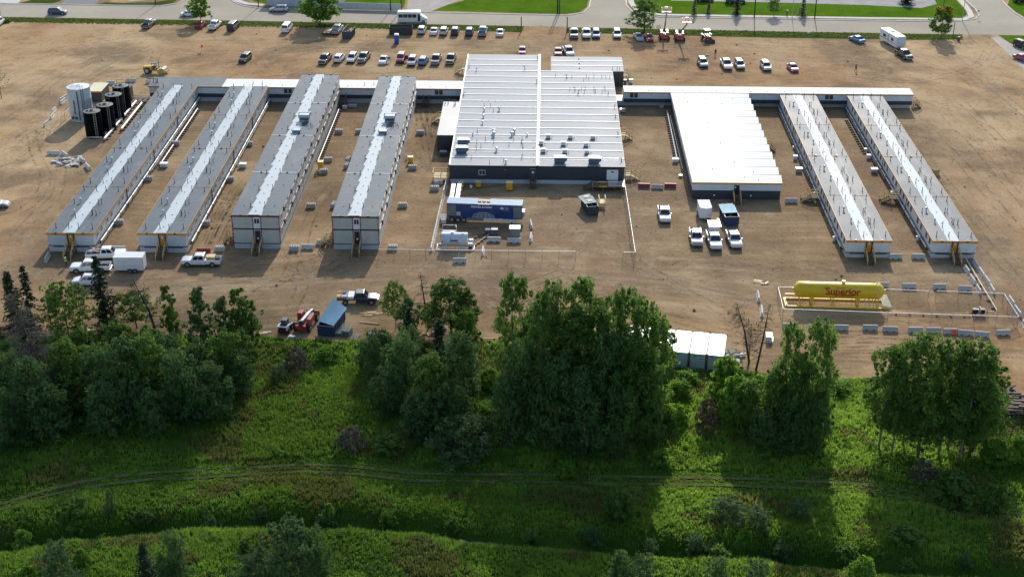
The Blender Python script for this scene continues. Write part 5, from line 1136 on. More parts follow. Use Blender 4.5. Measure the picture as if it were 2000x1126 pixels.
part(t,'boom',lambda m:(m.bar((-2.3,-.05,1.75),(1.6,-.05,1.45),.42,.42),m.bar((1.4,-.05,1.46),(2.9,-.05,1.2),.30,.32)),M['hvac'],bevel=.03)
part(t,'boom_head',lambda m:(m.bar((2.8,-.05,1.25),(3.2,-.05,.4),.4,.3),m.box(-2.5,-2.1,-.35,.3,1.2,2.0)),M['darksteel']); part(t,'fork_carriage',lambda m:(m.box(3.2,3.35,-1.0,1.0,.25,.9),m.box(3.3,4.3,-.6,-.45,.2,.28),m.box(3.3,4.3,.45,.6,.2,.28)),M['redl'])
wheels(t,[(1.7,-1.05),(1.7,1.05),(-1.7,-1.05),(-1.7,1.05)],.60,.42)
p=G(556,650); t=thing('skid_steer','white and maroon skid steer loader at the edge of the grass','skid steer',(p.x,p.y+.8,0),R(82))
part(t,'body',lambda m:(m.box(-1.3,.9,-.55,.55,.45,1.1),m.box(-1.45,-1.1,-.75,.75,.35,.8)),pm('maroon_body',(.13,.015,.03),.5),bevel=.04)
part(t,'rear_guard',lambda m:(m.box(-1.5,-.4,-.78,-.58,.8,1.35),m.box(-1.5,-.4,.58,.78,.8,1.35),m.box(-1.5,-1.3,-.78,.78,1.25,1.4),m.bar((-1.2,-.7,1.35),(1.3,-.72,.7),.16,.2),m.bar((-1.2,.7,1.35),(1.3,.72,.7),.16,.2)),M['white'],bevel=.03)
c_=part(t,'cab',lambda m:m.hexa([(-.7,-.45,1.1),(.7,-.45,1.1),(.7,.45,1.1),(-.7,.45,1.1),(-.6,-.42,2.0),(.5,-.42,2.0),(.5,.42,2.0),(-.6,.42,2.0)]),pm('cab_dark_green_grey',(.07,.10,.11),.5),bevel=.04)
part(t,'engine_grille',lambda m:m.box(-1.505,-1.5,-.5,.5,.9,1.22),M['plastic']); part(t,'bucket',lambda m:m.hexa([(1.3,-.9,.08),(2.1,-.9,.05),(2.1,.9,.05),(1.3,.9,.08),(1.3,-.9,.7),(1.4,-.9,.75),(1.4,.9,.75),(1.3,.9,.7)]),M['darksteel'])
wheels(t,[(.65,-.72),(.65,.72),(-.65,-.72),(-.65,.72)],.38,.28)
# ================================================================== SITE OBJECTS
ORD=['first','second','third','fourth','fifth','sixth','seventh','eighth','ninth','tenth','eleventh','twelfth','thirteenth']
# ---- concrete barriers
def barrier_proto(mat_,name='concrete_barrier'):
    m=MB(); L=2.3
    prof=[(-.30,0),(.30,0),(.28,.10),(.16,.30),(.10,.80),(-.10,.80),(-.16,.30),(-.28,.10)]
    # profile in y-z swept along x, with two drainage notches at the foot
    for x0,x1,cut in((-L/2,-.75,0),(-.75,-.35,1),(-.35,.35,0),(.35,.75,1),(.75,L/2,0)):
        p=prof if not cut else [(-.27,.13),(.27,.13),(.16,.30),(.10,.80),(-.10,.80),(-.16,.30)]
        m.xprism(p,x0,x1)
    return m.build(name,mat_)
BP={}
def barrier(p0,p1,label,color='c',z=.8,group='concrete barriers'):
    """p0,p1: ends of its top edge in the photo"""
    a=G(*p0,z); b=G(*p1,z); c=(a+b)/2; d=b-a; ang=math.atan2(d.y,d.x); L=d.length
    if color not in BP:
        o=barrier_proto({'c':M['concw'],'g':M['conc'],'r':M['redc']}[color]); BP[color]=o
    else: o=BP[color].copy(); COL.objects.link(o)
    o.location=(c.x,c.y,0); o.rotation_euler=(0,0,ang); o.scale=(max(.8,min(1.15,L/2.3)),1,1)
    tag(o,label,'barrier',group); return o
def hbar(cx,cy,label,color='g',w=27,sl=0,**k): 
    w=w/2; return barrier((cx-w,cy-w*sl),(cx+w,cy+w*sl),label,color,**k)
for i,(x,y,w,s) in enumerate([(1568,550,25,.01),(1626,550,25,.0),(1673,553.5,27,.03),(1723,551,26,.02),(1776,553,27,.01),(1836,554,25,.02),(1885.5,557.5,26,.05)]):
    hbar(x,y,ORD[i]+' barrier from the left in the row behind the yellow tank enclosure','g',w,s)
for i,(x,y,w,s) in enumerate([(1541,631,14,0),(1592,633,20,0),(1643,634,29,.02),(1700,634,29,.02),(1739.5,637,29,.03),(1789,638.5,29,.02),(1823.5,639,29,.02),(1857,641,28,-.02),(1887,644,30,.09),(1919,647,29,.08),(1960,643.5,26,-.03)]):
    hbar(x,y,ORD[i]+' barrier from the left in the row before the yellow tank enclosure','g',w,s)
p0=G(1863,647,.45); t=MB(); t.box(-.25,.25,-.03,.03,-.45,.45); o=t.build('orange_sheet',M['orangef']); o.location=(p0.x,p0.y-.25,.46); o.rotation_euler=(R(-15),0,0); tag(o,'bright orange sheet hung on a concrete barrier in front of the tank enclosure','sheet')
def z5(x,y): return (1800+x/6.625,490+y/6.625)
for i,(a,b) in enumerate([((565,170),(620,250)),((630,290),(697,380)),((718,425),(765,505))]): barrier(z5(*a),z5(*b),ORD[i]+' barrier from the top in the left line beside the brown pipe','c')
for i,(a,b) in enumerate([((680,95),(740,180)),((748,200),(812,295)),((820,305),(882,392)),((890,415),(945,505))]): barrier(z5(*a),z5(*b),ORD[i]+' barrier from the top in the right line beside the brown pipe','c')
for i,(a,b) in enumerate([((1135,568),(1200,660)),((1210,693),(1287,795)),((1316,880),(1370,980))]): barrier(z5(*a),z5(*b),ORD[i]+' barrier from the top outside the right end of the tank enclosure','c')
barrier((1480,564),(1483,583),'upper of two white barriers left of the tank enclosure','c'); barrier((1487.5,593),(1489,612),'lower of two white barriers left of the tank enclosure','c')
for i,(a,lb,c_) in enumerate([(1258,'left red plastic barrier beside the chain link fence','r'),(1284.5,'pale concrete barrier between two red ones','g'),(1309.5,'right red barrier beside the chain link fence','r')]): hbar(a,358+(i==1)*2,lb,c_,23,.03)
hbar(1546,387,'left of two concrete barriers between the dining hall and the next wing','g',24,.01); hbar(1580,384.5,'right of two concrete barriers between the dining hall and the next wing','g',23,0)
hbar(1750,495.5,'concrete barrier touching the right corner of the inner right wing','g',25,0); hbar(1794,495.5,'concrete barrier touching the left corner of the farthest-right wing','g',26,.02)
hbar(601,477,'concrete barrier between the two two-storey wings','c',25,.02); hbar(898,503.5,'concrete barrier outside the front fence below the white tank','c',26,0); hbar(965,462.5,'concrete barrier in front of the small control cabinet','c',26,.02); hbar(1005,464.5,'concrete barrier in front of the grey enclosure with white roof','c',27,.03)
barrier((1036,427),(1038.5,440),'upper upright-looking white barrier right of the blue trailer','c'); barrier((1037.5,449),(1036,468),'lower white barrier right of the blue trailer','c'); barrier((944,477),(942,494),'white barrier standing lengthwise beside the white tank','c')
hbar(231.5,480.5,'concrete barrier behind the scrap-laden white pickup truck','c',27,.03); hbar(397,484.5,'red barrier behind the white pickup truck with the crate','r',27,0)
barrier((96,489),(86,506),'grey concrete barrier by the left front corner of the farthest-left wing','g')
hbar(256,153,'concrete barrier behind the dark shed by the tanks','c',19,.05); hbar(215.5,158,'concrete barrier behind the far black tank','c',16,-.03); hbar(292,156.5,'pale barrier at the left end of the long corridor','c',13,.05)
for i,(a,b) in enumerate([((117,192),(130,184)),((118,197.5),(127,190)),((101.5,214),(108.5,207.5)),((98,226),(105.5,218)),((85.5,240.5),(95,233))]): barrier(a,b,ORD[i]+' barrier from the top in the stepped line left of the white tank','c')
for (a,b,lb) in [((92,293.5),(116,294.5),'level concrete barrier left of the rubble heap'),((120.5,293.5),(132,301),'slanting concrete barrier touching the rubble heap'),((156,304.5),(162.5,311),'tilted concrete barrier lying in the rubble heap'),((167.5,317),(175,325.5),'concrete barrier nearest the dormitory roof, right of the rubble heap')]: barrier(a,b,lb,'c')
# ten barriers along the left yard fence
for i in range(11):
    f=i/11; x0=871.5+(841.5-871.5)*f; x1=871.5+(841.5-871.5)*(f+.085); y0=356+(484-356)*(f**1.08); y1=356+(484-356)*((f+.085)**1.08)
    barrier((x0,y0),(x1,y1),ORD[i]+' barrier from the top in the long line at the left yard fence','c',group='barriers along the left yard fence')
# ---- concrete blocks
def block(px,py,label,rz=0,n=2,dark=False):
    p=G(px,py)
    if 'blk' not in STORE:
        m=MB()
        for k in(0,1):
            x=k*.76-.38; m.box(x-.375,x+.375,-.375,.375,0,.62)
            for sx in(-.18,.18):
                for sy in(-.18,.18): m.prism([(x+sx-.09,sy-.09),(x+sx+.09,sy-.09),(x+sx+.09,sy+.09),(x+sx-.09,sy+.09)],.62,.72)
        o=m.build('concrete_block',M['conc'],bevel=.03); STORE['blk']=o
    else: o=STORE['blk'].copy(); COL.objects.link(o)
    o.location=(p.x,p.y,0); o.rotation_euler=(0,0,R(rz)); o.scale=(1.05,1.05,1.25); tag(o,label,'block','interlocking concrete blocks'); return o
for x,y,rz,lb in [(290,352,0,'concrete block under the pipe of the farthest-left wing, middle of its right side'),(233,437,0,'concrete block near the front right corner of the farthest-left wing'),(344,283,0,'small concrete block between the two left wings, level with the far pipe'),
 (449,353,0,'concrete block at the right side of the second wing, middle'),(402,439,0,'concrete block near the front right corner of the second wing'),(486,284,0,'concrete block at the right side of the second wing, far end'),
 (662,260,0,'concrete block in the two-storey alley, farthest, left side'),(702,260,0,'concrete block in the two-storey alley, farthest, right side'),(641,315,8,'concrete block just behind the yellow cabinet of the alley'),(632,338,4,'concrete block just in front of the yellow cabinet of the alley'),(680,315,80,'upper of two small blocks against the right two-storey wing'),(677,327,80,'lower of two small blocks against the right two-storey wing'),
 (608,405,4,'concrete block alone in the near half of the alley'),(652,404,80,'concrete block against the right two-storey wing, near half'),(575,488,3,'concrete block in front of the alley, left of the pale barrier'),(628,476,6,'concrete block beside the timber stairs of the right two-storey wing'),
 (821,262,0,'concrete block right of the right two-storey wing, farthest'),(806,330,0,'concrete block in front of the yellow cabinet right of the two-storey wings'),(787,404,0,'concrete block in the open strip left of the yard fence'),(767,487,3,'concrete block beside the front left fence post'),(849,371,2,'concrete block below the fresh timber deck'),(856,360,25,'tilted concrete block beneath the fresh timber deck'),(430,489,4,'concrete block between the red barrier and the left two-storey wing'),(673,311,0,'')]:
    if lb: block(x,y,lb,rz)
# ---- cabinets
def cabinet(px,py,w,d,h,mb,mt,label,rz=0,legs=.15,cat='cabinet',name='utility_cabinet',group=None,overh=.06):
    p=G(px,py); t=thing(name,label,cat,(p.x,p.y,0),R(rz),group)
    part(t,'body',lambda m:m.box(-w/2,w/2,-d/2,d/2,legs,h),mb,bevel=.02); part(t,'lid',lambda m:m.box(-w/2-overh,w/2+overh,-d/2-overh,d/2+overh,h,h+.07),mt)
    part(t,'door',lambda m:m.box(-w/2+.06,w/2-.06,-d/2-.02,-d/2,legs+.08,h-.08),mb); 
    if legs: part(t,'skid',lambda m:(m.box(-w/2+.02,-w/2+.14,-d/2,d/2,0,legs),m.box(w/2-.14,w/2-.02,-d/2,d/2,0,legs)),M['darksteel'])
    return t
YB=M['yelbox']; YT=pm('faded_yellow_top',(.80,.62,.32),.5)
cabinet(627,330,.95,1.0,1.55,YB,YT,'yellow cabinet with pipes in the two-storey alley',cat='cabinet',group='yellow cabinets'); cabinet(802,318,.9,.9,1.25,YB,YT,'yellow cabinet right of the two-storey wings',group='yellow cabinets')
cabinet(903,366,.5,.5,1.1,YB,YT,'narrow yellow cabinet beside the steel ducts at the main hall',group='yellow cabinets'); cabinet(934.5,365.5,.9,.6,1.1,YB,YT,'middle yellow cabinet against the front of the main hall',group='yellow cabinets'); cabinet(995,371,1.1,.8,1.55,YB,YT,'largest yellow cabinet in front of the main hall, near the dark stairs',group='yellow cabinets')
for x,y,w,h,lb in [(321,326,1.4,.8,'white equipment box on the pipe beside the farthest-left wing'),(475,327,1.3,.8,'white equipment box on the pipe beside the second wing'),(1319,317,1.0,.75,'white equipment box left of the dining hall'),(1334,297,.6,.9,'small white box against the left wall of the dining hall'),(1329,346,.5,.4,'little brown box on the ground left of the dining hall'),
 (1560,336,1.1,.8,'grey box below the stairs of the inner right wing'),(1553,312,.7,.8,'white box above the stairs of the inner right wing'),(1707,337,1.1,.8,'grey box below the stairs of the farthest-right wing'),(1696,310,.7,.8,'white box above the stairs of the farthest-right wing'),(1691,296,.6,.6,'small white box up the left side of the farthest-right wing'),(1551,291,.5,.5,'small white box up the left side of the inner right wing'),
 (1232,163,.8,.9,'white box beside the rear annex'),(1221,163,.5,.8,'dark box beside the rear annex'),(1292,211,.8,.8,'teal box in the corner by the dining hall'),(1216,219,1.0,.7,'pale box right of the main hall in the corridor shade'),(885,203,1.2,.6,'grey box in the shade left of the main hall'),(689,210,1.7,.6,'long grey box in the shade at the end of the alley'),(674,214,.9,.8,'grey box on the pipe end in the alley'),(824,465,.01,.01,''),
 (866,304,1.3,.9,'dark grey unit beside the left flank of the main hall'),(920,368,.4,.5,'small white meter at the main hall skirting')]:
    if lb: cabinet(x,y,w,w*.75 if w<1.5 else .7,h,M['white'] if 'white' in lb else (M['hvacd'] if 'dark' in lb else M['hvac']) if 'brown' not in lb else M['woodd'],M['batten'] if 'white' in lb else M['hvac'],lb,group='equipment boxes',legs=.1)
def drum(px,py,lb,r=.32,h=.7):
    p=G(px,py); t=thing('insulated_drum',lb,'drum',(p.x,p.y,0),0,'round white drums'); part(t,'body',lambda m:m.cyl((0,0,0),(0,0,h),r,r,14),M['whitepipe'],smooth=True); part(t,'lid',lambda m:m.lathe([(r+.03,h),(r+.03,h+.05),(r*.6,h+.14),(0,h+.16)],14),M['batten'],smooth=True)
drum(1590,383,'white drum by the middle of the inner right wing'); drum(1629,470,'white drum near the front of the inner right wing'); drum(1742,382,'white drum by the middle of the farthest-right wing'); drum(1792,469,'white drum near the front of the farthest-right wing'); drum(1227,351,'white drum under the fresh timber stairs of the main hall',.28,.5)
p=G(1827,341); t=thing('timber_crate','timber crate standing behind the farthest-right wing','crate',(p.x,p.y,0),R(20)); part(t,'slat',lambda m:[m.box(-.6,.6,-.5,.5,.25*k,.25*k+.16) for k in range(4)],M['wood']); part(t,'lid',lambda m:m.box(-.65,.65,-.55,.55,1.0,1.06),M['woodd'])
for i in range(4):
    cabinet([899.5,898.5,896.5,895.5][i],[366,374,381,389][i],.75,.55,1.0,M['yelbox'] if i<3 else M['white'],M['batten'],ORD[i]+' white-topped box from the top in the column beside the steel ducts',group='white-topped boxes',legs=.05)
cabinet(953,457.0,.75,.6,.9,M['hvacd'],M['batten'],'small white-framed control box below the blue trailer'); cabinet(966,458,.95,.8,1.1,M['hvacd'],M['batten'],'grey control cabinet behind a concrete barrier'); cabinet(1005.5,462,1.75,1.5,1.75,pm('grey_enclosure',(.22,.25,.24),.5),M['batten'],'grey enclosure with bright white roof right of the control cabinets')
# ---- pipe lines on sleepers
def pipeline(p0,p1,label,n,r=.12,z=.38,mat_='whitepipe',sl=1.3,off=0,sm='woodd'):
    a=G(*p0,z);b=G(*p1,z); t=thing('pipeline',label,'pipeline',(a.x,a.y,0)); d=b-a; L=d.length; u=d.normalized(); nn=Vector((-u.y,u.x,0))
    part(t,'pipe',lambda m:m.cyl((0,0,z),(d.x,d.y,z),r,r,8),M[mat_],smooth=True)
    for i in range(n):
        c=u*(L*(i+.5)/n); m=MB(); m.bar(c+nn*(sl/2+off)+Vector((0,0,.13)),c-nn*(sl/2-off)+Vector((0,0,.13)),.25,.24); m.build('sleeper',M[sm],t)
    return t
pipeline((662,213),(621,314),'white pipeline on dark sleepers along the left two-storey wing',24)
pipeline((386,212),(312,322),'white pipeline on sleepers between the two left wings',26)
pipeline((1303,217),(1322,308),'white pipeline on short sleepers left of the dining hall',20)
pipeline((1655,232),(1693,300),'dark pipeline on sleepers along the left side of the farthest-right wing',15,.08,.3,'darksteel')
pipeline(z5(575,100),z5(975,765),'brown gas pipe on timber sleepers between two lines of barriers',7,.09,.45,'cream',.9)
pipeline((1737,611),(1897,617),'thin brown pipe from the yellow tank to the pump skid',6,.05,.2,'wood',.5)
# tank farm rack
t=pipeline((266,197.5),(204,271),'white insulated pipe rack running past the black tanks',12,.26,.55,'whitepipe',1.0); pipeline((277,201),(237,252),'outer white insulated pipe of the tank rack',10,.24,.6,'whitepipe',1.1)
pipeline((252,191),(293,192),'white pipe from the tank rack to the corridor, upper',4,.16,.5); pipeline((270,197),(291,198),'white pipe from the tank rack to the corridor, lower',3,.16,.5)
def stub(px,py,lb,w=1.4,rz=0):
    p=G(px,py); t=thing('pipe_valve',lb,'valve',(p.x,p.y,0),R(rz),'white pipe valves'); part(t,'pipe',lambda m:(m.tube([(0,0,.1),(0,0,.7),(w*.5,.1,.75),(w,0,.5),(w,0,.1)],.12,8)),M['whitepipe'],smooth=True); part(t,'wheel',lambda m:m.cyl((w*.4,.1,.95),(w*.4,.1,1.0),.16,.16,10),M['darksteel']); return t
for i,(x,y) in enumerate([(228,240),(219,252),(243,219),(208,268)]): stub(x,y,ORD[i]+' cluster of white pipes and valves among the black tanks',1.3,i*35)
stub(617,341,'white valves beside the yellow cabinet in the alley',.8); stub(795,312,'white valves beside the yellow cabinet right of the two-storey wings',.8,90); stub(308,324,'white valves where the pipeline meets the farthest-left wing',1.0,10); stub(463,322,'white valves where the pipe meets the second wing',1.0,10); stub(1316,315,'white valves where the pipeline meets the dining hall',1.0,0)
# ---- storage tanks
def vtank(px,py,r,h,mb,mt,label,white=False,rz=0):
    p=G(px,py); t=thing('storage_tank',label,'storage tank',(p.x,p.y+r,0),R(rz),'vertical storage tanks')
    part(t,'shell',lambda m:m.lathe([(r,0),(r,h*.33),(r+.02,h*.335),(r,h*.34),(r,h*.66),(r+.02,h*.665),(r,h*.67),(r,h),(r+.06,h+.03),(r+.06,h+.1),(r-.02,h+.1)],36),mb,smooth=True)
    part(t,'roof',lambda m:m.lathe([(r-.0,h+.05),(r*.45,h+.22 if white else h+.12),(r*.12,h+.38 if white else h+.16),(0,h+.42 if white else h+.18)],36),mt,smooth=True)
    part(t,'ladder',lambda m:(m.box(r*.55-.25,r*.55-.19,-r*.86-.14,-r*.86-.08,.4,h+.9),m.box(r*.55+.19,r*.55+.25,-r*.86-.14,-r*.86-.08,.4,h+.9),[m.box(r*.55-.19,r*.55+.19,-r*.86-.13,-r*.86-.09,.5+k*.35,.54+k*.35) for k in range(int((h)/.35))]),M['steel'] if not white else M['darksteel'])
    part(t,'railing',lambda m:(m.bar((-r*.6,r*.5,h+1.0),(r*.5,r*.5,h+1.0),.07),m.bar((-r*.6,r*.5,h+.1),(-r*.6,r*.5,h+1.0),.07),m.bar((r*.5,r*.5,h+.1),(r*.5,r*.5,h+1.0),.07)),M['darksteel'] if not white else M['steel'])
    part(t,'hatch',lambda m:(m.cyl((0,0,h+.1),(0,0,h+.45),.35,.32,12),m.cyl((-r*.5,-.2,h+.1),(-r*.5,-.2,h+.3),.2,.2,10)),mt)
    if white:
        part(t,'overflow_pipe',lambda m:m.cyl((.3,-r-.1,.5),(.3,-r-.1,h*.95),.10,.10,8),M['darksteel']); part(t,'gauge_board',lambda m:m.hexa([(-.7,-r-.02,h*.25),(-.45,-r-.06,h*.25),(-.45,-r-.02,h*.25),(-.7,-r+.05,h*.25),(-.7,-r-.02,h*.68),(-.45,-r-.06,h*.68),(-.45,-r-.02,h*.68),(-.7,-r+.05,h*.68)]),pm('rusty_board',(.14,.11,.10),.7))
        part(t,'manway',lambda m:(m.cyl((-1.2,-r+.45,.9),(-1.2,-r+.1,.9),.32,.32,14),m.cyl((-.4,-r+.25,.9),(-.4,-r-.02,.9),.32,.32,14)),M['hvacd'])
    return t
vtank(155,239,2.32,6.9,M['tankw'],pm('white_tank_roof',(.70,.72,.72),.5,dirt=.5),'tall white steel storage tank with rusty roof',True)
vtank(181,272,1.72,5.3,M['tankb'],M['tankt'],'black cylindrical tank nearest the viewer')
vtank(206,259,1.72,5.3,M['tankb'],M['tankt'],'second black cylindrical tank from the viewer, behind and right of the nearest',rz=5)
vtank(223,239,1.75,5.4,M['tankb'],M['tankt'],'third black cylindrical tank from the viewer',rz=10)
vtank(237,221,1.75,5.4,M['tankb'],M['tankt'],'farthest black cylindrical tank, with a blue-grey rail on its top',rz=-5)
p=G(189,196); t=thing('storage_shed','low shed with cream flat roof behind the white tank','shed',(p.x,p.y+1.8,0),R(0)); part(t,'wall',lambda m:m.box(-1.5,1.5,-2.8,2.8,0,2.3),M['wall_d']); part(t,'roof',lambda m:m.box(-1.6,1.6,-2.9,2.9,2.3,2.42),pm('cream_roof',(.62,.57,.40),.6)); part(t,'fascia',lambda m:m.box(-1.6,1.6,-2.94,-2.9,2.15,2.42),M['yelbox'])
p=G(250,198); t=thing('storage_shed','small charcoal shed right of the black tanks','shed',(p.x,p.y+1.0,0),R(0)); part(t,'wall',lambda m:m.box(-.75,.75,-1.0,1.0,0,3.0),M['wall_d']); part(t,'roof',lambda m:m.box(-.8,.8,-1.05,1.05,3.0,3.1),M['roof_g']); part(t,'door',lambda m:m.box(-.45,.45,-1.03,-1.0,.1,2.1),M['darksteel'])
# ---- fences
def fence(pts,label,h=1.8,z_is_top=True,posts=None,step=3.0,rail=True,name='chain_link_fence'):
    P=[G(x,y,h if z_is_top else 0) for x,y in pts]; o=P[0]; t=thing(name,label,'fence',(o.x,o.y,0)); pm_=MB();rl=MB();fb=MB()
    for a,b in zip(P[:-1],P[1:]):
        a=Vector((a.x-o.x,a.y-o.y,0)); b=Vector((b.x-o.x,b.y-o.y,0)); L=(b-a).length; n=max(1,round(L/step)); u=(b-a)/n
        for i in range(n+1): 
            c=a+u*i; m=MB(); m.cyl((c.x,c.y,0),(c.x,c.y,h+.04),.035,.035,6); m.cyl((c.x,c.y,h+.04),(c.x,c.y,h+.10),.05,.0,6); m.build('post',M['steel'],t)
        rl.bar((a.x,a.y,h),(b.x,b.y,h),.055); fb.quad((a.x,a.y,.04),(b.x,b.y,.04),(b.x,b.y,h-.03),(a.x,a.y,h-.03))
    rl.build('top_rail',M['batten'],t); fb.build('mesh_panel',M['fab'],t); return t
fence([(738,486.5),(831,487.5),(960,489),(1125,490.5)],'chain link fence along the front of the work yard')
fence([(1217,492),(1241,492.5),(1219,349)],'chain link fence along the right side of the work yard'); fence([(873,345),(866,372)],'short chain link fence at the left corner of the main hall')
fence([(1815,567.5),(1700,563),(1520,560),(1530,602.5),(1735,610),(1990,618.5),(1961,572.5),(1829,567.5)],'chain link fence round the yellow propane tank')
fence([(134.5,212),(116,228),(118,240)],'short chain link fence left of the white tank',h=1.8); fence([(292,186),(262,184)],'chain link fence between the dark shed and the corridor')
fence([(163,268),(199,268)],'chain link panel in front of the nearest black tank')
m=MB(); a=G(660,19);b=G(783,22.5); d=b-a; o=thing('panel_fence','long white panel fence beyond the street, cut by the top edge','fence',(a.x,a.y,0),math.atan2(d.y,d.x)); L=d.length
part(o,'panel',lambda m:m.box(0,L,0,.08,.1,1.95),pm('offwhite_panels',(.52,.53,.50),.6,dirt=.2)); part(o,'post',lambda m:[m.box(x-.06,x+.06,-.04,.12,0,2.02) for x in np.arange(0,L+.1,L/6)],pm('offwhite_panels',(.52,.53,.50)))
a=G(521,11);b=G(662,16); d=b-a; L=d.length; t=thing('roadside_building','long white building beyond the street, only its foot in view','building',(a.x,a.y,0),math.atan2(d.y,d.x))
part(t,'wall',lambda m:m.box(0,L,0,9,0,3.2),pm('pale_grey_wall',(.50,.53,.56),.6)); part(t,'roof',lambda m:m.box(-.3,L+.3,-.4,9.4,3.2,3.45),M['roof_g'])
# ---- propane tank
cx,cy=(39.02+52.77)/2,192.9
t=thing('propane_tank','long yellow propane tank on a skid inside the chain link enclosure','propane tank',(cx,cy,0),R(-1.9)); r=1.25; zc=2.45; hl=6.15
n=36; V=[];Fc=[]
prof=[(-hl-.74,.0),(-hl-.70,.32),(-hl-.55,.68),(-hl-.32,.98),(-hl-.12,1.14),(-hl,r)]+[(x,r) for x in np.linspace(-hl,hl,8)[1:-1]]+[(hl,r),(hl+.12,1.14),(hl+.32,.98),(hl+.55,.68),(hl+.70,.32),(hl+.74,0)]
m=MB()
for x,rr in prof:
    for i in range(n): a=2*math.pi*i/n; m.v.append((x,rr*math.cos(a),zc+rr*math.sin(a)))
for k in range(len(prof)-1):
    for i in range(n): m.f.append((k*n+i,k*n+(i+1)%n,(k+1)*n+(i+1)%n,(k+1)*n+i)); m.m.append(0)
m.build('vessel',M['yellow'],t,smooth='all')
part(t,'skid',lambda m:(m.box(-8.0,7.2,-1.42,-1.28,0,.28),m.box(-8.0,7.2,1.28,1.42,0,.28),m.box(-8.1,-7.95,-1.42,1.42,0,.28),m.box(7.2,7.35,-1.42,1.42,0,.28),m.box(-7.9,-5.9,1.0,1.2,.9,1.1),m.box(-7.95,-7.8,-1.2,1.2,.28,.42)),M['yellow'])
for x in(-5.7,-4.0,-.9,3.0,5.9):
    part(t,'saddle',lambda m:(m.hexa([(x-.10,-1.25,.28),(x+.10,-1.25,.28),(x+.10,1.25,.28),(x-.10,1.25,.28),(x-.14,-1.02,1.75),(x+.14,-1.02,1.75),(x+.14,1.02,1.75),(x-.14,1.02,1.75)]) if x in(-4.0,3.0) else (m.bar((x-.1,-1.3,.2),(x-.35,-.6,1.5),.14),m.bar((x+.15,-1.25,.2),(x+.15,-.8,1.6),.08))),M['yellow'])
part(t,'stair_ramp',lambda m:(m.hexa([(6.7,-1.2,.5),(8.1,-1.2,.28),(7.6,1.2,1.25),(6.4,1.2,1.3),(6.7,-1.2,.58),(8.1,-1.2,.36),(7.6,1.2,1.33),(6.4,1.2,1.38)]),m.bar((6.4,1.1,0),(6.4,1.1,1.3),.1)),M['cream'],)
part(t,'valve_dome',lambda m:(m.cyl((.6,0,zc+r-.05),(.6,0,zc+r+.32),.26,.24,14),m.cyl((.6,0,zc+r+.32),(.6,0,zc+r+.38),.30,.30,14)),M['yellow']); 
for sx in(-1,1): part(t,'end_nozzle',lambda m:m.cyl((sx*(hl+.65),0,zc+.1),(sx*(hl+.98),0,zc+.1),.14,.14,10),M['yellow'])
part(t,'gauge_pipe',lambda m:m.tube([(5.6,-.2,zc+r+.5),(5.6,-.2,zc+r),(5.7,-.8,zc+r*.82),(5.8,-1.2,zc+.5),(5.85,-1.3,.4)],.05,6),M['cream']); part(t,'bottom_pipe',lambda m:[m.tube([(x,-.5,1.3),(x+.12,-.9,.5),(x+.1,-1.2,.3)],.09,8) for x in(4.0,4.6,5.2)],M['cream'])
def wrap(txt,size,mat_,x0,th,rad,bold=.02,sx=1.0,name='lettering',outline=0):
    cu=D.curves.new(name,'FONT'); cu.body=txt; cu.size=size; cu.offset=bold; cu.extrude=.004; cu.align_x='CENTER'; cu.align_y='CENTER'
    to=D.objects.new('tmp_text',cu); COL.objects.link(to); dg=bpy.context.evaluated_depsgraph_get(); dg.update()
    me=D.meshes.new_from_object(to.evaluated_get(dg)); D.objects.remove(to); D.curves.remove(cu); me.name=name; me.materials.clear(); me.materials.append(mat_)
    import bmesh; bm=bmesh.new(); bm.from_mesh(me)
    for k in range(-9,10): bmesh.ops.bisect_plane(bm,geom=bm.verts[:]+bm.edges[:]+bm.faces[:],plane_co=(0,k*size*.075,0),plane_no=(0,1,0))
    bm.to_mesh(me); bm.free()
    for v in me.vertices:
        a=th+v.co.y/rad; rr=rad+v.co.z; v.co=(x0+v.co.x*sx,-rr*math.cos(a),zc+rr*math.sin(a))
    o=D.objects.new(name,me); COL.objects.link(o); o.parent=t; KID.setdefault(t.name,[]).append(o); return o
wrap('Superior',1.62,M['redtext'],.45,R(14),r+.045,.034,.92)
wrap('superiorpropane.com',.27,M['bktext'],1.0,R(-14),r+.045,.012,.92); wrap('Proudly Canadian',.20,M['redtext'],.1,R(40),r+.045,.004,1.1)
def leaf(m):
    a0=R(38)
    for dx,dy in((-.16,0),(.0,.16),(.16,0),(0,-.12)): 
        a=a0+dy/r; m.hexa([(-2.15+dx-.08,-(r+.03)*math.cos(a),zc+(r+.03)*math.sin(a)),(-2.15+dx,-(r+.03)*math.cos(a-.09),zc+(r+.03)*math.sin(a-.09)),(-2.15+dx+.08,-(r+.03)*math.cos(a),zc+(r+.03)*math.sin(a)),(-2.15+dx,-(r+.03)*math.cos(a+.09),zc+(r+.03)*math.sin(a+.09)),
          (-2.15+dx-.08,-(r+.05)*math.cos(a),zc+(r+.05)*math.sin(a)),(-2.15+dx,-(r+.05)*math.cos(a-.09),zc+(r+.05)*math.sin(a-.09)),(-2.15+dx+.08,-(r+.05)*math.cos(a),zc+(r+.05)*math.sin(a)),(-2.15+dx,-(r+.05)*math.cos(a+.09),zc+(r+.05)*math.sin(a+.09))])
part(t,'leaf_emblem',leaf,M['redtext'])
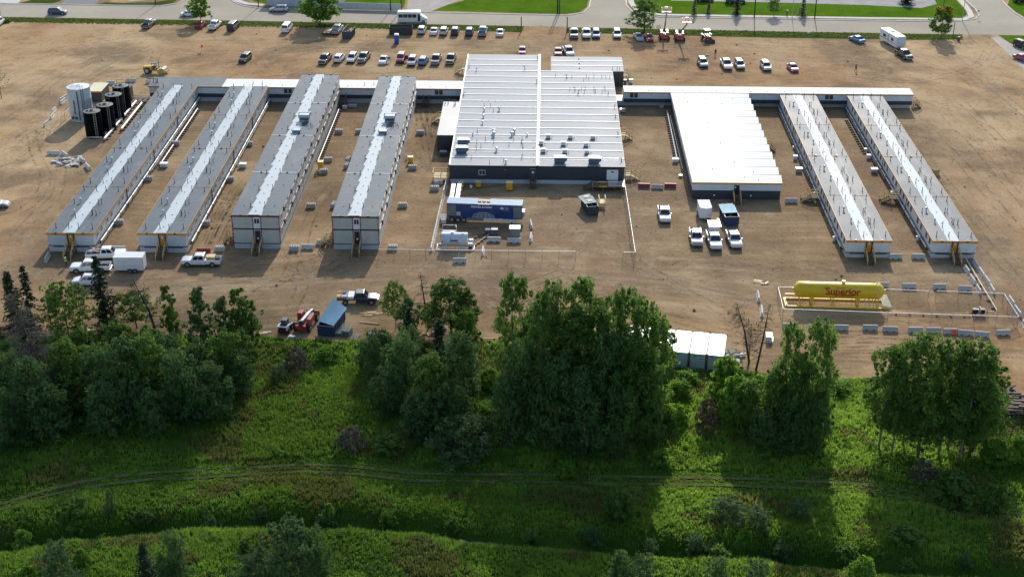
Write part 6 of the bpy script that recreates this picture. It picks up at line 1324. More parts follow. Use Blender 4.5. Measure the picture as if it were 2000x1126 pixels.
# pump skid
p=G(1912,616); t=thing('pump_skid','black pump skid with pipes inside the tank enclosure','pump skid',(p.x,p.y+.3,0)); part(t,'tank',lambda m:(m.cyl((-.6,0,.3),(-.6,0,1.0),.42,.42,16),m.cyl((.5,0,.3),(.5,0,1.0),.42,.42,16)),M['black'],smooth=True); part(t,'pump',lambda m:(m.box(-.2,.2,-.35,.1,.5,.95),m.cyl((0,-.1,.9),(0,-.1,1.4),.1,.1,8)),M['steel']); part(t,'frame',lambda m:(m.box(-1.1,1.1,-.6,-.5,0,.1),m.box(-1.1,1.1,.5,.6,0,.1),m.bar((-1.1,-.5,.1),(-1.1,-.5,1.1),.07),m.bar((1.1,-.5,.1),(1.1,-.5,1.1),.07),m.bar((-1.1,-.5,1.1),(1.1,-.5,1.1),.07)),M['darksteel'])
part(t,'yellow_pipe',lambda m:(m.bar((-1.5,-.3,.1),(-1.5,.4,1.0),.1),m.bar((-1.9,0,.4),(-1.4,0,.4),.08)),M['yellow']); part(t,'outlet_pipe',lambda m:m.tube([(1.0,.3,.5),(2.4,.2,.45),(2.6,-.4,.3)],.06,6),M['cream'])
# ---- blue power trailer
p=G(947,437); t=thing('power_trailer','long blue generator trailer with pale blue roof and globe artwork','power trailer',(p.x,p.y+1.3,0),R(-3.6)); hl=6.55
part(t,'body',lambda m:m.box(-hl,hl,-1.25,1.25,1.05,3.55),M['bluec'],bevel=.03)
part(t,'roof',lambda m:(m.box(-hl-.02,-1.2,-1.27,1.27,3.55,3.68),m.box(.9,hl+.02,-1.27,1.27,3.55,3.68)),pm('pale_blue_roof',(.17,.30,.42),.5,spec=.15)); part(t,'roof_fan',lambda m:(m.box(-1.2,.9,-1.2,1.2,3.50,3.58),m.box(-.62,-.55,-1.2,1.2,3.58,3.68),m.box(.2,.26,-1.2,1.2,3.58,3.66)),M['black'])
for i in range(3): part(t,'fan_shroud',lambda m:m.cyl((-.9+i*.75,0,3.58),(-.9+i*.75,0,3.72),.30,.30,14),M['plastic'])
part(t,'louvre',lambda m:m.box(-hl+.1,-hl+1.6,-1.27,-1.25,1.35,3.35),pm('louvre_grey',(.17,.19,.18),.6)); part(t,'louvre',lambda m:m.box(hl-1.5,hl-.1,-1.27,-1.25,1.2,3.35),pm('louvre_grey',(.17,.19,.18)))
part(t,'panel_box',lambda m:m.box(-4.85,-4.15,-1.34,-1.25,1.4,2.1),M['hvac']); part(t,'tail_panel',lambda m:m.box(hl,hl+.35,-.6,.8,1.2,2.2),M['hvac'])
for x in(-3.0,1.2+.1): 
    part(t,'door',lambda m:(m.box(x-.36,x+.36,-1.262,-1.255,1.15,3.05)),pm('trailer_door_blue',(.020,.055,.19),.35)); part(t,'door_trim',lambda m:(m.box(x-.40,x-.36,-1.268,-1.25,1.15,3.1),m.box(x+.36,x+.40,-1.268,-1.25,1.15,3.1),m.box(x-.40,x+.40,-1.268,-1.25,3.1,3.14)),pm('trailer_trim_blue',(.05,.09,.22),.35))
rx=R(90)
lettering('POWER & HVAC',.50,M['wtext'],t,(-.45,-1.265,3.10),(rx,0,0),bold=.016,sx=1.0,ext=.004); lettering('SALES - SERVICE - RENTALS',.13,M['wtext'],t,(-4.1,-1.265,3.35),(rx,0,0),bold=.002,ext=.003) if False else None
def emb(m):
    for k in range(20):
        a=2*math.pi*k/20;b=2*math.pi*(k+1)/20; m.hexa([(3.05+.30*math.cos(a),-1.262,3.0+.2*math.sin(a)),(3.05+.30*math.cos(b),-1.262,3.0+.2*math.sin(b)),(3.05+.10*math.cos(b),-1.262,3.0+.1*math.sin(b)),(3.05+.10*math.cos(a),-1.262,3.0+.1*math.sin(a)),(3.05+.30*math.cos(a),-1.27,3.0+.2*math.sin(a)),(3.05+.30*math.cos(b),-1.27,3.0+.2*math.sin(b)),(3.05+.10*math.cos(b),-1.27,3.0+.1*math.sin(b)),(3.05+.10*math.cos(a),-1.27,3.0+.1*math.sin(a))])
part(t,'emblem',emb,M['wtext'])
part(t,'small_print',lambda m:[m.box(3.5+.0,3.5+w_,-1.268,-1.25,z_,z_+.07) for z_,w_ in((3.08,.75),(2.95,.75))]+[m.box(3.2+o_,4.25,-1.268,-1.25,z_,z_+.035) for z_,o_ in((2.72,.3),(2.60,0))],pm('blurred_print',(.40,.45,.55),.5))
def globe(m):
    import itertools
    cxg,czg,Rx,Rz=-.15,1.06,2.05,1.18
    # grid of a half globe: meridians and parallels left open, tiles raised
    for i in range(8):
        for j in range(3):
            a0=math.pi*(i+.08)/8;a1=math.pi*(i+.92)/8
            r0=(j*.33+.03);r1=(j*.33+.30)
            q=[]
            for rr,aa in((r0,a0),(r0,a1),(r1,a1),(r1,a0)):
                # parallels by height, meridians by ellipses
                v=rr; u=math.cos(aa); x=cxg-u*Rx*math.sqrt(max(0,1-v*v)); q.append((x,czg+v*Rz))
            m.hexa([(x,-1.258,z) for x,z in q]+[(x,-1.27,z) for x,z in q])
part(t,'globe_artwork',globe,pm('globe_grey',(.30,.33,.36),.5))
part(t,'side_tank',lambda m:m.box(-3.2,-.2,-1.2,-.5,.45,1.0),pm('mauve_grey_steel',(.20,.19,.25),.5),bevel=.05); part(t,'foil_wrap',lambda m:(m.box(.0,2.8,-1.24,-.7,.5,1.02),m.box(3.1,5.9,-1.24,-.7,.45,.98)),pm('crumpled_foil',(.75,.75,.72),.3,var=.35,scale=4)); part(t,'frame',lambda m:(m.box(-hl,hl,-.5,.5,.75,1.05),m.box(4.6,4.8,-1.0,-.8,0,.8),m.box(4.6,4.8,.8,1.0,0,.8)),M['darksteel'])
wheels(t,[(-5.7,-1.05),(-4.6,-1.05),(-3.6,-1.05),(-5.7,1.05),(-4.6,1.05),(-3.6,1.05)],.5,.3)
p=G(873,437); t=thing('steps_rack','stack of short pale rungs at the left end of the blue trailer','rack',(p.x-.5,p.y+.2,0)); part(t,'rung',lambda m:[m.box(-.5-.03*k,.35,-.6+k*.38,-.45+k*.38,.2,.9) for k in range(8)],M['concw'])
for dx in(0,1.0):
    a=G(881+dx*11.5,391,1.9); t=thing('steel_duct','steel air duct from the main hall to the blue trailer, '+('left' if dx==0 else 'right')+' of two','duct',(a.x,a.y,0)); part(t,'duct',lambda m:m.box(-.38,.38,-1.2,7.6,1.35,2.0),M['hvac'],bevel=.05); part(t,'insulation',lambda m:m.box(-.45,.45,-1.6,1.2,1.28,2.08),M['batten'],bevel=.03); part(t,'support',lambda m:[m.box(x,x+.06,y,y+.06,0,1.35) for x in(-.35,.29) for y in(-.8,3,6.8)],M['steel'])
# ---- white horizontal fuel tank
p=G(889,489); t=thing('fuel_tank','white horizontal fuel tank with walkway on a steel skid inside the yard','fuel tank',(p.x-.15,p.y+1.1,0),R(-.8)); r=1.12; zc=1.62
part(t,'vessel',lambda m:m.cyl((-2.15,0,zc),(2.2,0,zc),r,r,32),pm('pale_tank_white',(.58,.63,.67),.4),smooth=True)
part(t,'manhole',lambda m:(m.cyl((-.35,0,zc+r-.05),(-.35,0,zc+r+.2),.26,.26,14),m.cyl((-.35,0,zc+r+.2),(-.35,0,zc+r+.25),.30,.30,14),m.cyl((1.4,-.2,zc+r-.1),(1.4,-.2,zc+r+.1),.2,.2,12)),M['batten'])
part(t,'skid',lambda m:(m.box(-2.9,3.3,-1.15,-1.0,0,.22),m.box(-2.9,3.3,1.0,1.15,0,.22),m.box(3.2,3.35,-1.15,1.15,0,.22),m.box(-3.0,-2.85,-1.15,1.15,0,.22),m.box(-1.8,-1.2,-1.0,1.0,.22,.75),m.box(1.1,1.7,-1.0,1.0,.22,.75)),M['whitepipe'])
part(t,'walkway',lambda m:(m.box(-2.1,.2,1.0,1.8,zc+.75,zc+.82)),pm('walkway_blue',(.05,.09,.28),.5)); part(t,'handrail',lambda m:(m.bar((-2.1,1.8,zc+1.7),(.2,1.8,zc+1.7),.06),m.bar((.2,1.0,zc+1.7),(.2,1.8,zc+1.7),.06),m.bar((-2.1,1.8,zc+.8),(-2.1,1.8,zc+1.7),.06),m.bar((.2,1.8,zc+.8),(.2,1.8,zc+1.7),.06),m.bar((-2.1,1.8,0),(-2.1,1.8,zc+.8),.08),m.bar((.2,1.8,0),(.2,1.8,zc+.8),.08)),M['whitepipe'])
part(t,'pump_box',lambda m:(m.box(2.3,3.0,-.4,.4,.3,1.0),m.box(2.35,3.1,.5,.9,.6,1.3)),M['white']); part(t,'hose_reel',lambda m:m.cyl((2.7,-.9,.5),(2.7,-.6,.5),.3,.3,14),M['darksteel']); part(t,'vent_post',lambda m:(m.cyl((-2.7,-.3,.2),(-2.7,-.3,1.9),.04,.04,6),m.cyl((-2.9,-.8,.2),(-2.9,-.8,1.3),.04,.04,6)),M['whitepipe'])
_ts=t
cu=None
def wrap2(tt,txt,size,mat_,x0,th,rad,bold,sx=1):
    global t,zc
    return wrap(txt,size,mat_,x0,th,rad,bold,sx)
wrap2(t,'TANKS',.40,M['bktext'],-.05,R(8),r+.02,.022,1.05); part(t,'fine_print',lambda m:[m.box(-.9,.85,-r*math.cos(a)-.012,-r*math.cos(a),zc+r*math.sin(a)-.02,zc+r*math.sin(a)+.02) for a in(-.10,-.25)],pm('faint_print',(.30,.28,.34),.5)); part(t,'warning_diamond',lambda m:m.hexa([(-2.05,-r*math.cos(.05)-.02,zc-.05),(-1.9,-r-.02,zc-.2),(-1.75,-r*math.cos(.05)-.02,zc-.05),(-1.9,-r-.02,zc-.05),(-2.0,-r*math.cos(.05)-.03,zc-.04),(-1.9,-r-.03,zc+.1),(-1.8,-r*math.cos(.05)-.03,zc-.04),(-1.9,-r-.03,zc-.04)]),M['darksteel'])
pipeline((925,479),(955,457),'thin pipe with stubs from the white fuel tank to the control cabinets',5,.05,.25,'cream',.6); pipeline((918,466),(952,452),'thin brown pipe lying behind the white fuel tank',5,.04,.2,'wood',.8)
# ---- dumpsters
def dumpster(px,py,rz,L,W,H,mat_,label,tarp=None,open_front=0,open_door=False):
    p=G(px,py); a=R(rz); c=Vector((p.x,p.y,0))+Vector((math.cos(a),math.sin(a),0))*L/2
    t=thing('dumpster',label,'dumpster',(c.x,c.y,0),a,'open-top dumpsters')
    part(t,'floor',lambda m:m.box(-L/2,L/2,-W/2,W/2,.12,.22),mat_)
    part(t,'side_wall',lambda m:m.box(-L/2,L/2,-W/2,-W/2+.07,.22,H),mat_); part(t,'side_wall',lambda m:m.box(-L/2,L/2,W/2-.07,W/2,.22,H),mat_)
    part(t,'end_wall',lambda m:m.box(-L/2,-L/2+.07,-W/2+.07,W/2-.07,.22,H),mat_)
    if not open_door: part(t,'end_wall',lambda m:m.box(L/2-.07,L/2,-W/2+.07,W/2-.07,.22,H),mat_)
    else: part(t,'open_door',lambda m:m.box(L/2,L/2+2.2,W/2-.05,W/2+.02,.22,H),mat_)
    part(t,'rim',lambda m:(m.box(-L/2-.05,L/2+.05,-W/2-.06,-W/2,H-.12,H+.04),m.box(-L/2-.05,L/2+.05,W/2,W/2+.06,H-.12,H+.04),m.box(-L/2-.06,-L/2,-W/2,W/2,H-.12,H+.04)),mat_)
    for s in(-1,1):
        for i in range(7): part(t,'rib',lambda m:m.box(-L/2+.3+i*(L-.6)/6-.05,-L/2+.3+i*(L-.6)/6+.05,s*W/2-.08 if s<0 else W/2,-W/2 if s<0 else W/2+.08,.2,H-.12),mat_)
    part(t,'wheel',lambda m:[m.cyl((x,y-.1,.15),(x,y+.1,.15),.15,.15,10) for x in(-L/2+.4,L/2-.4) for y in(-W/2+.3,W/2-.3)],M['darksteel'])
    rg=random.Random(int(px)); part(t,'rubbish',lambda m:[m.hexa([tuple(Vector(q)) for q in [(x,y,.25),(x+w,y+.1,.25),(x+w,y+h_,.25),(x,y+h_,.25),(x,y,z),(x+w,y+.1,z-.2),(x+w,y+h_,z),(x,y+h_,z+.1)]]) for x,y,w,h_,z in[(rg.uniform(-L/2+.2,L/2-1.1),rg.uniform(-W/2+.15,W/2-.8),rg.uniform(.4,.9),rg.uniform(.3,.6),rg.uniform(.6,H-.3)) for _ in range(10)]],pm('mixed_rubbish',(.30,.28,.25),.9,var=.6,scale=2)); return t,c,a
def tarp(c,a,V,mats,label,z=0):
    """tarp sheet: grid between 4 corners (local), sagging and wrinkled"""
    t=thing('tarpaulin',label,'tarp',(c.x,c.y,0),a); n=10; A,B,Cc,Dd=map(Vector,V); m=MB(); vv=[]
    for j in range(n+1):
        for i in range(n+1):
            u=i/n;v=j/n; p=(A*(1-u)+B*u)*(1-v)+(Dd*(1-u)+Cc*u)*v; e=math.sin(math.pi*u)*math.sin(math.pi*v); vv.append((p.x,p.y,p.z-.10*e+.045*math.sin(u*17+v*6)*math.sin(v*11)))
    k=len(vv); vv+=[(x,y,z-.02) for x,y,z in vv]; f=[]; f+= [(j*(n+1)+i,j*(n+1)+i+1,(j+1)*(n+1)+i+1,(j+1)*(n+1)+i) for j in range(n) for i in range(n)]
    m.add(vv,f,0); m.add(vv[k:],[(q[3],q[2],q[1],q[0]) for q in f],0)
    m.build('sheet',mats,t,smooth='all'); return t
t,c,a=dumpster(636,657,79,5.6,2.45,1.75,M['blueb'],'dark blue dumpster under a raised blue tarp beside the red telehandler')
tarp(c,a,[(-1.7,1.35,1.85),(-2.6,-1.25,1.85),(2.7,-1.6,2.1),(4.1,1.0,2.9)],M['tarp'],'sky blue tarp slung over the dumpster beside the telehandler')
t,c,a=dumpster(1429,442,94,5.2,2.4,1.8,M['blueb'],'dark blue dumpster under a pale blue tarp in front of the dining hall')
tarp(c,a,[(-1.3,1.45,1.95),(-1.0,-1.25,1.95),(2.9,-1.0,2.0),(2.7,1.5,1.95)],M['tarpl'],'pale blue tarp over the dumpster in front of the dining hall')
t,c,a=dumpster(1158,421,103,4.6,2.0,1.75,M['tealb'],'dark teal dumpster with a grey-green tarp beside a timber platform')
tt=tarp(c,a,[(-1.2,1.2,1.9),(-.9,-1.1,1.9),(3.1,-.7,1.95),(2.4,1.6,1.9)],M['tarpg'],'grey-green tarp with two pink patches over the teal dumpster')
part(tt,'patch',lambda m:m.hexa([(-.3,-.5,1.88),(.6,-.55,1.88),(.6,.45,1.88),(-.3,.4,1.88),(-.3,-.5,1.93),(.6,-.55,1.93),(.6,.45,1.93),(-.3,.4,1.93)]),M['tarpr']); part(tt,'patch',lambda m:m.hexa([(1.6,-.4,1.88),(2.5,-.3,1.88),(2.4,.8,1.88),(1.5,.6,1.88),(1.6,-.4,1.93),(2.5,-.3,1.93),(2.4,.8,1.93),(1.5,.6,1.93)]),M['tarpr'])
p=G(1176,405); t=thing('timber_platform','small timber platform with steps beside the teal dumpster','platform',(p.x,p.y,0),R(2)); part(t,'deck',lambda m:m.box(-.6,.6,-.4,1.6,.85,.95),M['woodl']); part(t,'post',lambda m:[m.box(x,x+.09,y,y+.09,0,1.8) for x in(-.6,.5) for y in(-.4,1.5)],M['woodl']); part(t,'handrail',lambda m:(m.box(-.62,-.5,-.4,1.6,1.75,1.85),m.box(.5,.62,-.4,1.6,1.75,1.85)),M['woodl']); part(t,'step',lambda m:[m.box(-.55,.55,-.65-.28*k,-.42-.28*k,.62-.22*k,.68-.22*k) for k in range(3)],M['wood'])
dumpster(677,77,84,4.6,2.2,1.9,M['tealb'],'grey-green dumpster with its rear door swung open under the street tree',open_door=True)
dumpster(761,66,2,5.7,2.2,1.9,M['darkbin'],'long rust-brown dumpster on the verge behind the portable toilet')
# ---- portable toilet
p=G(774.5,86); t=thing('portable_toilet','blue portable toilet with white roof','portable toilet',(p.x,p.y+.6,0),R(4)); part(t,'cabin',lambda m:m.box(-.55,.55,-.58,.58,.1,2.05),M['toilet'],bevel=.03); part(t,'roof',lambda m:m.hexa([(-.6,-.63,2.05),(.6,-.63,2.05),(.6,.63,2.05),(-.6,.63,2.05),(-.45,-.5,2.35),(.45,-.5,2.35),(.45,.5,2.35),(-.45,.5,2.35)]),M['white'],bevel=.05); part(t,'door',lambda m:m.box(-.42,.42,-.60,-.58,.2,1.95),M['toilet']); part(t,'base',lambda m:m.box(-.6,.6,-.65,.65,0,.1),M['plastic'])
# ---- shipping containers
tl,tr_,br,bl=G(1387,650.5,2.6),G(1416,653,2.6),G(1414,695.5,2.6),G(1386,692.5,2.6)
ax=(tr_-tl+br-bl)/2; ang=math.atan2(ax.y,ax.x); W=2.3; L=((tl-bl).length+(tr_-br).length)/2; c0=(tl+tr_+br+bl)/4
for i in range(6):
    c=c0-Vector((math.cos(ang),math.sin(ang),0))*(i*2.46)
    t=thing('shipping_container',['pale blue-grey container with white roof at the right end of the row behind the trees','container second from the right in the white-roofed row','container third from the right in the white-roofed row','container fourth from the right, its roof half under leaves','container fifth from the right, glimpsed through the tall trees','container at the left end of the row, almost hidden by the tall trees'][i],'container',(c.x,c.y,0),ang,'white-roofed shipping containers')
    part(t,'wall',lambda m:m.box(-W/2,W/2,-L/2,L/2,.05,2.55),M['cont']); part(t,'roof',lambda m:(m.prism([(-W/2+.2,-L/2),(W/2-.2,-L/2),(W/2,-L/2+.3),(W/2,L/2-.3),(W/2-.2,L/2),(-W/2+.2,L/2),(-W/2,L/2-.3),(-W/2,-L/2+.3)],2.55,2.6),[m.box(-W/2+.25,W/2-.25,-L/2+.3+k*.62,-L/2+.34+k*.62,2.6,2.615) for k in range(int(L/.62))]),M['contw'])
    part(t,'corner_post',lambda m:[m.box(x-.06,x+.06,y-.06,y+.06,0,2.58) for x in(-W/2+.05,W/2-.05) for y in(-L/2+.04,L/2-.04)],pm('rusty_steel',(.16,.12,.11),.7)); part(t,'vent',lambda m:m.box(-.6,-.25,-L/2-.03,-L/2,2.2,2.32),M['black'])
# ---- timber, pallets, scrap
def planks(px,py,rz,specs,label,mat_='woodl',cat='timber pile',name='timber_pile'):
    p=G(px,py); t=thing(name,label,cat,(p.x,p.y,0),R(rz))
    for i,(x,y,z,L,w,h,a) in enumerate(specs):
        m=MB(); dx,dy=math.cos(R(a))*L/2,math.sin(R(a))*L/2; m.bar((x-dx,y-dy,z+h/2),(x+dx,y+dy,z+h/2),w,h); m.build('board',M[mat_] if i%3 else M['wood'],t)
    return t
planks(722,613,0,[(0,0,0,3.0,.15,.1,-2),(.3,.3,.1,1.4,.3,.08,4),(-.1,-.4,0,1.2,.15,.1,0),(-.4,-.6,0,1.6,.12,.1,3),(2.2,.1,0,3.2,.14,.1,-3)],'loose pale timber boards beside the centre trees')
planks(720,631,-6,[(0,0,0,2.8,.14,.12,0),(.6,-.2,0,2.4,.12,.1,-4)],'two weathered boards below the pale timber beside the centre trees','woodd')
planks(168,653,0,[(0,0,0,2.6,.2,.6,0),(0,.3,.6,2.4,.35,.1,2),(.2,.0,.6,2.2,.2,.12,0),(-.2,-.5,0,2.2,.5,.5,1),(1.2,1.6,.3,2.2,.1,.1,70)],'yellow timber stack glimpsed between the left trees')
planks(952,665,2,[(0,0,.3,6.2,.18,.14,4),(-.5,-.3,0,3.2,.16,.12,3),(1.0,.1,0,.6,.2,.3,90)],'long dark beams at the edge of the grass right of the centre trees','woodd')
planks(1479,551,-25,[(0,0,0,1.3,.5,.1,0),(0,.4,.08,1.3,.5,.08,5)],'pale boards lying on the dirt left of the tank enclosure')
planks(1495,555,20,[(0,0,0,1.2,.12,.2,0),(.2,.25,0,1.4,.12,.12,30),(-.3,.1,.1,.9,.1,.1,-40)],'white scrap pieces right of the pale boards','whitepipe',cat='scrap pile',name='scrap_pile')
planks(825,655,10,[(0,0,.2,1.6,.12,.12,60),(.4,.2,0,1.4,.12,.12,20),(.8,0,.1,1.0,.1,.1,100)],'pale timber scraps glimpsed behind the centre trees')
planks(518,651,0,[(-.3,0,0,1.3,.5,.12,10),(.2,.4,0,1.2,.4,.1,5)],'small grey pallet boards at the grass edge left of the skid steer','concw')
def palletstack(px,py,rz,n,label,w=1.2):
    p=G(px,py); t=thing('pallet',label,'pallet',(p.x,p.y,0),R(rz),'pallets beside the blue dumpster'); mg=pm('grey_green_timber',(.26,.28,.23),.85,var=.2,scale=2)
    for k in range(n):
        m=MB(); z=k*.2
        for i in range(6): m.box(-w/2,w/2,-.75+i*.27,-.75+i*.27+.17,z+.14,z+.17)
        for x in(-w/2,-.06,w/2-.12): m.box(x,x+.12,-.75,.77,z,z+.14)
        m.build('layer',mg,t)
palletstack(665,640,3,2,'rear pallet next to the blue dumpster, closest to its side',1.2); palletstack(664,652,-4,3,'pallet stack left of the tallest one',1.15); palletstack(678,653,-12,5,'tallest pallet stack beside the blue dumpster',1.25); palletstack(693,659,-15,1,'low pallet at the grass edge, farthest from the dumpster',1.15)
def sheetpile(px,py,rz,w,d,h,mat_,label,cat='sheet',name='sheet_pile',n=3):
    p=G(px,py); t=thing(name,label,cat,(p.x,p.y,0),R(rz)); rg=random.Random(int(px+py))
    for k in range(n): m=MB(); ox,oy=rg.uniform(-.15,.15),rg.uniform(-.15,.15); m.hexa([(-w/2+ox,-d/2+oy,k*h/n),(w/2+ox,-d/2+oy,k*h/n),(w/2+ox*2,d/2+oy,k*h/n),(-w/2+ox,d/2,k*h/n),(-w/2+ox,-d/2+oy,(k+1)*h/n-.01),(w/2+ox,-d/2+oy,(k+1)*h/n-.01),(w/2+ox*2,d/2+oy,(k+1)*h/n-.01),(-w/2+ox,d/2,(k+1)*h/n-.01)]); m.build('panel',mat_,t)
    return t
sheetpile(727,655,0,1.1,.5,.4,M['tarpl'],'pale blue sheets on the grass edge behind the pallets'); sheetpile(745,657,-8,1.2,.6,.4,M['concw'],'white sheets in front of the centre trees'); sheetpile(570,658,-15,.9,.4,.3,M['white'],'small white sheet between the skid steer and the telehandler')
sheetpile(1502,664,80,1.5,.9,1.0,M['white'],'white wrapped bundle standing left of the inner right trees'); sheetpile(1434,708,-5,1.2,1.0,.5,M['conc'],'pale grey slab pile below the junk heap beside the containers')
p=G(1435,696); t=thing('junk_pile','pale green and white junk pile beside the white-roofed containers','junk pile',(p.x,p.y,0)); rg=random.Random(5)
for k in range(9): m=MB(); x,y=rg.uniform(-1.3,1.2),rg.uniform(-.6,.6); s_=rg.uniform(.25,.6); a_=rg.uniform(0,3); m.bar((x-s_*math.cos(a_),y-s_*math.sin(a_),.15+rg.random()*.5),(x+s_*math.cos(a_),y+s_*math.sin(a_),.2+rg.random()*.5),rg.uniform(.2,.6),rg.uniform(.1,.3)); m.build('scrap_piece',[M['tarpg'],M['concw'],pm('light_green_sheet',(.35,.50,.36),.6)][k%3],t)
# rubble heap left
p=G(136,316); t=thing('rubble_pile','heap of broken concrete slabs left of the farthest-left wing','rubble pile',(p.x,p.y,0)); rg=random.Random(9)
for k in range(26):
    x,y=rg.uniform(-2.6,3.0),rg.uniform(-2.2,2.4); s_=rg.uniform(.3,.95); a_=rg.uniform(0,3.1); m=MB(); m.bar((x-s_*math.cos(a_),y-s_*math.sin(a_),.1+rg.random()*.3),(x+s_*math.cos(a_),y+s_*math.sin(a_),.12+rg.random()*.45),rg.uniform(.4,1.1),rg.uniform(.08,.2)); m.build('slab',M['conc'] if k%4 else pm('rusty_slab',(.26,.22,.19),.9),t)
o=sheetpile(134,327,25,1.2,.7,.12,M['woodl'],'single pale plywood sheet leaning at the rubble heap','sheet','plywood_sheet',1)
# railway ties at the right edge
p=G(1992,812); t=thing('timber_stack','big stack of dark weathered railway ties at the right edge','timber stack',(p.x,p.y,0),R(-3)); rg=random.Random(3)
for k in range(52):
    j=k//7; i=k%7; m=MB(); x=rg.uniform(-.5,.5); a_=R(rg.uniform(-5,5)); L=rg.uniform(2.2,3.4); m.bar((x-L/2+rg.uniform(-.3,.3)-1.0+(k%2)*2.2,i*.62-.4,.15+j*.23),(x+L/2-1.0+(k%2)*2.2,i*.62-.4+L*math.sin(a_)*.4,.15+j*.23),.26,.2); m.build('tie',[M['woodd'],pm('grey_tie',(.24,.21,.20),.9,var=.3,scale=2),M['woodd'],pm('dark_tie',(.05,.042,.04),.9,var=.3)][k%4],t)
p=G(1975,766); t=thing('old_tyre','old grey tyre lying beside the stack of ties','tyre',(p.x,p.y,0)); part(t,'tyre',lambda m:m.lathe([(.35,.0),(.62,.0),(.72,.12),(.62,.28),(.35,.28),(.30,.14),(.35,.0)],20),pm('faded_tyre',(.10,.10,.11),.8),smooth=True)
p=G(1960,757); t=thing('junk_pile','pale rags and boards beside the old tyre','junk pile',(p.x,p.y,0)); rg=random.Random(15)
for k in range(7): m=MB(); x,y=rg.uniform(-.7,.8),rg.uniform(-.5,.4); m.bar((x,y,.2),(x+rg.uniform(.3,.8),y-rg.uniform(0,.6),.5+rg.random()*.3),.25,.12); m.build('scrap_piece',M['concw'] if k%2 else M['woodd'],t)
# bollards, poles, signs
def pole(px,py,h,r,label,mat_='woodd',name='utility_pole',cat='pole',arm=None,grp='poles along the street'):
    p=G(px,py); t=thing(name,label,cat,(p.x,p.y,0),0,grp); part(t,'shaft',lambda m:m.cyl((0,0,0),(0,0,h),r,r*.7,8),M[mat_],smooth=True)
    if arm=='x': part(t,'cross_arm',lambda m:m.box(-1.1,1.1,-.06,.06,h-.9,h-.75),M['woodd']); part(t,'insulator',lambda m:[m.cyl((x,0,h-.75),(x,0,h-.55),.06,.05,6) for x in(-1,0,1)],M['hvac'])
    if arm=='l': part(t,'lamp_arm',lambda m:m.tube([(0,0,h-.1),(.0,-.8,h+.3),(0,-1.8,h+.4)],.05,6),M[mat_]); part(t,'lamp_head',lambda m:m.box(-.15,.15,-2.3,-1.7,h+.3,h+.45),M['hvac'])
    if arm=='c': part(t,'cap',lambda m:m.cyl((0,0,h),(0,0,h+.12),r*.7,.03,8),M[mat_])
    return t
pole(1018,62,3.7,.16,'short timber post left of the dirt entrance',arm='c'); pole(1107.5,64,3.9,.16,'short timber post right of the dirt entrance',arm='c')
pole(1088.5,28,11,.17,'left pole of the close pair above the entrance','barkk','utility_pole',arm='x'); pole(1092.5,28.5,11,.15,'right pole of the close pair above the entrance','barkk','utility_pole')
pole(1473,35,10,.16,'dark utility pole on the big lawn, left of the three','barkk',arm='x'); pole(1547,36,8,.08,'thin grey lamp post in the middle of the big lawn front','steel','street_lamp','street lamp',arm='l'); pole(1591,37,10,.15,'dark utility pole right of the thin lamp post','barkk',arm='x')
pole(1879,41,9,.10,'grey street lamp on the right street corner','steel','street_lamp','street lamp',arm='l'); pole(784,21,10,.15,'utility pole at the right end of the white panel fence','barkk',arm='x'); pole(763,22,9,.14,'utility pole in front of the white panel fence','barkk'); pole(304,11,9,.15,'utility pole on the left side street corner','barkk',arm='x'); pole(2,33,4,.08,'thin grey post at the far left edge of the verge','steel',arm='c'); pole(505,14.5,9,.13,'utility pole on the corner before the white building','barkk')
pole(1843,12,9,.12,'pole at the far edge of the big lawn behind the yellowing tree','woodd'); pole(1861,73,3.8,.12,'leaning timber post right of the yellowing tree','woodd',arm='c')
def sign(px,py,label,h=2.2,col='hvac'):
    p=G(px,py); t=thing('road_sign',label,'sign',(p.x,p.y,0)); part(t,'post',lambda m:m.cyl((0,0,0),(0,0,h),.04,.04,6),M['steel']); part(t,'plate',lambda m:m.box(-.3,.3,-.05,-.03,h-.6,h),M[col])
sign(1909,36,'road sign on the right street corner'); sign(1579,67,'small white sign plate on the verge right of the backhoe',.6,'white'); sign(414,42,'small sign post beside the first street tree',1.6)
p=G(1537,31.5); t=thing('marker_post','dark marker post with pale cap on the big lawn','post',(p.x,p.y,0)); part(t,'shaft',lambda m:m.box(-.12,.12,-.12,.12,0,1.4),M['darksteel']); part(t,'cap',lambda m:m.lathe([(.25,1.4),(.25,1.5),(0,1.62)],10),M['batten'])
p=G(1872,80); t=thing('stone_bin','dark brown litter bin beside the right dirt entrance','bin',(p.x,p.y,0)); part(t,'body',lambda m:m.cyl((0,0,0),(0,0,.95),.35,.38,12),M['woodd']); part(t,'lid',lambda m:m.cyl((0,0,.95),(0,0,1.05),.40,.3,12),M['concw'])
p=G(395,101); t=thing('survey_flag','orange-red flag on a small tripod on the bare dirt','flag',(p.x,p.y,0)); part(t,'tripod',lambda m:[m.bar((.5*math.cos(a),.5*math.sin(a),0),(0,0,1.0),.04) for a in(0,2.1,4.2)],M['woodl']); part(t,'flag',lambda m:m.hexa([(-.25,-.02,.95),(.25,-.02,.95),(.25,.02,.95),(-.25,.02,.95),(-.2,-.02,1.7),(.3,-.02,1.6),(.3,.02,1.6),(-.2,.02,1.7)]),M['orangef'])
p=G(1382,109); t=thing('small_debris','pale debris piece near the walking man','debris',(p.x,p.y,0)); part(t,'plank',lambda m:(m.bar((-.4,0,.2),(.4,.1,.3),.25,.1),m.bar((-.3,-.1,.1),(.1,.2,.1),.15,.15)),M['concw'])
planks(1686,92,30,[(0,0,0,1.2,.2,.12,10),(.3,.3,.1,.8,.15,.1,80)],'dark scraps on the dirt right of the blue car','woodd',cat='scrap pile',name='scrap_pile')
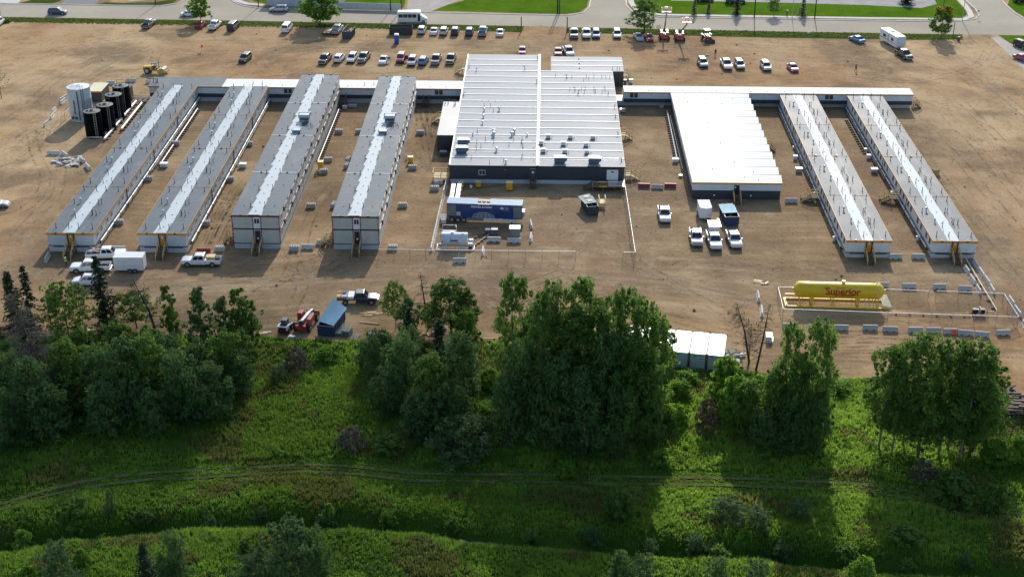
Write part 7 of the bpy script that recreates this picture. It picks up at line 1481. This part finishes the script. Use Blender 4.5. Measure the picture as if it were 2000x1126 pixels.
# loads on the trucks
p=G(188,500); t=thing('scrap_timber','tangle of scrap timber in the bed of the white pickup truck','scrap timber',(p.x,p.y,0.72),R(8)); rg=random.Random(21)
for k in range(12): m=MB(); a_=rg.uniform(0,3.1); x,y=rg.uniform(-.9,.7),rg.uniform(-.5,.5); m.bar((x-.6*math.cos(a_),y-.4*math.sin(a_),rg.uniform(.1,.6)),(x+.6*math.cos(a_),y+.4*math.sin(a_),rg.uniform(.3,.9)),.12,.1); m.build('stick',[M['woodl'],M['wood'],M['redm'],M['batten']][k%4],t)
p=G(413,514); t=thing('timber_crate','yellowish timber crate in the bed of the white pickup truck','crate',(p.x,p.y+.1,.74),R(1)); part(t,'side',lambda m:[m.box(-.7,.7,-.6,.6,.14*k,.14*k+.1) for k in range(4)],M['wood']); part(t,'lid',lambda m:m.box(-.72,.72,-.62,.62,.56,.62),M['woodl']); q=thing('tool_sack','pale sack beside the crate on the white pickup truck','sack',(p.x-1.2,p.y+.1,.74),0); part(q,'sack',lambda m:m.lathe([(0,0),(.35,.05),(.38,.3),(.2,.55),(0,.6)],12),M['concw'],smooth=True)
# left edge: red-brown spoil heap behind a black silt fence
p=G(-5,668); m=MB(); rg=random.Random(4); nn=14; vv=[];
for j in range(nn+1):
    for i in range(nn+1):
        u=i/nn*2-1;v=j/nn*2-1; rr=math.hypot(u,v); vv.append((p.x+u*4.0,p.y+v*4.5+1,max(0.01,(1-rr)*2.0+(rg.uniform(-.1,.1) if rr<.95 else 0))))
m.add(vv,[(j*(nn+1)+i,j*(nn+1)+i+1,(j+1)*(nn+1)+i+1,(j+1)*(nn+1)+i) for j in range(nn) for i in range(nn)]); tag(m.build('spoil_heap',pm('red_brown_soil',(.17,.075,.05),.95,var=.25,scale=1),smooth='all'),'red-brown spoil heap cut by the left edge','soil heap',kind='structure')
pts=[(0,704),(12,700),(22,688),(32,672),(40,662)]; a=G(*pts[0]); t=thing('silt_fence','curved black silt fence in front of the spoil heap','fence',(a.x,a.y,0)); m=MB(); P=[G(*q)-a for q in pts]
for u_,v_ in zip(P[:-1],P[1:]): m.bar((u_.x,u_.y,.45),(v_.x,v_.y,.45),.06,.8)
m.build('cloth',M['plastic'],t); part(t,'stake',lambda m:[m.box(q.x-.03,q.x+.03,q.y-.03,q.y+.03,0,1.0) for q in P],M['wood'])
# ---- people
def person(px,py,label,rz,shirt,pants,hat=None,walk=.3,vest=False):
    p=G(px,py); t=thing('person',label,'person',(p.x,p.y,0),R(rz))
    J={'pel':(0,0,.95),'sp':(.0,0,1.15),'ch':(.02,0,1.36),'nk':(.03,0,1.50),'hd':(.05,0,1.60),'tp':(.05,0,1.72),
       'hl':(0,.10,.90),'kl':(walk*.35,.11,.50),'al':(walk*.55-.08,.11,.10),'tl':(walk*.55+.14,.12,.04),'hr':(0,-.10,.90),'kr':(-walk*.15,-.11,.49),'ar':(-walk*.75,-.11,.14),'tr':(-walk*.75+.16,-.12,.03),
       'sl':(.02,.20,1.40),'el':(-walk*.3,.26,1.14),'wl':(-walk*.3+.10,.27,.90),'fl':(-walk*.3+.15,.27,.80),'sr':(.02,-.20,1.40),'er':(walk*.3,-.26,1.14),'wr':(walk*.3+.14,-.26,.92),'fr':(walk*.3+.2,-.26,.83)}
    E_=[('pel','sp'),('sp','ch'),('ch','nk'),('nk','hd'),('hd','tp'),('pel','hl'),('hl','kl'),('kl','al'),('al','tl'),('pel','hr'),('hr','kr'),('kr','ar'),('ar','tr'),('ch','sl'),('sl','el'),('el','wl'),('wl','fl'),('ch','sr'),('sr','er'),('er','wr'),('wr','fr')]
    Rr={'pel':.15,'sp':.14,'ch':.16,'nk':.06,'hd':.095,'tp':.07,'hl':.095,'hr':.095,'kl':.065,'kr':.065,'al':.045,'ar':.045,'tl':.04,'tr':.04,'sl':.07,'sr':.07,'el':.045,'er':.045,'wl':.032,'wr':.032,'fl':.035,'fr':.035}
    ks=list(J); me=D.meshes.new('body'); me.from_pydata([J[k] for k in ks],[(ks.index(a),ks.index(b)) for a,b in E_],[]); o=D.objects.new('body',me); COL.objects.link(o); o.parent=t; KID.setdefault(t.name,[]).append(o)
    sk=o.modifiers.new('skin','SKIN'); ly=me.skin_vertices[0].data
    for i,k in enumerate(ks): ly[i].radius=(Rr[k],Rr[k]); ly[i].use_root=(k=='pel')
    ss=o.modifiers.new('sub','SUBSURF'); ss.levels=1; ss.render_levels=2
    # clothing regions come from height on the one continuous body
    tm_=NT('person_'+shirt+pants); v=tm_.obj(); sp=tm_.node('ShaderNodeSeparateXYZ'); tm_.link(v,sp.inputs[0]); z=sp.outputs[2]; ay=tm_.math('ABSOLUTE',sp.outputs[1])
    c=tm_.mix(tm_.math('GREATER_THAN',z,.95),CL[pants],CL[shirt]); c=tm_.mix(tm_.math('GREATER_THAN',z,1.50),c,(.42,.25,.17)); c=tm_.mix(tm_.math('LESS_THAN',z,.1),c,(.02,.018,.015))
    c=tm_.mix(tm_.math('MULTIPLY',tm_.math('GREATER_THAN',ay,.235),tm_.math('LESS_THAN',z,.94)),c,(.42,.25,.17)); tm_.base(c); tm_.pr(.8); me.materials.append(tm_.m)
    m=MB(); m.lathe([(.0,.17),(.08,.155),(.115,.08),(.12,.0)],14,0,(.04,0,1.62)); 
    if hat: m.lathe([(.165,-.005),(.165,.01),(.12,.012)],14,0,(.06,0,1.62))
    m.build('hard_hat' if hat else 'hair',M['hat'] if hat else M['hair'],t,smooth=True)
    if vest: part(t,'vest',lambda m:(m.hexa([(-.13,-.19,.98),(.16,-.19,.98),(.16,.19,.98),(-.13,.19,.98),(-.12,-.19,1.44),(.17,-.19,1.44),(.17,.19,1.44),(-.12,.19,1.44)]),),M['cloth_v'],bevel=.05)
    return t
CL={'dark':(.03,.03,.04),'brown':(.10,.045,.03),'jean':(.05,.07,.12),'black':(.015,.015,.02)}
person(1397,109.5,'man in dark clothes walking on the dirt right of the backhoe',-80,'brown','black'); person(1671,140,'person in dark brown clothes walking alone in the empty right part of the lot',-60,'brown','black',walk=.4); person(130,521,'worker in a hi-vis vest standing below the stairs of the farthest-left wing',-90,'dark','dark',hat=True,walk=.1,vest=True)
# ================================================================== TREES AND SHRUBS
def leaf_quads(C_,Rr,n,size,rg,up=.35,flat=.8):
    """n leaves spread in each clump; returns V,F,tone"""
    k=len(C_); d=rg.normal(size=(k,n,3)); d/=np.linalg.norm(d,axis=2,keepdims=True); rad=rg.uniform(.35,1,(k,n,1))**.5
    P=C_[:,None,:]+d*rad*Rr[:,None,None]*np.array([1,1,flat]); nrm=d+rg.normal(size=(k,n,3))*.7+np.array([0,0,up]); nrm/=np.linalg.norm(nrm,axis=2,keepdims=True)
    t1=np.cross(nrm,rg.normal(size=(k,n,3))); t1/=np.linalg.norm(t1,axis=2,keepdims=True)+1e-9; t2=np.cross(nrm,t1)
    s=(size*rg.uniform(.45,1.5,(k,n,1)))/2
    a=P-t1*s-t2*s*.62; b=P+t1*s-t2*s*.5; c=P+t1*s*.7+t2*s*.75; e=P-t1*s*.8+t2*s*.6
    V=np.stack([a,b,c,e],2).reshape(-1,3); q=np.arange(k*n)*4; F=np.stack([q,q+1,q+2,q+3],-1)
    ct=rg.uniform(0,.75,(k,1)); T=(ct+rg.normal(0,.12,(k,n))).clip(0,1); T=np.repeat(T.reshape(-1),4); return V,F,T
def limbs(m,h,pts,tr,base=0,bend=(0,0)):
    tp=[Vector((0,0,-.3)),Vector((bend[0]*.3,bend[1]*.3,h*.3)),Vector((bend[0]*.7,bend[1]*.7,h*.6)),Vector((bend[0],bend[1],h*.92))]; rr=[tr,tr*.8,tr*.5,tr*.12]
    for i in range(3): m.cyl(tp[i],tp[i+1],rr[i],rr[i+1],7,cap=False)
    for p in pts:
        p=Vector(p); z0=max(h*.12,p.z-Vector((p.x,p.y,0)).length*.9-h*.03); f=min(.9,z0/h); s=Vector((bend[0]*f,bend[1]*f,z0)); mid=s*.5+p*.5+Vector((0,0,-.1*(p-s).length))
        r0=tr*.32*(1-f*.6); m.cyl(s,mid,r0,r0*.6,5,cap=False); m.cyl(mid,p,r0*.6,r0*.15,5,cap=False)
def make_tree(name,h,cw,leaf,bark,seed,nclump=42,nleaf=110,size=.34,c0=.22,shape=1.0,cr=None,gap=.0,stems=1,wob=.35,flat=.8,cat='tree',vs=1.0):
    rg=np.random.default_rng(seed); R_=cw/2; t=thing(name,'x',cat)
    nclump=int(nclump*3.0); nleaf=int(nleaf*.42); size*=.80; cl=[];
    tries=0
    while len(cl)<nclump and tries<9000:
        tries+=1; z=rg.uniform(c0,.955); u_=(z-c0)/(1-c0); prof=min(1,(u_/.22+.12)**.6)*(1-u_)**(.38 if vs>1 else .36)*1.08; prof*=1+.16*math.sin(z*23+seed)
        r=R_*.86*prof*math.sqrt(rg.uniform(.15,1)); a=rg.uniform(0,2*math.pi); r*=1+wob*math.sin(a*3+seed+z*7)*.6
        p=np.array([r*math.cos(a),r*math.sin(a),z*h])
        if rg.random()<.13: p=p*np.array([1.28,1.28,1.0])
        if all(np.linalg.norm(p-q)>R_*.11 for q in cl): cl.append(p)
    cl=np.array(cl); rad=(cr or R_*.26)*.66*rg.uniform(.4,1.6,len(cl))*(1-.35*(cl[:,2]/h))
    V,F,T=leaf_quads(cl,rad,nleaf,size,rg,flat=flat*vs)
    # a few loose leaves between the clumps
    cl2=cl[rg.integers(0,len(cl),len(cl)//2)]; V2,F2,T2=leaf_quads(cl2,rad.mean()*np.full(len(cl2),2.0),nleaf//3,size*.9,rg)
    F2=F2+len(V); V=np.concatenate([V,V2]); F=np.concatenate([F,F2]); T=np.concatenate([T,T2])
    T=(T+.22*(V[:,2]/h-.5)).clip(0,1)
    V[:,2]=np.maximum(V[:,2],.05)
    m=MB(); pts=[tuple(p*np.array([.85,.85,.97])) for p in cl[rg.permutation(len(cl))[:16]]]
    if stems==1: limbs(m,h,pts,max(.05,h*.011),bend=(rg.uniform(-.03,.03)*h,rg.uniform(-.03,.03)*h))
    else:
        for s_ in range(stems):
            a=2*math.pi*s_/stems+rg.uniform(-.4,.4); limbs(m,h*.85,pts[s_::stems],max(.03,h*.009),bend=(math.cos(a)*R_*.5,math.sin(a)*R_*.5))
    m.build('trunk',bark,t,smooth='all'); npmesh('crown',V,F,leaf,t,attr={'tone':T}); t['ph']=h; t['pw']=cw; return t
def make_spruce(name,h,cw,leaf,bark,seed,dead=False,whorls=30,nb=9,droop=.28,thin=1.0):
    rg=np.random.default_rng(seed); t=thing(name,'x','tree'); Vs=[];Fs=[];Ts=[];nv=0; m=MB(); m.cyl((0,0,-.3),(0,0,h*.5),h*.013,h*.008,7,cap=False); m.cyl((0,0,h*.5),(0,0,h),h*.008,h*.001,7,cap=False)
    for k in range(whorls):
        f=k/(whorls-1); z=h*(.06+.93*f**.92); L0=cw/2*(1-f)**.75*(1+.18*math.sin(k*2.3))+.12
        for b in range(nb):
            if rg.random()<(.12 if not dead else .25): continue
            a=rg.uniform(0,2*math.pi); L=L0*rg.uniform(.65,1.15); n=max(3,int(L/ .30)); dz=droop*rg.uniform(.5,1.3); u=np.array([math.cos(a),math.sin(a),0]); tone=rg.uniform(0,.8)
            if dead: m.bar(tuple(np.array([0,0,z])),tuple(np.array([0,0,z])+u*L+np.array([0,0,-L*dz*.6])),.045,.045)
            for i in range(n):
                s=(i+.6)/n; p=np.array([0,0,z])+u*L*s+np.array([0,0,-L*dz*s+.12*L*s*s]); 
                for r_ in range(2 if not dead else 3):
                    q=p+rg.normal(0,.07,3)*(1+L*.3); w=(.34 if not dead else .06)*thin*rg.uniform(.6,1.2); l=(.48 if not dead else .62)*rg.uniform(.6,1.2); sd=np.array([-u[1],u[0],0])*rg.choice([-1,1])
                    dirv=u*.6+sd*rg.uniform(.2,1)+np.array([0,0,rg.uniform(-.5,.15)]); dirv/=np.linalg.norm(dirv); nn=np.cross(dirv,rg.normal(size=3)+np.array([0,0,1.5])); nn/=np.linalg.norm(nn)
                    Vs.append(np.array([q-nn*w/2,q+nn*w/2,q+dirv*l+nn*w*.25,q+dirv*l-nn*w*.25])); Fs.append(np.arange(4)+nv); nv+=4; Ts+= [tone]*4
    m.build('trunk',bark,t); npmesh('crown' if not dead else 'twigs',np.concatenate(Vs),np.array(Fs),leaf,t,attr={'tone':np.array(Ts)}); t['ph']=h; t['pw']=cw; return t
def make_snag(name,h,seed,bark,tw=26,L=1.6):
    rg=np.random.default_rng(seed); t=thing(name,'x','dead tree'); m=MB(); b=(rg.uniform(-.3,.3),rg.uniform(-.3,.3)); m.cyl((0,0,-.3),(b[0],b[1],h*.5),.13,.085,7); m.cyl((b[0],b[1],h*.5),(0,0,h),.085,.015,7); m.build('trunk',bark,t)
    q=MB()
    for k in range(tw):
        z=h*rg.uniform(.22,.98); a=rg.uniform(0,6.28); l=L*(1.1-z/h)*rg.uniform(.5,1.2)+.25; e=Vector((l*math.cos(a),l*math.sin(a),z-l*.15)); q.bar((0,0,z),e,.035)
        for j in range(4): s=rg.uniform(.3,1); p=Vector((0,0,z)).lerp(e,s); q.bar(p,p+Vector(rg.normal(0,.35,3)),.018)
    q.build('twigs',bark,t); t['ph']=h; t['pw']=2*L; return t
P6={}
P6['pop1']=make_tree('poplar_tree',18,7.2,M['lf_a'],M['barkp'],101,58,130,.34,.20,.85,vs=1.8)
P6['pop2']=make_tree('poplar_tree',18,7.2,M['lf_a'],M['barkp'],102,52,130,.34,.24,.95,vs=1.8)
P6['pop3']=make_tree('poplar_tree',18,7.2,M['lf_a'],M['bark'],103,56,130,.34,.16,.8,wob=.6,vs=1.6)
P6['nar1']=make_tree('young_poplar',9,2.8,M['lf_a'],M['barkp'],104,30,90,.28,.14,1.0,cr=.45,vs=1.6)
P6['nar2']=make_tree('young_poplar',9,3.2,M['lf_b'],M['bark'],105,30,85,.28,.12,1.0,cr=.48,wob=.6,vs=1.6)
P6['drk1']=make_tree('dense_tree',9,7,M['lf_b'],M['bark'],106,48,110,.32,.06,.75,stems=3,vs=1.4)
P6['drk2']=make_tree('dense_tree',9,7,M['lf_b'],M['bark'],107,46,110,.32,.04,.7,stems=3,wob=.6,vs=1.5)
P6['mid1']=make_tree('leafy_tree',8,6,M['lf_a'],M['bark'],108,44,110,.32,.05,.75,stems=3,vs=1.4)
P6['loose']=make_tree('loose_crowned_tree',9,6.5,M['lf_a'],M['bark'],109,40,80,.30,.30,.9,cr=.8,wob=.5)
P6['wil1']=make_tree('willow_shrub',5,5.5,M['lf_w'],M['bark'],110,44,110,.24,.05,.7,stems=4,cat='shrub')
P6['wil2']=make_tree('willow_shrub',5,5.0,M['lf_w'],M['barkp'],111,36,95,.24,.05,.8,stems=4,wob=.6,cat='shrub')
P6['brt']=make_tree('green_shrub',4,4.4,M['lf_c'],M['bark'],112,38,100,.28,.04,.7,stems=4,cat='shrub')
P6['low']=make_tree('low_bush',1.8,3.0,M['lf_a'],M['bark'],113,22,80,.24,.03,.65,stems=4,cat='bush')
P6['low2']=make_tree('low_bush',1.8,3.0,M['lf_c'],M['bark'],114,22,80,.24,.03,.65,stems=4,wob=.6,cat='bush')
P6['ded']=make_tree('dead_brush',2.4,3.4,M['lf_r'],M['barkd'],115,18,50,.30,.04,.7,stems=5,cat='brush')
P6['grb']=make_tree('grey_brush',2.0,3.6,M['lf_d'],M['barkd'],116,20,60,.22,.04,.65,stems=5,cat='brush')
P6['yel']=make_tree('yellowing_tree',9,6.2,M['lf_a'],M['bark'],117,40,110,.34,.20,.9)
P6['st1']=make_tree('street_tree',9,6,M['lf_c'],M['bark'],140,50,120,.34,.22,.9)
P6['bare']=make_tree('bare_tree',8,5,M['lf_d'],M['barkd'],118,26,22,.20,.25,.9,cr=.8)
P6['spr1']=make_spruce('spruce_tree',14,5.6,M['lf_s'],M['bark'],120)
P6['spr2']=make_spruce('spruce_tree',14,4.4,M['lf_s'],M['bark'],121,whorls=26,nb=8,droop=.4)
P6['dsp']=make_spruce('dead_spruce',14,6.2,M['lf_d'],M['barkd'],122,dead=True,whorls=28,nb=9,droop=.45)
P6['red']=make_spruce('small_conifer',7,2.6,M['lf_r'],M['bark'],123,whorls=18,nb=7)
P6['snag1']=make_snag('bare_snag',9,130,M['barkk'],34,1.7); P6['snag2']=make_snag('bare_snag',9,131,M['barkk'],24,1.3)
USED=set(); REG=[]
def tree(kind,bx,by,ty,wpx,clump,tilt=None,zr=None,z=None,dens=None):
    p=G(bx,by); zz=float(meadow_z(p.x,p.y)) if p.y<edge_y(p.x) else 0
    h=height_to(bx,by,ty)-zz; dist=math.sqrt(p.x**2+p.y**2+98.5**2); w_=wpx*dist/FPX
    src=P6[kind]
    if kind in USED: o=copy_tree(src)
    else: o=src; USED.add(kind)
    sx=w_/src['pw']*(.95 if kind in('pop1','pop2','pop3') else .86 if kind in('drk1','drk2','mid1') else 1)*random.uniform(.88,1.12); sz=h/src['ph']; o.location=(p.x,p.y,zz-.05); o.scale=(sx,sx,sz); o.rotation_euler=(random.gauss(0,.03),random.gauss(0,.03),random.uniform(0,6.28))
    if tilt:
        q=Vector((tilt[0],tilt[1],1)).normalized(); o.rotation_mode='QUATERNION'; o.rotation_quaternion=q.to_track_quat('Z','Y')@Matrix.Rotation(random.random()*6,4,'Z').to_quaternion()
    REG.append((kind,clump,bx,by,ty,o,h)); return o
LC='left clump'
for a in [('spr1',50,702,527,66),('spr2',74,690,522,44),('spr1',213,642,497,58),('loose',140,692,545,112),('loose',268,640,568,84),('nar1',347,690,552,40),('nar2',393,702,558,56),('nar2',440,708,575,52),('nar1',476,702,560,56),('nar1',498,692,583,40),
 ('drk1',0,735,640,95),('drk2',20,800,690,120),('drk1',72,835,700,130),('mid1',150,800,660,115),('drk2',200,805,680,115),('drk1',250,825,668,120),('mid1',300,812,655,110),('drk2',350,822,690,115),('drk1',400,785,668,105),('mid1',452,765,640,95),('nar1',482,742,640,60),('drk2',18,868,760,120),('drk1',100,855,750,115),('mid1',172,725,640,85),('mid1',240,742,622,95),('mid1',302,735,632,85),('wil1',282,838,742,75),('drk2',382,832,720,100),('drk1',330,780,655,100),('drk2',425,815,710,90),('mid1',110,745,655,85),('drk1',210,850,745,105),('drk1',470,770,690,80),('drk2',300,850,760,90),('drk1',40,765,660,90),('wil1',130,815,720,60)]: tree(*a,LC)
tree('dsp',118,800,575,120,LC,tilt=(-.30,.10)); tree('snag1',312,672,540,70,LC,tilt=(-.26,.0))
LC='centre-left clump'
for a in [('loose',773,642,546,64),('nar2',802,668,574,56),('loose',842,652,588,66),('pop2',882,660,542,92),('nar1',916,655,562,52),('spr2',862,765,622,62),('drk1',745,745,645,92),('drk2',790,795,655,115),('mid1',842,825,690,120),('drk1',900,802,650,115),('drk2',762,805,720,105),('drk1',882,850,745,115),('drk2',832,855,765,95),('drk1',722,722,662,66),('mid1',912,705,600,76),('drk2',800,735,635,85),('mid1',860,745,670,80),('wil1',812,845,765,70),('spr2',800,690,600,36),]: tree(*a,LC)
tree('snag1',838,640,532,60,LC,tilt=(-.12,0))
LC='central clump'
for a in [('pop1',1005,800,531,98),('pop2',1075,812,530,104),('pop3',1135,832,536,108),('pop2',1050,842,580,112),('pop1',1105,852,598,122),('pop3',1160,852,590,112),('pop1',1215,842,553,114),('pop2',1252,822,573,92),('pop3',1230,862,640,122),('drk1',1180,872,650,125),('nar1',1290,772,622,62),('drk2',1020,862,665,115),('drk1',1082,882,695,125),('drk2',1142,888,720,122),('drk1',1000,872,735,105),('mid1',1266,862,690,86),('mid1',1045,742,600,92),('drk2',1210,885,760,100),('drk1',1110,800,660,100),('pop1',1190,800,575,90),('drk1',1240,800,680,90),('wil1',1272,860,770,60),('drk2',1050,800,690,100),('pop2',1275,800,600,70)]: tree(*a,LC)
LC='right clump'
for a in [('pop1',1525,852,617,78),('pop2',1575,862,611,88),('mid1',1550,872,685,112),('mid1',1500,862,720,92),('mid1',1460,852,742,82),('brt',1430,832,735,74),('brt',1412,795,702,72),('mid1',1442,805,716,72),('mid1',1592,862,730,84),('drk1',1540,882,765,92),('wil1',1532,872,792,66),('drk2',1585,880,775,80),('drk1',1490,882,800,80),('brt',1480,800,735,60)]: tree(*a,LC)
tree('snag1',1463,707,588,62,LC); tree('snag2',1476,724,594,50,LC,tilt=(.10,0)); tree('bare',1462,715,625,60,LC); tree('ded',1384,838,782,52,LC)
LC='far right clump'
for a in [('pop2',1715,882,668,98),('pop1',1740,892,654,90),('pop3',1792,896,645,122),('pop1',1832,892,654,112),('pop2',1872,902,655,122),('pop3',1893,890,692,100),('nar1',1926,862,705,62),('pop1',1762,870,710,100),('pop2',1850,880,720,120),('pop3',1880,880,745,88),('brt',1940,905,862,64),('brt',1990,905,850,70)]: tree(*a,LC)
tree('snag2',1962,884,795,26,LC,tilt=(.16,0))
LC='near bank of the creek'
for a in [('wil1',562,1155,1003,112),('drk2',622,1140,1025,80),('low2',950,820,790,80),('brt',955,760,722,60),('wil2',940,860,815,70),('wil2',120,1165,1055,80),('spr2',290,1165,1055,50),('drk2',350,1150,1032,72),('drk1',1213,1165,1075,76),('wil2',1255,1170,1080,60),('drk2',1402,1160,1088,70),('wil2',1472,1165,1092,60),('low2',60,1150,1100,70),('low2',160,1110,1075,50),('drk2',330,1160,1090,80),('wil2',500,1150,1075,80),('brt',1680,1150,1090,70),('low',480,1075,1050,36)]: tree(*a,LC)
LC='meadow'
for a in [('wil2',216,1005,955,24),('grb',686,878,836,62),('wil1',900,890,815,118),('low',1212,1012,962,66),('wil2',1420,1015,972,76),('wil2',1475,1032,992,60),('grb',582,718,682,76),('low',1860,980,930,90),('low2',1110,930,900,50),('wil2',545,745,712,40),('low2',640,700,676,60),('low2',1345,745,725,60),('low2',1640,770,748,54),('low2',1320,830,790,60),('low',1940,1000,950,70),('wil2',1560,1010,975,60),('wil2',1360,1060,1040,50),('grb',1800,940,900,60),('wil2',870,870,830,70),('low',1770,1060,1030,70),('low2',1100,730,706,50),('brt',1330,775,742,46),('low',760,880,850,70),('low2',640,1010,985,40),('low',150,1010,975,60),('low2',1290,905,880,50),]: tree(*a,LC)
rg_=random.Random(77)
for i in range(16):
    x=30+i*124+rg_.uniform(-18,18); y=np.interp(x,[c[0] for c in CREEK],[c[1] for c in CREEK])-rg_.uniform(6,26); tree(rg_.choice(['low','low2','low2','wil2']),x,y,y-rg_.uniform(10,20),rg_.uniform(30,52),'creek edge')
LC='street'
for a in [('st1',392,44,-14,48),('st1',625,47,-24,84),('pop3',1258,64,-6,66),('yel',1838,74,12,44),('spr2',1355,30,-4,14),('red',1383,28,8,12),('spr1',1439,31,-10,20),('loose',1511,32,-4,34),('spr2',1566,33,-6,18),('bare',3,192,122,42),('low',12,44,37,20),('spr1',1770,8,-18,26)]: tree(*a,LC)
# yellow tip on the yellowing tree by the street
p=G(1838,74); src=[r for r in REG if r[0]=='yel'][0][5]; rg2=np.random.default_rng(5); cc=rg2.normal(size=(9,3))*np.array([1.0,1.0,.45])+np.array([-.2,0,8.2]); V,F,T=leaf_quads(cc,np.full(9,.75),110,.33,rg2); npmesh('yellow_leaves',V,F,M['lf_y'],src,attr={'tone':T})
KN={'st1':'bright green rounded tree','pop1':'tall green poplar','pop2':'tall full-crowned poplar','pop3':'tall ragged-crowned poplar','nar1':'narrow young poplar','nar2':'narrow dark young poplar','drk1':'dark dense tree','drk2':'dark low-branched tree','mid1':'mid-green leafy tree','loose':'loose-crowned tree','wil1':'grey-green willow','wil2':'small grey-green willow','brt':'bright green shrub','low':'low dark bush','low2':'low bright bush','ded':'dead brown brush heap','grb':'grey leafless brush','yel':'green tree with yellow top','bare':'thin bare tree','spr1':'dark full spruce','spr2':'dark slender spruce','dsp':'leaning grey dead spruce','red':'small reddish conifer','snag1':'bare dead snag with twigs','snag2':'thin bare dead snag'}
OR=ORD+['fourteenth','fifteenth','sixteenth','seventeenth','eighteenth','nineteenth','twentieth']
WH_={'left clump':'in the wood at the left','centre-left clump':'in the wood left of centre','central clump':'in the tall central wood','right clump':'in the wood beside the containers','far right clump':'in the wood at the far right','near bank of the creek':'on the near side of the creek','meadow':'standing in the open meadow','creek edge':'on the far edge of the creek','street':'beside the street'}
from collections import defaultdict
gr=defaultdict(list)
for r in REG: gr[(r[0],r[1])].append(r)
for (k,c),l in gr.items():
    l.sort(key=lambda r:r[2])
    for i,r in enumerate(l):
        o=r[5]; o['label']=(KN[k]+' '+WH_[c]) if len(l)==1 else '%s from the left of the %ss %s'%(OR[i],KN[k],WH_[c]); o['category']={'low':'bush','low2':'bush','wil1':'shrub','wil2':'shrub','brt':'shrub','ded':'brush','grb':'brush','snag1':'dead tree','snag2':'dead tree'}.get(k,'tree'); o['group']={'street':'street trees'}.get(c,'trees and bushes of the '+c)
        for q in('ph','pw'):
            if q in o: del o[q]
for k,o in P6.items():
    if k not in USED: print('UNUSED',k)
# undergrowth that nobody could count: weeds between the trunks
wx=[];wr=[]
for r in REG:
    if r[1] in('left clump','centre-left clump','central clump','right clump'):
        p=G(r[2],r[3]); 
        for q in range(6): x,y=p.x+RNG.normal(0,2.8),p.y+RNG.normal(0,2.8); 
        if y<edge_y(x)-.6: wx.append((x,y,float(meadow_z(x,y))+.35)); wr.append(RNG.uniform(.45,1.0))
for q in range(2600):
    x,y=RNG.uniform(-72,74),RNG.uniform(124,184)
    if y<edge_y(x)-1.2 and abs(y-trail_y(x))>2.2 and abs(y-creek_y(x))>1.2 and abs(x)<y*.48+6 and fbm(x,y,.12,71)>.5: wx.append((x,y,float(meadow_z(x,y))+.2)); wr.append(RNG.uniform(.25,.75)*(1.25 if y<140 else 1))
wx=np.array(wx); wr=np.array(wr); V,F,T=leaf_quads(wx,wr,46,.19,RNG,flat=.55); T=(T*.6+.5*fbm(V[:,0],V[:,1],.12,5)).clip(0,1)
tag(npmesh('undergrowth',V,F,foliage_mat('weed_leaves',(.03,.075,.014),(.13,.23,.045),trans=.42),attr={'tone':T}),'leafy weeds and undergrowth through the meadow and woods','undergrowth',kind='stuff')
